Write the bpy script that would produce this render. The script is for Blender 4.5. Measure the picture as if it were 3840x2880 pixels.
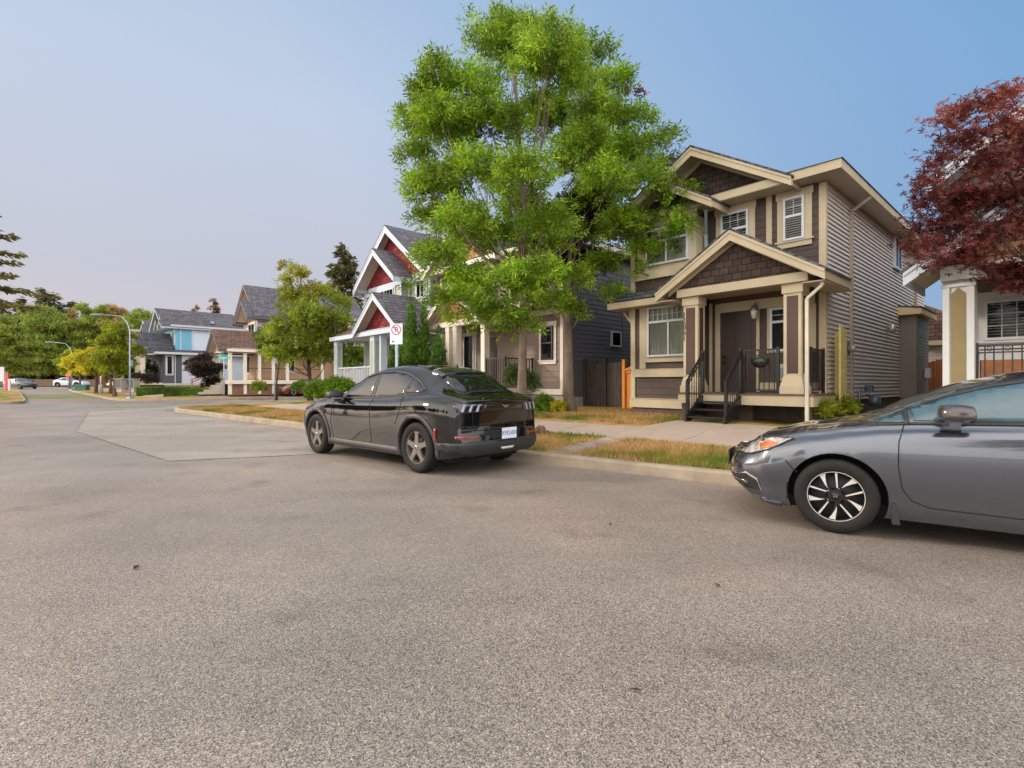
import bpy, bmesh, math, random
import numpy as np
from mathutils import Vector, Matrix, geometry
from mathutils.bvhtree import BVHTree
random.seed(7); rng = np.random.default_rng(7)
R = math.radians
scene = bpy.context.scene
for o in list(bpy.data.objects): bpy.data.objects.remove(o)

# ------------------------------------------------------------------ camera
cam_d = bpy.data.cameras.new("camera"); cam = bpy.data.objects.new("camera", cam_d)
scene.collection.objects.link(cam)
cam.location = (0, 0, 1.3); cam.rotation_euler = (R(90), 0, 0)
cam_d.sensor_width = 36; cam_d.lens = 36*1889/3840; cam_d.shift_y = -0.0013
cam_d.clip_end = 2000; cam_d.clip_start = 0.05
scene.camera = cam
# ------------------------------------------------------------------ light
SUN_EL, SUN_AZ = 24.0, -84.0          # azimuth from +Y, negative = to the left
sd = Vector((math.sin(R(SUN_AZ))*math.cos(R(SUN_EL)), math.cos(R(SUN_AZ))*math.cos(R(SUN_EL)), math.sin(R(SUN_EL))))
sun_d = bpy.data.lights.new("sun", 'SUN'); sun = bpy.data.objects.new("sun", sun_d)
scene.collection.objects.link(sun)
sun_d.energy = 1.45; sun_d.angle = R(6); sun_d.color = (1.0, 0.86, 0.70)
sun.rotation_euler = sd.to_track_quat('Z', 'Y').to_euler()
w = bpy.data.worlds.new("World"); scene.world = w; w.use_nodes = True
nt = w.node_tree; N = nt.nodes; L = nt.links; N.clear()
out = N.new('ShaderNodeOutputWorld'); bg = N.new('ShaderNodeBackground'); L.new(bg.outputs[0], out.inputs[0])
sky = N.new('ShaderNodeTexSky'); sky.sky_type = 'NISHITA'; sky.sun_disc = False
sky.sun_elevation = R(SUN_EL); sky.sun_rotation = R(SUN_AZ); sky.air_density = 1.0; sky.dust_density = 3.0
sky.altitude = 50
# hazy evening sky: lavender low down on the left, clearer blue high on the right
tc = N.new('ShaderNodeTexCoord'); sep = N.new('ShaderNodeSeparateXYZ'); L.new(tc.outputs['Generated'], sep.inputs[0])
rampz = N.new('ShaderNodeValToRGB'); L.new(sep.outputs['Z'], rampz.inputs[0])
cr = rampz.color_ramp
cols = [(0.0, (0.53, 0.43, 0.435)), (0.07, (0.47, 0.415, 0.45)), (0.18, (0.40, 0.41, 0.475)), (0.45, (0.39, 0.455, 0.565)), (0.6, (0.34, 0.43, 0.56)), (0.8, (0.75, 0.78, 0.82)), (1.0, (1.1, 1.05, 1.0))]  # last two stops, above the frame, brightened as added soft overhead fill
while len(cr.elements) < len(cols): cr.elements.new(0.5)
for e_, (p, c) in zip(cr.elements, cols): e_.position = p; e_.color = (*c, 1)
dotn = N.new('ShaderNodeVectorMath'); dotn.operation = 'DOT_PRODUCT'; L.new(tc.outputs['Generated'], dotn.inputs[0])
dotn.inputs[1].default_value = (0.86, 0.1, 0.45)
mr = N.new('ShaderNodeMapRange'); L.new(dotn.outputs['Value'], mr.inputs[0])
mr.inputs[1].default_value = 0.0; mr.inputs[2].default_value = 0.95; mr.clamp = True
mixb = N.new('ShaderNodeMix'); mixb.data_type = 'RGBA'; L.new(mr.outputs[0], mixb.inputs[0]); L.new(rampz.outputs[0], mixb.inputs[6])
mixb.inputs[7].default_value = (0.115, 0.265, 0.48, 1)
nz = N.new('ShaderNodeTexNoise'); nz.inputs['Scale'].default_value = 1.6; nz.inputs['Detail'].default_value = 3
L.new(tc.outputs['Generated'], nz.inputs[0])
mrn = N.new('ShaderNodeMapRange'); L.new(nz.outputs[0], mrn.inputs[0]); mrn.inputs[3].default_value = 0.93; mrn.inputs[4].default_value = 1.07
scl = N.new('ShaderNodeVectorMath'); scl.operation = 'SCALE'; L.new(mixb.outputs[2], scl.inputs[0]); L.new(mrn.outputs[0], scl.inputs['Scale'])
nsk = N.new('ShaderNodeVectorMath'); nsk.operation = 'SCALE'; L.new(sky.outputs[0], nsk.inputs[0]); nsk.inputs['Scale'].default_value = 0.006
addn = N.new('ShaderNodeVectorMath'); addn.operation = 'ADD'; L.new(scl.outputs[0], addn.inputs[0]); L.new(nsk.outputs[0], addn.inputs[1])
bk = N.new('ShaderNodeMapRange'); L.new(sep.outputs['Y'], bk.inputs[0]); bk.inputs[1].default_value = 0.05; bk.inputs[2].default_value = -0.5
mixk = N.new('ShaderNodeMix'); mixk.data_type = 'RGBA'; L.new(bk.outputs[0], mixk.inputs[0]); L.new(addn.outputs[0], mixk.inputs[6]); mixk.inputs[7].default_value = (2.1, 2.0, 1.88, 1)  # sky behind the camera boosted, an added fill for walls facing the viewer
# wide warm glow of the low sun in the haze, well outside the left edge of the frame
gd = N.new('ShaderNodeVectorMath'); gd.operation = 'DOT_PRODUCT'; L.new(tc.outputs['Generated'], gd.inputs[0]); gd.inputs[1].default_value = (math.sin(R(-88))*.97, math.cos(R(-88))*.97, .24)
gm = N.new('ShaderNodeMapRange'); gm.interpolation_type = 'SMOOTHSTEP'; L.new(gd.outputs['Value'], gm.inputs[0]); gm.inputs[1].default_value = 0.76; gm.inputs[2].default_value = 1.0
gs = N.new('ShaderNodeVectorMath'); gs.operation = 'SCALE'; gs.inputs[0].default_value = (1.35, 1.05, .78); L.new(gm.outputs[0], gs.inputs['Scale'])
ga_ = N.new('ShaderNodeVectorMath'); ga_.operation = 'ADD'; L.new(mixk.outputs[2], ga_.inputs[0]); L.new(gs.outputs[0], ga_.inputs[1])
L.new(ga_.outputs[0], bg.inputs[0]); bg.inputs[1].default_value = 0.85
vs = scene.view_settings; vs.view_transform = 'Standard'; vs.look = 'None'; vs.gamma = 1; vs.use_curve_mapping = False
vs.exposure = 0.64
scene.cycles.max_bounces = 6; scene.cycles.transparent_max_bounces = 12
scene.cycles.use_denoising = True

# ------------------------------------------------------------------ materials
def lin(c):
    return tuple(((v/255)/12.92 if v/255 <= 0.04045 else ((v/255+0.055)/1.055)**2.4) for v in c)
MATS = {}
def nm(m): return m.node_tree.nodes, m.node_tree.links
def mat(name, col, rough=0.6, metal=0.0, coat=0.0, var=0.12, scale=6.0, bump=0.0, bscale=40.0, spec=0.5, stretch=(1, 1, 1), emit=None):
    """principled with procedural mottling; col is linear"""
    if name in MATS: return MATS[name]
    m = bpy.data.materials.new(name); m.use_nodes = True; MATS[name] = m
    n, l = nm(m); b = n['Principled BSDF']
    b.inputs['Roughness'].default_value = rough; b.inputs['Metallic'].default_value = metal
    b.inputs['Coat Weight'].default_value = coat; b.inputs['Coat Roughness'].default_value = 0.025
    b.inputs['Specular IOR Level'].default_value = spec
    t = n.new('ShaderNodeTexCoord'); mp = n.new('ShaderNodeMapping'); mp.inputs['Scale'].default_value = stretch
    l.new(t.outputs['Object'], mp.inputs[0])
    z = n.new('ShaderNodeTexNoise'); z.inputs['Scale'].default_value = scale; z.inputs['Detail'].default_value = 5; z.inputs['Roughness'].default_value = 0.6
    l.new(mp.outputs[0], z.inputs[0])
    r = n.new('ShaderNodeMapRange'); r.inputs[1].default_value = 0.3; r.inputs[2].default_value = 0.7
    r.inputs[3].default_value = 1-var; r.inputs[4].default_value = 1+var; l.new(z.outputs[0], r.inputs[0])
    s = n.new('ShaderNodeVectorMath'); s.operation = 'SCALE'; s.inputs[0].default_value = col; l.new(r.outputs[0], s.inputs['Scale'])
    l.new(s.outputs[0], b.inputs['Base Color'])
    if bump:
        z2 = n.new('ShaderNodeTexNoise'); z2.inputs['Scale'].default_value = bscale; z2.inputs['Detail'].default_value = 4
        l.new(mp.outputs[0], z2.inputs[0])
        bp = n.new('ShaderNodeBump'); bp.inputs['Strength'].default_value = bump; bp.inputs['Distance'].default_value = 0.01
        l.new(z2.outputs[0], bp.inputs['Height']); l.new(bp.outputs[0], b.inputs['Normal'])
    if emit: b.inputs['Emission Color'].default_value = (*emit[0], 1); b.inputs['Emission Strength'].default_value = emit[1]
    return m

def shingle_mat(name, c1, c2, bw, bh, axes='XZ', mortar=(0.01, 0.01, 0.01), msize=0.03, bumpd=0.02, wv=0.5):
    """shakes / roof shingles: brick texture laid out on the named object axes"""
    if name in MATS: return MATS[name]
    m = bpy.data.materials.new(name); m.use_nodes = True; MATS[name] = m
    n, l = nm(m); b = n['Principled BSDF']; b.inputs['Roughness'].default_value = 0.85; b.inputs['Specular IOR Level'].default_value = 0.3
    t = n.new('ShaderNodeTexCoord'); sp = n.new('ShaderNodeSeparateXYZ'); l.new(t.outputs['Object'], sp.inputs[0])
    cb = n.new('ShaderNodeCombineXYZ')
    if axes == 'SUM':
        ad = n.new('ShaderNodeMath'); ad.operation = 'ADD'; l.new(sp.outputs['X'], ad.inputs[0]); l.new(sp.outputs['Y'], ad.inputs[1])
        l.new(ad.outputs[0], cb.inputs[0]); l.new(sp.outputs['Z'], cb.inputs[1])
    else:
        l.new(sp.outputs[axes[0]], cb.inputs[0]); l.new(sp.outputs[axes[1]], cb.inputs[1])
    br = n.new('ShaderNodeTexBrick'); l.new(cb.outputs[0], br.inputs[0]); br.inputs['Scale'].default_value = 1
    br.inputs['Brick Width'].default_value = bw; br.inputs['Row Height'].default_value = bh
    br.inputs['Mortar Size'].default_value = msize*bh; br.inputs['Color1'].default_value = (*c1, 1); br.inputs['Color2'].default_value = (*c2, 1)
    br.inputs['Mortar'].default_value = (*mortar, 1); br.offset = 0.43
    z = n.new('ShaderNodeTexNoise'); z.inputs['Scale'].default_value = 3.0; z.inputs['Detail'].default_value = 8; l.new(t.outputs['Object'], z.inputs[0])
    r = n.new('ShaderNodeMapRange'); r.inputs[1].default_value = 0.3; r.inputs[2].default_value = 0.7; r.inputs[3].default_value = 1-wv*0.4; r.inputs[4].default_value = 1+wv*0.4
    l.new(z.outputs[0], r.inputs[0])
    s = n.new('ShaderNodeVectorMath'); s.operation = 'SCALE'; l.new(br.outputs['Color'], s.inputs[0]); l.new(r.outputs[0], s.inputs['Scale'])
    l.new(s.outputs[0], b.inputs['Base Color'])
    bp = n.new('ShaderNodeBump'); bp.inputs['Strength'].default_value = 0.8; bp.inputs['Distance'].default_value = bumpd; bp.invert = True
    l.new(br.outputs['Fac'], bp.inputs['Height']); l.new(bp.outputs[0], b.inputs['Normal'])
    return m

def leaf_mat(name, c1, c2, c3=None, transl=0.45, zr=None, nscale=.9):
    """leaf: colour varies leaf by leaf, partly translucent; optional second colour towards the crown's top (autumn tint)"""
    if name in MATS: return MATS[name]
    m = bpy.data.materials.new(name); m.use_nodes = True; MATS[name] = m
    n, l = nm(m); b = n['Principled BSDF']; b.inputs['Roughness'].default_value = 0.5; b.inputs['Specular IOR Level'].default_value = 0.35
    g = n.new('ShaderNodeNewGeometry'); rp = n.new('ShaderNodeValToRGB'); l.new(g.outputs['Random Per Island'], rp.inputs[0])
    rp.color_ramp.elements[0].color = (*c1, 1); rp.color_ramp.elements[1].color = (*c2, 1)
    col = rp.outputs[0]
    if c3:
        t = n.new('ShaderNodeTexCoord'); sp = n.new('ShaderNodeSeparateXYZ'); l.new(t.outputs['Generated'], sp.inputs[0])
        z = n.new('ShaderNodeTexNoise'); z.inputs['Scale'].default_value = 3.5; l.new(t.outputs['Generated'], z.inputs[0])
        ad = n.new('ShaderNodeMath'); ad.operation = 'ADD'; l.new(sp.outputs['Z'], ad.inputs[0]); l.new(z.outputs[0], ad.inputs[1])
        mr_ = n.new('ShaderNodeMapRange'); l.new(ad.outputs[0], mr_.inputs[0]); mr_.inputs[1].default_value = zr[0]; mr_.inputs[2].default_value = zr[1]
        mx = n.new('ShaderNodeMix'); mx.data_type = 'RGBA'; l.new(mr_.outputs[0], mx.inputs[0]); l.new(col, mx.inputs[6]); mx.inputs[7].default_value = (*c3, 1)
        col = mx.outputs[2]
    to = n.new('ShaderNodeTexCoord'); zn = n.new('ShaderNodeTexNoise'); zn.inputs['Scale'].default_value = nscale; zn.inputs['Detail'].default_value = 2; l.new(to.outputs['Object'], zn.inputs[0])
    zr_ = n.new('ShaderNodeMapRange'); l.new(zn.outputs[0], zr_.inputs[0]); zr_.inputs[1].default_value = .35; zr_.inputs[2].default_value = .65; zr_.inputs[3].default_value = .5; zr_.inputs[4].default_value = 1.35
    zs_ = n.new('ShaderNodeVectorMath'); zs_.operation = 'SCALE'; l.new(col, zs_.inputs[0]); l.new(zr_.outputs[0], zs_.inputs['Scale']); col = zs_.outputs[0]
    l.new(col, b.inputs['Base Color'])
    tr = n.new('ShaderNodeBsdfTranslucent'); l.new(col, tr.inputs[0]); ms = n.new('ShaderNodeMixShader'); ms.inputs[0].default_value = transl
    l.new(b.outputs[0], ms.inputs[1]); l.new(tr.outputs[0], ms.inputs[2]); l.new(ms.outputs[0], n['Material Output'].inputs[0])
    return m

def glass_mat(name, tint=(0.02, 0.025, 0.03), clear=0.93, rough=0.02, spec=1.0):
    if name in MATS: return MATS[name]
    m = bpy.data.materials.new(name); m.use_nodes = True; MATS[name] = m
    n, l = nm(m); b = n['Principled BSDF']; b.inputs['Base Color'].default_value = (*tint, 1); b.inputs['Roughness'].default_value = rough
    b.inputs['Specular IOR Level'].default_value = spec
    z = n.new('ShaderNodeTexNoise'); z.inputs['Scale'].default_value = 1.2; bp = n.new('ShaderNodeBump'); bp.inputs['Strength'].default_value = 0.05
    bp.inputs['Distance'].default_value = 0.02; l.new(z.outputs[0], bp.inputs['Height']); l.new(bp.outputs[0], b.inputs['Normal'])
    tr = n.new('ShaderNodeBsdfTransparent'); tr.inputs[0].default_value = (0.97, 0.98, 0.97, 1)
    lw = n.new('ShaderNodeLayerWeight'); lw.inputs[0].default_value = 0.35
    mr_ = n.new('ShaderNodeMapRange'); l.new(lw.outputs['Fresnel'], mr_.inputs[0]); mr_.inputs[3].default_value = clear; mr_.inputs[4].default_value = 0.0
    ms = n.new('ShaderNodeMixShader'); l.new(mr_.outputs[0], ms.inputs[0]); l.new(b.outputs[0], ms.inputs[1]); l.new(tr.outputs[0], ms.inputs[2])
    l.new(ms.outputs[0], n['Material Output'].inputs[0])
    return m

CREAM = mat('cream_paint', lin((186, 172, 144)), 0.55, var=0.09, scale=1.5, bump=0.15, bscale=30)
BROWN = mat('brown_siding_paint', lin((72, 56, 51)), 0.6, var=0.16, scale=4, bump=0.2, bscale=60, stretch=(1, 1, 6))
BROWNP = mat('brown_panel_paint', lin((74, 53, 46)), 0.55, var=0.06)
TAUPE = mat('taupe_vinyl', lin((204, 195, 190)), 0.5, var=0.05, scale=2, stretch=(1, 1, 4))
TAUPE2 = mat('grey_brown_vinyl', lin((126, 117, 108)), 0.5, var=0.05, scale=2)
WHITE = mat('white_vinyl', lin((200, 205, 212)), 0.4, var=0.03)
WTRIM = mat('cool_white_trim', lin((186, 196, 210)), 0.5, var=0.05)
BLIND = mat('blind_slats', lin((228, 230, 215)), 0.6, var=0.05)
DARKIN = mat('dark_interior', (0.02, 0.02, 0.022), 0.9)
CURTAIN = mat('curtain', lin((185, 185, 165)), 0.8, var=0.25, scale=3, stretch=(14, 14, .3))
GLASS = glass_mat('window_glass')
GLASSD = glass_mat('dark_window_glass', clear=0.25)
SOFFIT = mat('soffit_vinyl', lin((176, 160, 142)), 0.6, var=0.04, stretch=(30, 1, 1))
SOFFITW = mat('white_soffit', lin((205, 195, 185)), 0.6, var=0.04)
DOORM = mat('maroon_door_paint', lin((54, 38, 37)), 0.4, var=0.08, stretch=(8, 1, 1))
IRON = mat('black_iron', (0.012, 0.012, 0.013), 0.35, spec=0.6, var=0.3)
CONC = mat('concrete', lin((172, 164, 152)), 0.85, var=0.18, scale=3, bump=0.3, bscale=80)
CONCD = mat('foundation_concrete', lin((92, 78, 74)), 0.9, var=0.15, scale=3, bump=0.3)
DECKM = mat('deck_boards', lin((96, 78, 68)), 0.7, var=0.2, stretch=(1, 30, 1))
METG = mat('grey_meter_metal', lin((120, 130, 140)), 0.4, metal=0.6, var=0.2)
GALV = mat('galvanised_steel', lin((165, 180, 195)), 0.45, metal=0.4, var=0.1)
ROOFD = shingle_mat('dark_roof_shingles', lin((70, 72, 80)), lin((96, 98, 104)), 0.32, 0.14, 'SUM', mortar=lin((38, 38, 42)), msize=0.08)
ROOFB = shingle_mat('brown_roof_shingles', lin((122, 94, 82)), lin((98, 78, 70)), 0.32, 0.16, 'SUM', mortar=lin((60, 46, 40)), msize=0.08)
ROOFG = shingle_mat('grey_roof_shingles', lin((88, 86, 94)), lin((112, 108, 114)), 0.32, 0.16, 'SUM', mortar=lin((56, 54, 60)), msize=0.08)
SHAKEB = shingle_mat('brown_shakes', lin((80, 66, 60)), lin((62, 51, 47)), 0.21, 0.155, 'XZ', mortar=lin((28, 20, 20)), msize=0.05)
SHAKER = shingle_mat('red_shakes', lin((140, 52, 58)), lin((112, 38, 46)), 0.2, 0.17, 'XZ', mortar=lin((60, 20, 25)), msize=0.06)
SHAKET = shingle_mat('tan_shakes', lin((190, 140, 105)), lin((170, 122, 92)), 0.25, 0.2, 'XZ', mortar=lin((110, 80, 60)), msize=0.05)
WOODD = mat('weathered_fence_wood', lin((66, 56, 50)), 0.85, var=0.45, scale=4, stretch=(5, 5, .6), bump=0.4)
WOODO = mat('orange_cedar', lin((214, 134, 42)), 0.6, var=0.25, scale=4, stretch=(8, 8, .6), bump=0.2)
BARK = mat('grey_bark', lin((112, 98, 84)), 0.9, var=0.4, scale=5, bump=0.9, bscale=18, stretch=(1, 1, .5))
BARKD = mat('dark_bark', lin((84, 70, 60)), 0.95, var=0.4, scale=6, bump=0.9, bscale=20)

# ------------------------------------------------------------------ object helpers
COL = scene.collection
def tag(o, label, cat, group=None, kind=None):
    if label: o['label'] = label
    if cat: o['category'] = cat
    if group: o['group'] = group
    if kind: o['kind'] = kind
    return o
def thing(name, label, cat, loc=(0, 0, 0), rotz=0, group=None):
    o = bpy.data.objects.new(name, None); COL.objects.link(o); o.empty_display_size = 0.3
    o.location = loc; o.rotation_euler = (0, 0, rotz); return tag(o, label, cat, group)
class MB:
    def __init__(s): s.v = []; s.f = []; s.sm = []
    def add(s, vs_, fs, smooth=False):
        b = len(s.v); s.v += [tuple(p) for p in vs_]; s.f += [tuple(i+b for i in f) for f in fs]; s.sm += [smooth]*len(fs); return s
    def box(s, x0, x1, y0, y1, z0, z1):
        x0, x1 = min(x0, x1), max(x0, x1); y0, y1 = min(y0, y1), max(y0, y1); z0, z1 = min(z0, z1), max(z0, z1)
        return s.add([(x0, y0, z0), (x1, y0, z0), (x1, y1, z0), (x0, y1, z0), (x0, y0, z1), (x1, y0, z1), (x1, y1, z1), (x0, y1, z1)],
                     [(0, 3, 2, 1), (4, 5, 6, 7), (0, 1, 5, 4), (1, 2, 6, 5), (2, 3, 7, 6), (3, 0, 4, 7)])
    def hexa(s, a, b):   # two quads (lists of 4 pts)
        return s.add(list(a)+list(b), [(0, 3, 2, 1), (4, 5, 6, 7), (0, 1, 5, 4), (1, 2, 6, 5), (2, 3, 7, 6), (3, 0, 4, 7)])
    def prism_y(s, pts, y0, y1):   # polygon in x,z extruded along y
        n = len(pts); return s.add([(p[0], y0, p[1]) for p in pts]+[(p[0], y1, p[1]) for p in pts],
                     [tuple(range(n)), tuple(range(2*n-1, n-1, -1))]+[(i, i+n, (i+1) % n+n, (i+1) % n) for i in range(n)])
    def prism_x(s, pts, x0, x1):
        n = len(pts); return s.add([(x0, p[0], p[1]) for p in pts]+[(x1, p[0], p[1]) for p in pts],
                     [tuple(range(n)), tuple(range(2*n-1, n-1, -1))]+[(i, i+n, (i+1) % n+n, (i+1) % n) for i in range(n)])
    def prism_z(s, pts, z0, z1):
        n = len(pts); return s.add([(p[0], p[1], z0) for p in pts]+[(p[0], p[1], z1) for p in pts],
                     [tuple(range(n))[::-1], tuple(range(n, 2*n))]+[(i, (i+1) % n, (i+1) % n+n, i+n) for i in range(n)])
    def bar(s, p, q, wx, wy=None):   # square bar between two points
        wy = wy or wx; p = Vector(p); q = Vector(q); d = (q-p).normalized()
        a = d.cross(Vector((0, 0, 1))) if abs(d.z) < 0.95 else Vector((1, 0, 0)); a.normalize(); b = d.cross(a)
        a *= wx/2; b *= wy/2
        return s.hexa([p-a-b, p+a-b, p+a+b, p-a+b], [q-a-b, q+a-b, q+a+b, q-a+b])
    def tube(s, pts, radii, n=8, cap=True):
        pts = [Vector(p) for p in pts]
        if not hasattr(radii, '__len__'): radii = [radii]*len(pts)
        vs_ = []; up = None
        for i, p in enumerate(pts):
            d = (pts[min(i+1, len(pts)-1)]-pts[max(i-1, 0)]).normalized()
            if up is None: up = Vector((1, 0, 0)) if abs(d.x) < 0.9 else Vector((0, 1, 0))
            a = d.cross(up).normalized(); b = a.cross(d).normalized(); up = b
            for k in range(n):
                t = 2*math.pi*k/n; vs_.append(p+(a*math.cos(t)+b*math.sin(t))*radii[i])
        fs = []
        for i in range(len(pts)-1):
            for k in range(n): fs.append((i*n+k, i*n+(k+1) % n, (i+1)*n+(k+1) % n, (i+1)*n+k))
        if cap: fs += [tuple(range(n))[::-1], tuple(range((len(pts)-1)*n, len(pts)*n))]
        return s.add(vs_, fs, True)
    def lathe(s, prof, c=(0, 0, 0), axis='z', n=20, smooth=True, cap=True):   # prof: (r, h)
        vs_ = []
        for r_, h in prof:
            for k in range(n):
                t = 2*math.pi*k/n; a, b = r_*math.cos(t), r_*math.sin(t)
                vs_.append({'z': (c[0]+a, c[1]+b, c[2]+h), 'y': (c[0]+b, c[1]+h, c[2]+a), 'x': (c[0]+h, c[1]+a, c[2]+b)}[axis])
        fs = [(i*n+k, i*n+(k+1) % n, (i+1)*n+(k+1) % n, (i+1)*n+k) for i in range(len(prof)-1) for k in range(n)]
        if cap: fs += [tuple(range(n))[::-1], tuple(range((len(prof)-1)*n, len(prof)*n))]
        return s.add(vs_, fs, smooth)
    def build(s, name, m, parent=None, dz=0.0, bevel=0, autosmooth=None):
        me = bpy.data.meshes.new(name)
        vv = s.v if not dz else [(a, b, c-dz) for a, b, c in s.v]
        me.from_pydata(vv, [], s.f); me.materials.append(m)
        me.polygons.foreach_set('use_smooth', s.sm)
        if autosmooth: me.set_sharp_from_angle(angle=R(autosmooth))
        me.update()
        o = bpy.data.objects.new(name, me); COL.objects.link(o)
        if parent: o.parent = parent
        if bevel:
            b = o.modifiers.new('bevel', 'BEVEL'); b.width = bevel; b.segments = 1; b.limit_method = 'ANGLE'
        return o
def text_obj(txt, size, m, parent, loc, rot, name='lettering', extrude=0.004, align='CENTER', label=None):
    cu = bpy.data.curves.new(name, 'FONT'); cu.body = txt; cu.size = size; cu.extrude = extrude; cu.align_x = align; cu.align_y = 'CENTER'
    tmp = bpy.data.objects.new('tmp_text', cu); COL.objects.link(tmp); bpy.context.view_layer.update()
    me = bpy.data.meshes.new_from_object(tmp.evaluated_get(bpy.context.evaluated_depsgraph_get())); bpy.data.objects.remove(tmp)
    me.name = name; me.materials.clear(); me.materials.append(m)
    o = bpy.data.objects.new(name, me); COL.objects.link(o); o.parent = parent; o.location = loc; o.rotation_euler = rot
    return o

# ------------------------------------------------------------------ terrain functions
ES = (-0.714, 0.70); NS = (0.70, 0.714)
def sst(a, b, x): t = min(1, max(0, (x-a)/(b-a))); return t*t*(3-2*t)
def base(X, Y): return 0.62*sst(45, 112, X*ES[0]+Y*ES[1])
CURB_NEAR = [(20, -6.5), (9.07, 1.7), (5.2, 4.6), (2.67, 6.5), (0.17, 8.38), (-2.9, 11.3), (-6.03, 14.35), (-10, 17.9), (-13.3, 20.9), (-14.9, 22.3), (-15.9, 23.7), (-16.1, 25.2), (-15.4, 26.7), (-13.5, 28.6), (-8, 33.6), (6, 46.2), (26, 64)]
CURB_FAR = [(10, 66), (-10, 48), (-19.0, 39.8), (-21.2, 37.5), (-23.5, 35.6), (-26, 35.0), (-28.0, 35.8), (-32.3, 40), (-42, 49.7), (-50, 57.2), (-53, 60.2), (-54, 62.6), (-53, 66), (-40, 80), (-20, 100)]
CURB_LEFT = [(-62, 41), (-36, 31.2), (-32, 30.0), (-30.2, 30.3), (-30.6, 31.6), (-44, 45), (-57, 58), (-60, 60.5), (-64, 60), (-80, 46)]
def seg_dist(p, pts):
    best = 1e9
    for a, b in zip(pts[:-1], pts[1:]):
        ax, ay = a; bx, by = b; dx, dy = bx-ax, by-ay
        t = max(0, min(1, ((p[0]-ax)*dx+(p[1]-ay)*dy)/(dx*dx+dy*dy)))
        d = math.hypot(p[0]-ax-dx*t, p[1]-ay-dy*t); best = min(best, d)
    return best
def lawn_z(X, Y, curb=CURB_NEAR):
    d = seg_dist((X, Y), curb)
    return base(X, Y)+0.15+0.25*sst(0.2, 5.5, d)
def smooth_poly(pts, n=3):
    for _ in range(n):
        q = [pts[0]]
        for a, b in zip(pts[:-1], pts[1:]):
            q += [(a[0]*.75+b[0]*.25, a[1]*.75+b[1]*.25), (a[0]*.25+b[0]*.75, a[1]*.25+b[1]*.75)]
        q.append(pts[-1]); pts = q
    return pts
def offset(pts, d):   # offset open polyline to its right side (of travel)
    r = []
    for i, p in enumerate(pts):
        a = pts[max(0, i-1)]; b = pts[min(len(pts)-1, i+1)]; dx, dy = b[0]-a[0], b[1]-a[1]; l_ = math.hypot(dx, dy) or 1
        r.append((p[0]+dy/l_*d, p[1]-dx/l_*d))
    return r
def sheet(name, poly, zfun, step, m, noise=0.0, label=None, cat=None, kind='structure', group=None, edge=0.0, parent=None, jitter=True):
    """horizontal sheet filled with interior points, following zfun"""
    xs = [p[0] for p in poly]; ys = [p[1] for p in poly]
    pts = [Vector(p) for p in poly]
    def inside(x, y):
        c = False; j = len(poly)-1
        for i in range(len(poly)):
            if (poly[i][1] > y) != (poly[j][1] > y) and x < (poly[j][0]-poly[i][0])*(y-poly[i][1])/(poly[j][1]-poly[i][1])+poly[i][0]: c = not c
            j = i
        return c
    x = min(xs)+step/2
    while x < max(xs):
        y = min(ys)+step/2
        while y < max(ys):
            if inside(x, y): pts.append(Vector((x+random.uniform(-.2, .2)*step, y+random.uniform(-.2, .2)*step)) if jitter else Vector((x, y)))
            y += step
        x += step
    ed = [(i, (i+1) % len(poly)) for i in range(len(poly))]
    vs_, es, fs, *_ = geometry.delaunay_2d_cdt(pts, ed, [], 1, 1e-5)
    me = bpy.data.meshes.new(name)
    me.from_pydata([(v.x, v.y, zfun(v.x, v.y)+random.uniform(-noise, noise)) for v in vs_], [], [tuple(f) for f in fs])
    me.materials.append(m); me.polygons.foreach_set('use_smooth', [True]*len(me.polygons)); me.update()
    for p_ in me.polygons[:1]:
        if p_.normal.z < 0: me.flip_normals()
    o = bpy.data.objects.new(name, me); COL.objects.link(o)
    if parent: o.parent = parent
    tag(o, label, cat, group, kind); return o

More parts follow.
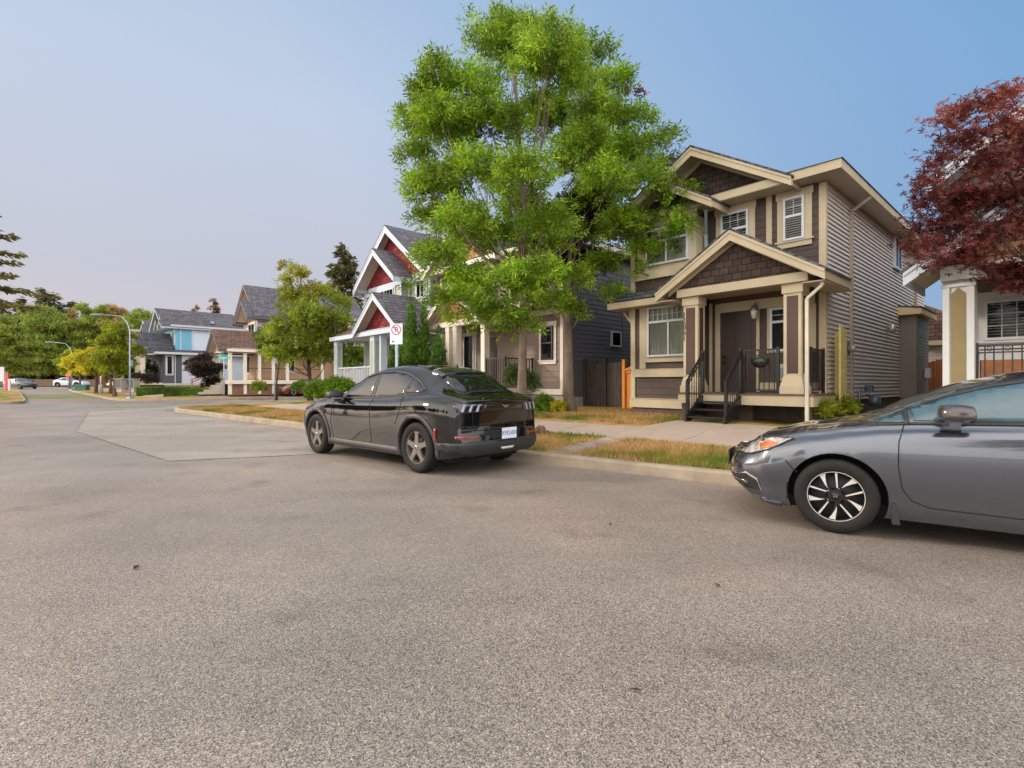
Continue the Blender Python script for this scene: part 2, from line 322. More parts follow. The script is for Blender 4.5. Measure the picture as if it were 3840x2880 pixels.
# ------------------------------------------------------------------ ground materials
def asphalt_mat(name, c0, c1, tint, big=0.35, stone=70):
    m = bpy.data.materials.new(name); m.use_nodes = True; n, l = nm(m); b = n['Principled BSDF']; b.inputs['Roughness'].default_value = 0.5
    b.inputs['Specular IOR Level'].default_value = 0.5
    t = n.new('ShaderNodeTexCoord')
    v = n.new('ShaderNodeTexVoronoi'); v.inputs['Scale'].default_value = stone; l.new(t.outputs['Object'], v.inputs[0])
    v2 = n.new('ShaderNodeTexVoronoi'); v2.inputs['Scale'].default_value = stone*2.3; l.new(t.outputs['Object'], v2.inputs[0])
    r = n.new('ShaderNodeValToRGB'); l.new(v.outputs['Color'], r.inputs[0])
    e = r.color_ramp.elements; e[0].color = (*c0, 1); e[1].color = (*c1, 1); e[0].position = 0.1; e[1].position = 0.95
    mid = r.color_ramp.elements.new(0.55); mid.color = (*[(a+b_)/2*0.95 for a, b_ in zip(c0, c1)], 1)
    r2 = n.new('ShaderNodeMapRange'); l.new(v2.outputs['Color'], r2.inputs[0]); r2.inputs[3].default_value = 0.78; r2.inputs[4].default_value = 1.22
    mu = n.new('ShaderNodeVectorMath'); mu.operation = 'SCALE'; l.new(r.outputs[0], mu.inputs[0]); l.new(r2.outputs[0], mu.inputs['Scale'])
    z = n.new('ShaderNodeTexNoise'); z.inputs['Scale'].default_value = big; z.inputs['Detail'].default_value = 7; z.inputs['Roughness'].default_value = 0.62; l.new(t.outputs['Object'], z.inputs[0])
    r3 = n.new('ShaderNodeMapRange'); l.new(z.outputs[0], r3.inputs[0]); r3.inputs[1].default_value = 0.3; r3.inputs[2].default_value = 0.7; r3.inputs[3].default_value = 0.72; r3.inputs[4].default_value = 1.24
    mu2 = n.new('ShaderNodeVectorMath'); mu2.operation = 'SCALE'; l.new(mu.outputs[0], mu2.inputs[0]); l.new(r3.outputs[0], mu2.inputs['Scale'])
    z2 = n.new('ShaderNodeTexNoise'); z2.inputs['Scale'].default_value = 0.16; z2.inputs['Detail'].default_value = 3; l.new(t.outputs['Object'], z2.inputs[0])
    r4 = n.new('ShaderNodeMapRange'); l.new(z2.outputs[0], r4.inputs[0]); r4.inputs[1].default_value = 0.38; r4.inputs[2].default_value = 0.62
    mx = n.new('ShaderNodeMix'); mx.data_type = 'RGBA'; mx.blend_type = 'MULTIPLY'; l.new(r4.outputs[0], mx.inputs[0]); l.new(mu2.outputs[0], mx.inputs[6]); mx.inputs[7].default_value = (*tint, 1)
    # sealed / oil spots
    z5 = n.new('ShaderNodeTexNoise'); z5.inputs['Scale'].default_value = 1.3; z5.inputs['Detail'].default_value = 5; l.new(t.outputs['Object'], z5.inputs[0])
    r5 = n.new('ShaderNodeMapRange'); l.new(z5.outputs[0], r5.inputs[0]); r5.inputs[1].default_value = 0.60; r5.inputs[2].default_value = 0.72; r5.inputs[3].default_value = 1.0; r5.inputs[4].default_value = 0.70
    mu3 = n.new('ShaderNodeVectorMath'); mu3.operation = 'SCALE'; l.new(mx.outputs[2], mu3.inputs[0]); l.new(r5.outputs[0], mu3.inputs['Scale'])
    v3 = n.new('ShaderNodeTexVoronoi'); v3.inputs['Scale'].default_value = stone*.62; l.new(t.outputs['Object'], v3.inputs[0])
    s3 = n.new('ShaderNodeSeparateXYZ'); l.new(v3.outputs['Color'], s3.inputs[0]); r6 = n.new('ShaderNodeMapRange'); l.new(s3.outputs['X'], r6.inputs[0]); r6.inputs[1].default_value = .90; r6.inputs[2].default_value = .96; r6.inputs[3].default_value = 1.0; r6.inputs[4].default_value = 1.45
    r7 = n.new('ShaderNodeMapRange'); l.new(s3.outputs['Y'], r7.inputs[0]); r7.inputs[1].default_value = .88; r7.inputs[2].default_value = .95; r7.inputs[3].default_value = 1.0; r7.inputs[4].default_value = .55
    m6 = n.new('ShaderNodeMath'); m6.operation = 'MULTIPLY'; l.new(r6.outputs[0], m6.inputs[0]); l.new(r7.outputs[0], m6.inputs[1])
    mu4 = n.new('ShaderNodeVectorMath'); mu4.operation = 'SCALE'; l.new(mu3.outputs[0], mu4.inputs[0])
    mpl = n.new('ShaderNodeMapping'); mpl.inputs['Rotation'].default_value = (0, 0, R(44)); mpl.inputs['Scale'].default_value = (.05, .75, 1); l.new(t.outputs['Object'], mpl.inputs[0])
    z8 = n.new('ShaderNodeTexNoise'); z8.inputs['Scale'].default_value = 1; z8.inputs['Detail'].default_value = 3; l.new(mpl.outputs[0], z8.inputs[0])
    r8 = n.new('ShaderNodeMapRange'); l.new(z8.outputs[0], r8.inputs[0]); r8.inputs[1].default_value = .35; r8.inputs[2].default_value = .65; r8.inputs[3].default_value = .88; r8.inputs[4].default_value = 1.12
    m8 = n.new('ShaderNodeMath'); m8.operation = 'MULTIPLY'; l.new(m6.outputs[0], m8.inputs[0]); l.new(r8.outputs[0], m8.inputs[1]); l.new(m8.outputs[0], mu4.inputs['Scale'])
    l.new(mu4.outputs[0], b.inputs['Base Color'])
    bp = n.new('ShaderNodeBump'); bp.inputs['Strength'].default_value = 0.4; bp.inputs['Distance'].default_value = 0.004; bp.invert = True
    l.new(v.outputs['Distance'], bp.inputs['Height']); l.new(bp.outputs[0], b.inputs['Normal'])
    return m
ASPH = asphalt_mat('asphalt', lin((80, 74, 71)), lin((176, 166, 155)), (1.07, 0.95, 0.90), stone=200)
ASPHP = asphalt_mat('asphalt_patch', lin((124, 115, 106)), lin((172, 162, 150)), (1.0, 0.98, 0.95), stone=160)

def grass_node(n, l, coord):
    """dry tan lawn with green patches; greener close to some edges"""
    z = n.new('ShaderNodeTexNoise'); z.inputs['Scale'].default_value = 0.55; z.inputs['Detail'].default_value = 6; z.inputs['Roughness'].default_value = 0.65; l.new(coord, z.inputs[0])
    r = n.new('ShaderNodeValToRGB'); l.new(z.outputs[0], r.inputs[0]); cr_ = r.color_ramp
    data = [(0.30, lin((172, 136, 92))), (0.48, lin((184, 150, 102))), (0.535, lin((150, 134, 70))), (0.61, lin((100, 116, 44))), (0.78, lin((72, 100, 34)))]
    while len(cr_.elements) < len(data): cr_.elements.new(0.5)
    for e_, (p, c) in zip(cr_.elements, data): e_.position = p; e_.color = (*c, 1)
    return r
def lawn_mat():
    m = bpy.data.materials.new('lawn'); m.use_nodes = True; n, l = nm(m); b = n['Principled BSDF']; b.inputs['Roughness'].default_value = 0.9; b.inputs['Specular IOR Level'].default_value = 0.1
    t = n.new('ShaderNodeTexCoord'); r = grass_node(n, l, t.outputs['Object'])
    z = n.new('ShaderNodeTexNoise'); z.inputs['Scale'].default_value = 14; z.inputs['Detail'].default_value = 8; z.inputs['Roughness'].default_value = 0.8; l.new(t.outputs['Object'], z.inputs[0])
    mr_ = n.new('ShaderNodeMapRange'); l.new(z.outputs[0], mr_.inputs[0]); mr_.inputs[1].default_value = 0.3; mr_.inputs[2].default_value = 0.7; mr_.inputs[3].default_value = 0.55; mr_.inputs[4].default_value = 1.2
    s = n.new('ShaderNodeVectorMath'); s.operation = 'SCALE'; l.new(r.outputs[0], s.inputs[0]); l.new(mr_.outputs[0], s.inputs['Scale']); l.new(s.outputs[0], b.inputs['Base Color'])
    bp = n.new('ShaderNodeBump'); bp.inputs['Strength'].default_value = 0.9; bp.inputs['Distance'].default_value = 0.04; l.new(z.outputs[0], bp.inputs['Height']); l.new(bp.outputs[0], b.inputs['Normal'])
    return m
def blade_mat():
    m = bpy.data.materials.new('grass_blades'); m.use_nodes = True; n, l = nm(m); b = n['Principled BSDF']; b.inputs['Roughness'].default_value = 0.7; b.inputs['Specular IOR Level'].default_value = 0.2
    t = n.new('ShaderNodeTexCoord'); r = grass_node(n, l, t.outputs['Object'])
    g = n.new('ShaderNodeNewGeometry'); mr_ = n.new('ShaderNodeMapRange'); l.new(g.outputs['Random Per Island'], mr_.inputs[0]); mr_.inputs[3].default_value = 0.65; mr_.inputs[4].default_value = 1.35
    s = n.new('ShaderNodeVectorMath'); s.operation = 'SCALE'; l.new(r.outputs[0], s.inputs[0]); l.new(mr_.outputs[0], s.inputs['Scale']); l.new(s.outputs[0], b.inputs['Base Color'])
    tr = n.new('ShaderNodeBsdfTranslucent'); l.new(s.outputs[0], tr.inputs[0]); ms = n.new('ShaderNodeMixShader'); ms.inputs[0].default_value = 0.3
    l.new(b.outputs[0], ms.inputs[1]); l.new(tr.outputs[0], ms.inputs[2]); l.new(ms.outputs[0], n['Material Output'].inputs[0])
    return m
LAWN = lawn_mat(); BLADE = blade_mat()
SOIL = mat('soil_and_far_grass', lin((110, 110, 70)), 0.95, var=0.3, scale=0.4)
KERB = mat('kerb_concrete', lin((150, 136, 118)), 0.85, var=0.22, scale=2.5, bump=0.5, bscale=60)
WALK = mat('sidewalk_concrete', lin((160, 144, 131)), 0.85, var=0.10, scale=2, bump=0.2, bscale=90)

# ------------------------------------------------------------------ ground, road, lawns, kerbs, walks
sheet('ground', [(-600, -200), (500, -200), (500, 900), (-600, 900)], lambda x, y: base(x, y)-0.03, 55, SOIL)
sheet('road', [(-130, -40), (40, -40), (40, 120), (-130, 120)], lambda x, y: base(x, y)-0.004, 5, ASPH, jitter=False)
sheet('road_patch', [(-11.6, 13.4), (-18.5, 22.0), (-18.4, 29.5), (-19.5, 33.5), (-27.5, 34.2), (-22.5, 34.6), (-19.0, 38.9), (-10, 46.9), (4, 46.4), (-8, 33.9), (-13.7, 28.9), (-15.7, 26.9), (-16.4, 25.2), (-16.2, 23.5), (-15.1, 22.1), (-13.4, 20.6), (-10.1, 17.6), (-6.13, 14.1), (-3.0, 11.1), (-3.3, 9.3), (-4.6, 8.75), (-5.7, 8.35)][::1], lambda x, y: base(x, y)+0.001, 4, ASPHP, jitter=False)
cn = smooth_poly(CURB_NEAR, 2); cf = smooth_poly(CURB_FAR, 2); cl = smooth_poly(CURB_LEFT, 2)
KW = 0.16
def kerb(name, line, side):
    line2 = [line[0]]
    for a, b in zip(line[:-1], line[1:]):
        k = max(1, int(math.hypot(b[0]-a[0], b[1]-a[1])/0.8))
        for i in range(1, k+1): line2.append((a[0]+(b[0]-a[0])*i/k, a[1]+(b[1]-a[1])*i/k))
    inn = offset(line2, KW*side); gut = offset(line2, -0.02*side)
    mb = MB(); V_ = []
    for g_, p, q in zip(gut, line2, inn):
        z = base(*p); j = random.uniform(-.004, .004)
        V_ += [(g_[0], g_[1], z-.02), (p[0], p[1], z+.125+j), (p[0]+(q[0]-p[0])*.2, p[1]+(q[1]-p[1])*.2, z+.152+j), (q[0], q[1], z+.155+j), (q[0], q[1], z-.02)]
    F = []
    for i in range(len(line2)-1):
        for k in range(4): F.append((i*5+k, i*5+k+1, i*5+5+k+1, i*5+5+k))
    mb.add(V_, F)
    o = mb.build(name, KERB); o['kind'] = 'structure'
    jb = MB()
    for i in range(3, len(line2)-1, 5):
        p, q, g_ = line2[i], inn[i], gut[i]; z = base(*p); dx, dy = line2[i+1][0]-p[0], line2[i+1][1]-p[1]; l_ = math.hypot(dx, dy); ux, uy = dx/l_*.012, dy/l_*.012
        nx, ny = (p[0]-q[0])/KW*.004, (p[1]-q[1])/KW*.004
        a = [(g_[0]+nx, g_[1]+ny, z), (p[0]+nx, p[1]+ny, z+.132), (p[0]+(q[0]-p[0])*.2, p[1]+(q[1]-p[1])*.2, z+.162), (q[0], q[1], z+.163)]
        jb.add(a+[(x+ux, y+uy, zz) for x, y, zz in a], [(k, k+1, k+5, k+4) for k in range(3)])
    j_ = jb.build('kerb_joint', mat('joint_dark', lin((60, 52, 44)), .9)); j_['kind'] = 'structure'

    return offset(line, KW*side)
in_n = kerb('kerb', cn, 1); in_f = kerb('kerb', cf, 1); in_l = kerb('kerb', cl, 1)
sheet('lawn', in_n+[(70, 64), (70, -6.5)], lambda x, y: lawn_z(x, y), 0.9, LAWN, noise=0.012)
sheet('lawn', in_f+[(10, 100)], lambda x, y: lawn_z(x, y, CURB_FAR), 1.6, LAWN, noise=0.012)
sheet('lawn', in_l+[(-90, 41)], lambda x, y: lawn_z(x, y, CURB_LEFT), 2.0, LAWN, noise=0.012)
sheet('lawn', [(-140, 75), (-96, 68), (-88, 74), (-70, 92), (-50, 118), (-40, 150), (-140, 150)], lambda x, y: base(x, y)+.12, 4, LAWN, noise=0.02)

def walk(name, line, wd, z_off=0.012, curb=CURB_NEAR, joints=1.5):
    """pavement strip with saw-cut joints: separate slabs in one mesh"""
    mb = MB(); L2 = [line[0]]
    for a, b in zip(line[:-1], line[1:]):
        k = max(1, round(math.hypot(b[0]-a[0], b[1]-a[1])/joints))
        for i in range(1, k+1): L2.append((a[0]+(b[0]-a[0])*i/k, a[1]+(b[1]-a[1])*i/k))
    R2 = offset(L2, wd)
    for i in range(len(L2)-1):
        g = 0.006
        def lp(a, b, t): return (a[0]+(b[0]-a[0])*t, a[1]+(b[1]-a[1])*t)
        c = [lp(L2[i], L2[i+1], g), lp(L2[i], L2[i+1], 1-g), lp(R2[i], R2[i+1], 1-g), lp(R2[i], R2[i+1], g)]
        dz = random.uniform(-.004, .004)
        top = [(x, y, lawn_z(x, y, curb)+z_off+dz+.01) for x, y in c]; bot = [(x, y, z-.12) for x, y, z in top]
        mb.hexa(bot, top)
    o = mb.build(name, WALK); o['kind'] = 'structure'; return o
WL = [(14.0, .58), (6.7, 6.05), (4.04, 8.05), (0.9, 10.75), (-3.2, 14.75), (-7.2, 18.4), (-11.2, 22.0)]
walk('sidewalk', WL[::-1], -1.35)
walk('sidewalk', [(-13.6, 24.6), (-11.9, 26.6), (-5, 32.8), (6, 42.6)], 1.3)
walk('sidewalk', [(-17, 44.0-1.8), (-20.5, 39.6), (-22.5, 38.2), (-27.2, 38.2), (-31, 41.9), (-41, 51.8), (-50, 60)], 1.4, curb=CURB_FAR)
WALKM = WALK; WALK = mat('worn_path_concrete', lin((140, 126, 112)), .9, var=.35, scale=3, bump=.6); walk('path', [(0.62, 8.5), (1.98, 10.1)], 0.55, z_off=-.004, joints=.9); WALK = WALKM
# front walk and pad in front of the brown house stairs (house frame: origin (7.09,11.4), 48 degrees)
def HL(x, y, o=(7.09, 11.4), th=48):
    t = R(th); return (o[0]+x*math.cos(t)+y*math.sin(t), o[1]-x*math.sin(t)+y*math.cos(t))
def slabs(name, rects, fz, m=WALK):
    mb = MB()
    for (a, b, c, d) in rects:
        q = [HL(a, c), HL(b, c), HL(b, d), HL(a, d)]
        top = [(x, y, lawn_z(x, y)+fz) for x, y in q]; mb.hexa([(x, y, z-.1) for x, y, z in top], top)
    o = mb.build(name, m); o['kind'] = 'structure'
slabs('path', [(-2.5, -1.15, -3.05, -2.06), (-2.5, -1.15, -4.0, -3.06), (-1.14, .6, -3.05, -2.0), (-1.14, .6, -4.0, -3.06)], 0.022)

# grass blades: near verge and yard, where single blades show
def grass(name, n_, region, hmin, hmax, zf):
    P = []
    while len(P) < n_:
        x, y = region(); P.append((x, y, zf(x, y)))
    P = np.array(P); k = len(P); a = rng.uniform(0, 2*np.pi, k); h = rng.uniform(hmin, hmax, k); wd = rng.uniform(.004, .008, k)*np.clip(P[:, 1]/8, 1, 3)
    lean = rng.uniform(.1, .7, k)*h; b = rng.uniform(0, 2*np.pi, k)
    v = np.zeros((k, 3, 3)); v[:, 0] = P; v[:, 0, 0] -= np.cos(a)*wd; v[:, 0, 1] -= np.sin(a)*wd
    v[:, 1] = P; v[:, 1, 0] += np.cos(a)*wd; v[:, 1, 1] += np.sin(a)*wd
    v[:, 2] = P; v[:, 2, 0] += np.cos(b)*lean; v[:, 2, 1] += np.sin(b)*lean; v[:, 2, 2] += h
    v[:, :2, 2] -= .01
    me = bpy.data.meshes.new(name); me.vertices.add(k*3); me.vertices.foreach_set('co', v.ravel()); me.loops.add(k*3); me.loops.foreach_set('vertex_index', np.arange(k*3))
    me.polygons.add(k); me.polygons.foreach_set('loop_start', np.arange(0, k*3, 3)); me.update(calc_edges=True); me.materials.append(BLADE)
    o = bpy.data.objects.new(name, me); COL.objects.link(o); return o
NL = [p for p in cn if -16 < p[0] < 9.5 and p[1] < 23]
def verge():
    i = random.randrange(len(NL)-1); a, b = NL[i], NL[i+1]; t = random.random(); d = .17+random.random()**1.1*2.25
    dx, dy = b[0]-a[0], b[1]-a[1]; l_ = math.hypot(dx, dy)
    return (a[0]+dx*t+dy/l_*d, a[1]+dy*t-dx/l_*d)
def inpath(x, y):
    # path from kerb to sidewalk
    ax, ay, bx, by = .55, 8.45, 1.95, 10.1; dx, dy = bx-ax, by-ay; l_ = math.hypot(dx, dy)
    s_ = ((x-ax)*dx+(y-ay)*dy)/l_; d_ = ((x-ax)*dy-(y-ay)*dx)/l_
    return -.1 < s_ < l_+.1 and 0.06 < d_ < .5
def verge_w():
    while True:
        p = verge(); w_ = math.hypot(*[NL[1][i]-NL[0][i] for i in (0, 1)])
        if not inpath(*p) and not onwalk(*p): return p
def onwalk(x, y):
    W_ = WL
    for a, b in zip(W_[:-1], W_[1:]):
        dx, dy = b[0]-a[0], b[1]-a[1]; l_ = math.hypot(dx, dy); s_ = ((x-a[0])*dx+(y-a[1])*dy)/l_; d_ = ((x-a[0])*dy-(y-a[1])*dx)/l_
        if -.1 < s_ < l_+.1 and -.02 < d_ < 1.37: return True
    return False
gv = grass('verge_grass', 85000, verge_w, .02, .10, lawn_z); tag(gv, 'dry and green grass blades on the verge between kerb and sidewalk', 'grass', kind='stuff')
def yard():
    while True:
        x = random.uniform(-10, .2); y = random.uniform(-3.2, 1.0)
        if x > -2.6 and y < 3: continue
        if x > -4.8 and y > -.5: continue
        X, Y = HL(x, y)
        if -7.9 > x and y > -.1: continue
        if not onwalk(X, Y): return X, Y
gy = grass('yard_grass', 38000, yard, .03, .11, lawn_z); tag(gy, 'patchy dry grass of the front yards behind the sidewalk', 'grass', kind='stuff')

# dark cracks along the edge of the old repair, and across the near road
def crack(name, pts, w_=.007):
    mb = MB(); L2 = [pts[0]]
    for a, b in zip(pts[:-1], pts[1:]):
        k = max(2, int(math.hypot(b[0]-a[0], b[1]-a[1])/.18))
        for i in range(1, k+1): L2.append((a[0]+(b[0]-a[0])*i/k+random.uniform(-.018, .018), a[1]+(b[1]-a[1])*i/k+random.uniform(-.018, .018)))
    V_ = []
    for i, p in enumerate(L2):
        a = L2[max(0, i-1)]; b = L2[min(len(L2)-1, i+1)]; dx, dy = b[0]-a[0], b[1]-a[1]; l_ = math.hypot(dx, dy); h = w_*random.uniform(.4, 1.3)*max(1, p[1]/9)
        V_ += [(p[0]-dy/l_*h, p[1]+dx/l_*h, base(*p)+.005), (p[0]+dy/l_*h, p[1]-dx/l_*h, base(*p)+.005)]
    mb.add(V_, [(2*i, 2*i+1, 2*i+3, 2*i+2) for i in range(len(L2)-1)]); o = mb.build(name, mat('crack_tar', lin((112, 102, 95)), .9, var=.3)); o['kind'] = 'structure'
crack('road_crack', [(-18.5, 22.0), (-11.6, 13.4), (-5.7, 8.35), (-4.6, 8.75), (-3.3, 9.3)])
crack('road_crack', [(-30, 27.2), (-24, 26.8), (-18.5, 26.5)], .010)
for X_, Y_, s_, w_ in ((-2.63, 3.53, .045, 'dark dry leaf lying alone on the left part of the asphalt'), (1.31, 3.22, .035, 'dark dry leaf on asphalt in front of the grey car'), (.52, 2.12, .03, 'dead leaf on asphalt nearest the viewer'), (-2.9, 8.3, .05, 'small dark leaf near the front wheel of the black car'), (.9, 4.6, .03, 'small dry leaf on asphalt right of the black car')):
    mb = MB(); mb.add([(-s_, 0, .006), (-s_*.2, -s_*.4, .012), (s_, 0, .01), (-s_*.1, s_*.4, .02)], [(0, 1, 2, 3)]); o = mb.build('fallen_leaf', mat('dead_leaf', lin((70, 50, 42)), .8)); o.location = (X_, Y_, 0); o.rotation_euler = (0, 0, random.uniform(0, 3))
    tag(o, w_, 'leaf', 'dead leaves lying on the asphalt')

# ================================================================== HOUSES
class House:
    """local frame: +x right/near along the street front, +y into the lot, z absolute height; the Empty sits at the ground by the right front corner"""
    def __init__(s, name, label, org, th, gz):
        s.t = thing(name, label, 'house', (org[0], org[1], gz), -R(th)); s.gz = gz
    def put(s, name, mb, m, parent=None, label=None, **k):
        o = mb.build(name, m, parent or s.t, dz=s.gz, **k)
        if label: o['label'] = label
        return o
def bxf(mb, face, plane, a0, a1, n0, n1, z0, z1):
    """box in wall coordinates. face 'f': wall facing -y at y=plane; 'r': facing +x at x=plane; 'l': facing -x"""
    if face == 'f': mb.box(a0, a1, plane-n0, plane-n1, z0, z1)
    elif face == 'r': mb.box(plane+n0, plane+n1, a0, a1, z0, z1)
    else: mb.box(plane-n0, plane-n1, a0, a1, z0, z1)
def siding(mb, face, plane, a0, a1, z0, z1, h=.11, lip=.018):
    z = z0
    while z < z1-1e-4:
        zt = min(z+h, z1)
        if face == 'f': V_ = [(a0, plane-lip, z), (a1, plane-lip, z), (a1, plane-.002, zt), (a0, plane-.002, zt), (a0, plane+.03, z), (a1, plane+.03, z), (a1, plane+.03, zt), (a0, plane+.03, zt)]
        elif face == 'r': V_ = [(plane+lip, a0, z), (plane+lip, a1, z), (plane+.002, a1, zt), (plane+.002, a0, zt), (plane-.03, a0, z), (plane-.03, a1, z), (plane-.03, a1, zt), (plane-.03, a0, zt)]
        else: V_ = [(plane-lip, a0, z), (plane-lip, a1, z), (plane-.002, a1, zt), (plane-.002, a0, zt), (plane+.03, a0, z), (plane+.03, a1, z), (plane+.03, a1, zt), (plane+.03, a0, zt)]
        mb.add(V_, [(0, 1, 2, 3), (0, 4, 5, 1), (2, 6, 7, 3), (0, 3, 7, 4), (1, 5, 6, 2), (4, 7, 6, 5)])
        z = zt
def window(H, face, plane, a0, a1, z0, z1, trim=None, tw=.13, frame=WHITE, mull=(), rail=None, grid=None, fill='blind', sill=True, fw=.05, glass=None, fn=0.03, inner=BLIND, headonly=False):
    """a0..z1 is the white frame's outside. trim: material of the surround board. rail: z of the transom; grid: (cols, rows, z0, z1) small bars.
    built proud of the wall: sash frame, pane, blind and casing."""
    mb = MB(); n0, n1 = .0, .055+fn
    bxf(mb, face, plane, a0, a0+fw, n0, n1, z0, z1); bxf(mb, face, plane, a1-fw, a1, n0, n1, z0, z1)
    bxf(mb, face, plane, a0+fw, a1-fw, n0, n1, z0, z0+fw); bxf(mb, face, plane, a0+fw, a1-fw, n0, n1, z1-fw, z1)
    for m_ in mull: bxf(mb, face, plane, m_-.025, m_+.025, n0, n1-.008, z0+fw, (rail if rail else z1-fw))
    if rail: bxf(mb, face, plane, a0+fw, a1-fw, n0, n1-.004, rail-.03, rail+.03)
    if grid:
        c, r_, g0, g1 = grid
        for i in range(1, c): x = a0+fw+(a1-a0-2*fw)*i/c; bxf(mb, face, plane, x-.006, x+.006, .045+fn, .052+fn, g0, g1)
        for j in range(1, r_): zz = g0+(g1-g0)*j/r_; bxf(mb, face, plane, a0+fw, a1-fw, .044+fn, .0505+fn, zz-.006, zz+.006)
    wdw = H.put('window', mb, frame)
    mb = MB(); bxf(mb, face, plane, a0+fw*.8, a1-fw*.8, .034+fn, .040+fn, z0+fw*.8, z1-fw*.8); H.put('pane', mb, glass or GLASS, wdw)
    if fill == 'blind':
        mb = MB(); z = z0+fw
        while z < z1-fw-.02:
            if face == 'f': mb.hexa([(a0+fw, plane-.002, z+.012), (a1-fw, plane-.002, z+.012), (a1-fw, plane-.004, z+.018), (a0+fw, plane-.004, z+.018)], [(a0+fw, plane-.022-fn*.2, z), (a1-fw, plane-.022-fn*.2, z), (a1-fw, plane-.022-fn*.2, z+.012), (a0+fw, plane-.022-fn*.2, z+.012)])
            else: bxf(mb, face, plane, a0+fw, a1-fw, .004, .02, z, z+.026)
            z += .055
        H.put('blind', mb, inner, wdw)
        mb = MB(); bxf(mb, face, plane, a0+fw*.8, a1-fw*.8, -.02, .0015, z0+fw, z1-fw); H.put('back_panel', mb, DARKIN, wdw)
    elif fill == 'curtain':
        mb = MB(); k = 26; V_ = []
        for i in range(k+1):
            a = a0+fw+(a1-a0-2*fw)*i/k; n_ = .014+.009*math.sin(i*1.9)
            for zz in (z0+fw, z1-fw): V_.append((a, plane-n_, zz) if face == 'f' else (plane+n_, a, zz))
        mb.add(V_, [(2*i, 2*i+2, 2*i+3, 2*i+1) for i in range(k)], True); H.put('curtain', mb, CURTAIN, wdw)
    else:
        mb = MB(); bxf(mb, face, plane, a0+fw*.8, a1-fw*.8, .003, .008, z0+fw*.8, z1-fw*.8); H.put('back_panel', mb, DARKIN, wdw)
    if trim:
        mb = MB(); T = .03
        bxf(mb, face, plane, a0-tw, a0-.001, 0, T, z0-.001, z1+.001); bxf(mb, face, plane, a1+.001, a1+tw, 0, T, z0-.001, z1+.001)
        bxf(mb, face, plane, a0-tw-.03, a1+tw+.03, 0, T+.012, z1+.002, z1+tw*1.15)
        H.put('window_trim', mb, trim, wdw)
        if sill:
            mb = MB(); bxf(mb, face, plane, a0-tw, a1+tw, 0, T+.006, z0-tw*1.1, z0-.002); bxf(mb, face, plane, a0-tw-.04, a1+tw+.04, 0, T+.035, z0-.045, z0-.004); H.put('sill', mb, trim, wdw)
    return wdw
def gable(H, xc, hw, yf, yb, zt, slope, th=.16, fh=.2, roof=ROOFD, rake=CREAM, soff=SOFFIT, wall=None, wy=None, whw=None, wz=None, inner=None, inw=.14, name='gable_roof', lz=None, rz=None):
    """gable roof with ridge along y. hw = half width at the eaves (top surface height zt there)"""
    za = zt+slope*hw; t_ = .05
    mb = MB()
    zl = zt if lz is None else zt; xl, xr = xc-hw, xc+hw
    for sx in (-1, 1):
        e = xc+sx*(hw+.03)
        mb.prism_y([(xc, za), (e, zt-slope*.03), (e, zt-slope*.03-t_), (xc, za-t_)][::sx], yf-.03, yb)
    rf = H.put(name, mb, roof)
    mb = MB()   # rake boards and their shingle moulding
    for sx in (-1, 1):
        e = xc+sx*hw; c = .0 if sx > 0 else .001
        mb.prism_y([(xc, za-t_-.002), (e, zt-t_-.002), (e, zt-t_-fh), (xc, za-t_-fh*1.12)][::sx], yf, yf+.04+c)
        mb.prism_y([(xc, za-t_-.002), (e, zt-t_-.002), (e, zt-t_-fh*.3), (xc, za-t_-fh*.34)][::sx], yf-.02, yf-.001)
    H.put('rake_board', mb, rake, rf)
    mb = MB()   # soffit under the overhang
    for sx in (-1, 1):
        e = xc+sx*(hw-.03)
        mb.prism_y([(xc, za-t_-.05), (e, zt-t_-.03), (e, zt-t_-.07), (xc, za-t_-.09)][::sx], yf+.05, yb-.02)
    H.put('soffit', mb, soff, rf)
    for sx in (-1, 1):   # side eave fascia
        mb = MB(); e = xc+sx*hw; mb.box(e-.035*sx, e-.001*sx, yf+.045, yb-.03, zt-t_-fh*.9, zt-t_-.004)
        H.put('fascia', mb, rake, rf)
    if wall:
        wz = zt-.2 if wz is None else wz
        # triangle under the soffit at y=wy, base height wz
        top = za-t_-.095; hwb = (top-wz)/slope; hwb = min(hwb, whw or 9)
        side_z = top-slope*hwb
        pts = [(xc-hwb, wz), (xc+hwb, wz)]+([(xc+hwb, side_z)] if side_z > wz+.01 else [])+[(xc, top)]+([(xc-hwb, side_z)] if side_z > wz+.01 else [])
        mb = MB(); mb.prism_y(pts[::-1], wy, wy+.05); H.put('gable_wall', mb, wall)
        if inner:
            mb = MB()
            for sx in (-1, 1): mb.prism_y([(xc, top-.002), (xc+sx*hwb, top-slope*hwb-.002), (xc+sx*hwb, top-slope*hwb-inw), (xc, top-inw*1.15)][::sx], wy-.03-(.001 if sx > 0 else 0), wy-.002)
            H.put('gable_trim', mb, inner, rf)
    return rf
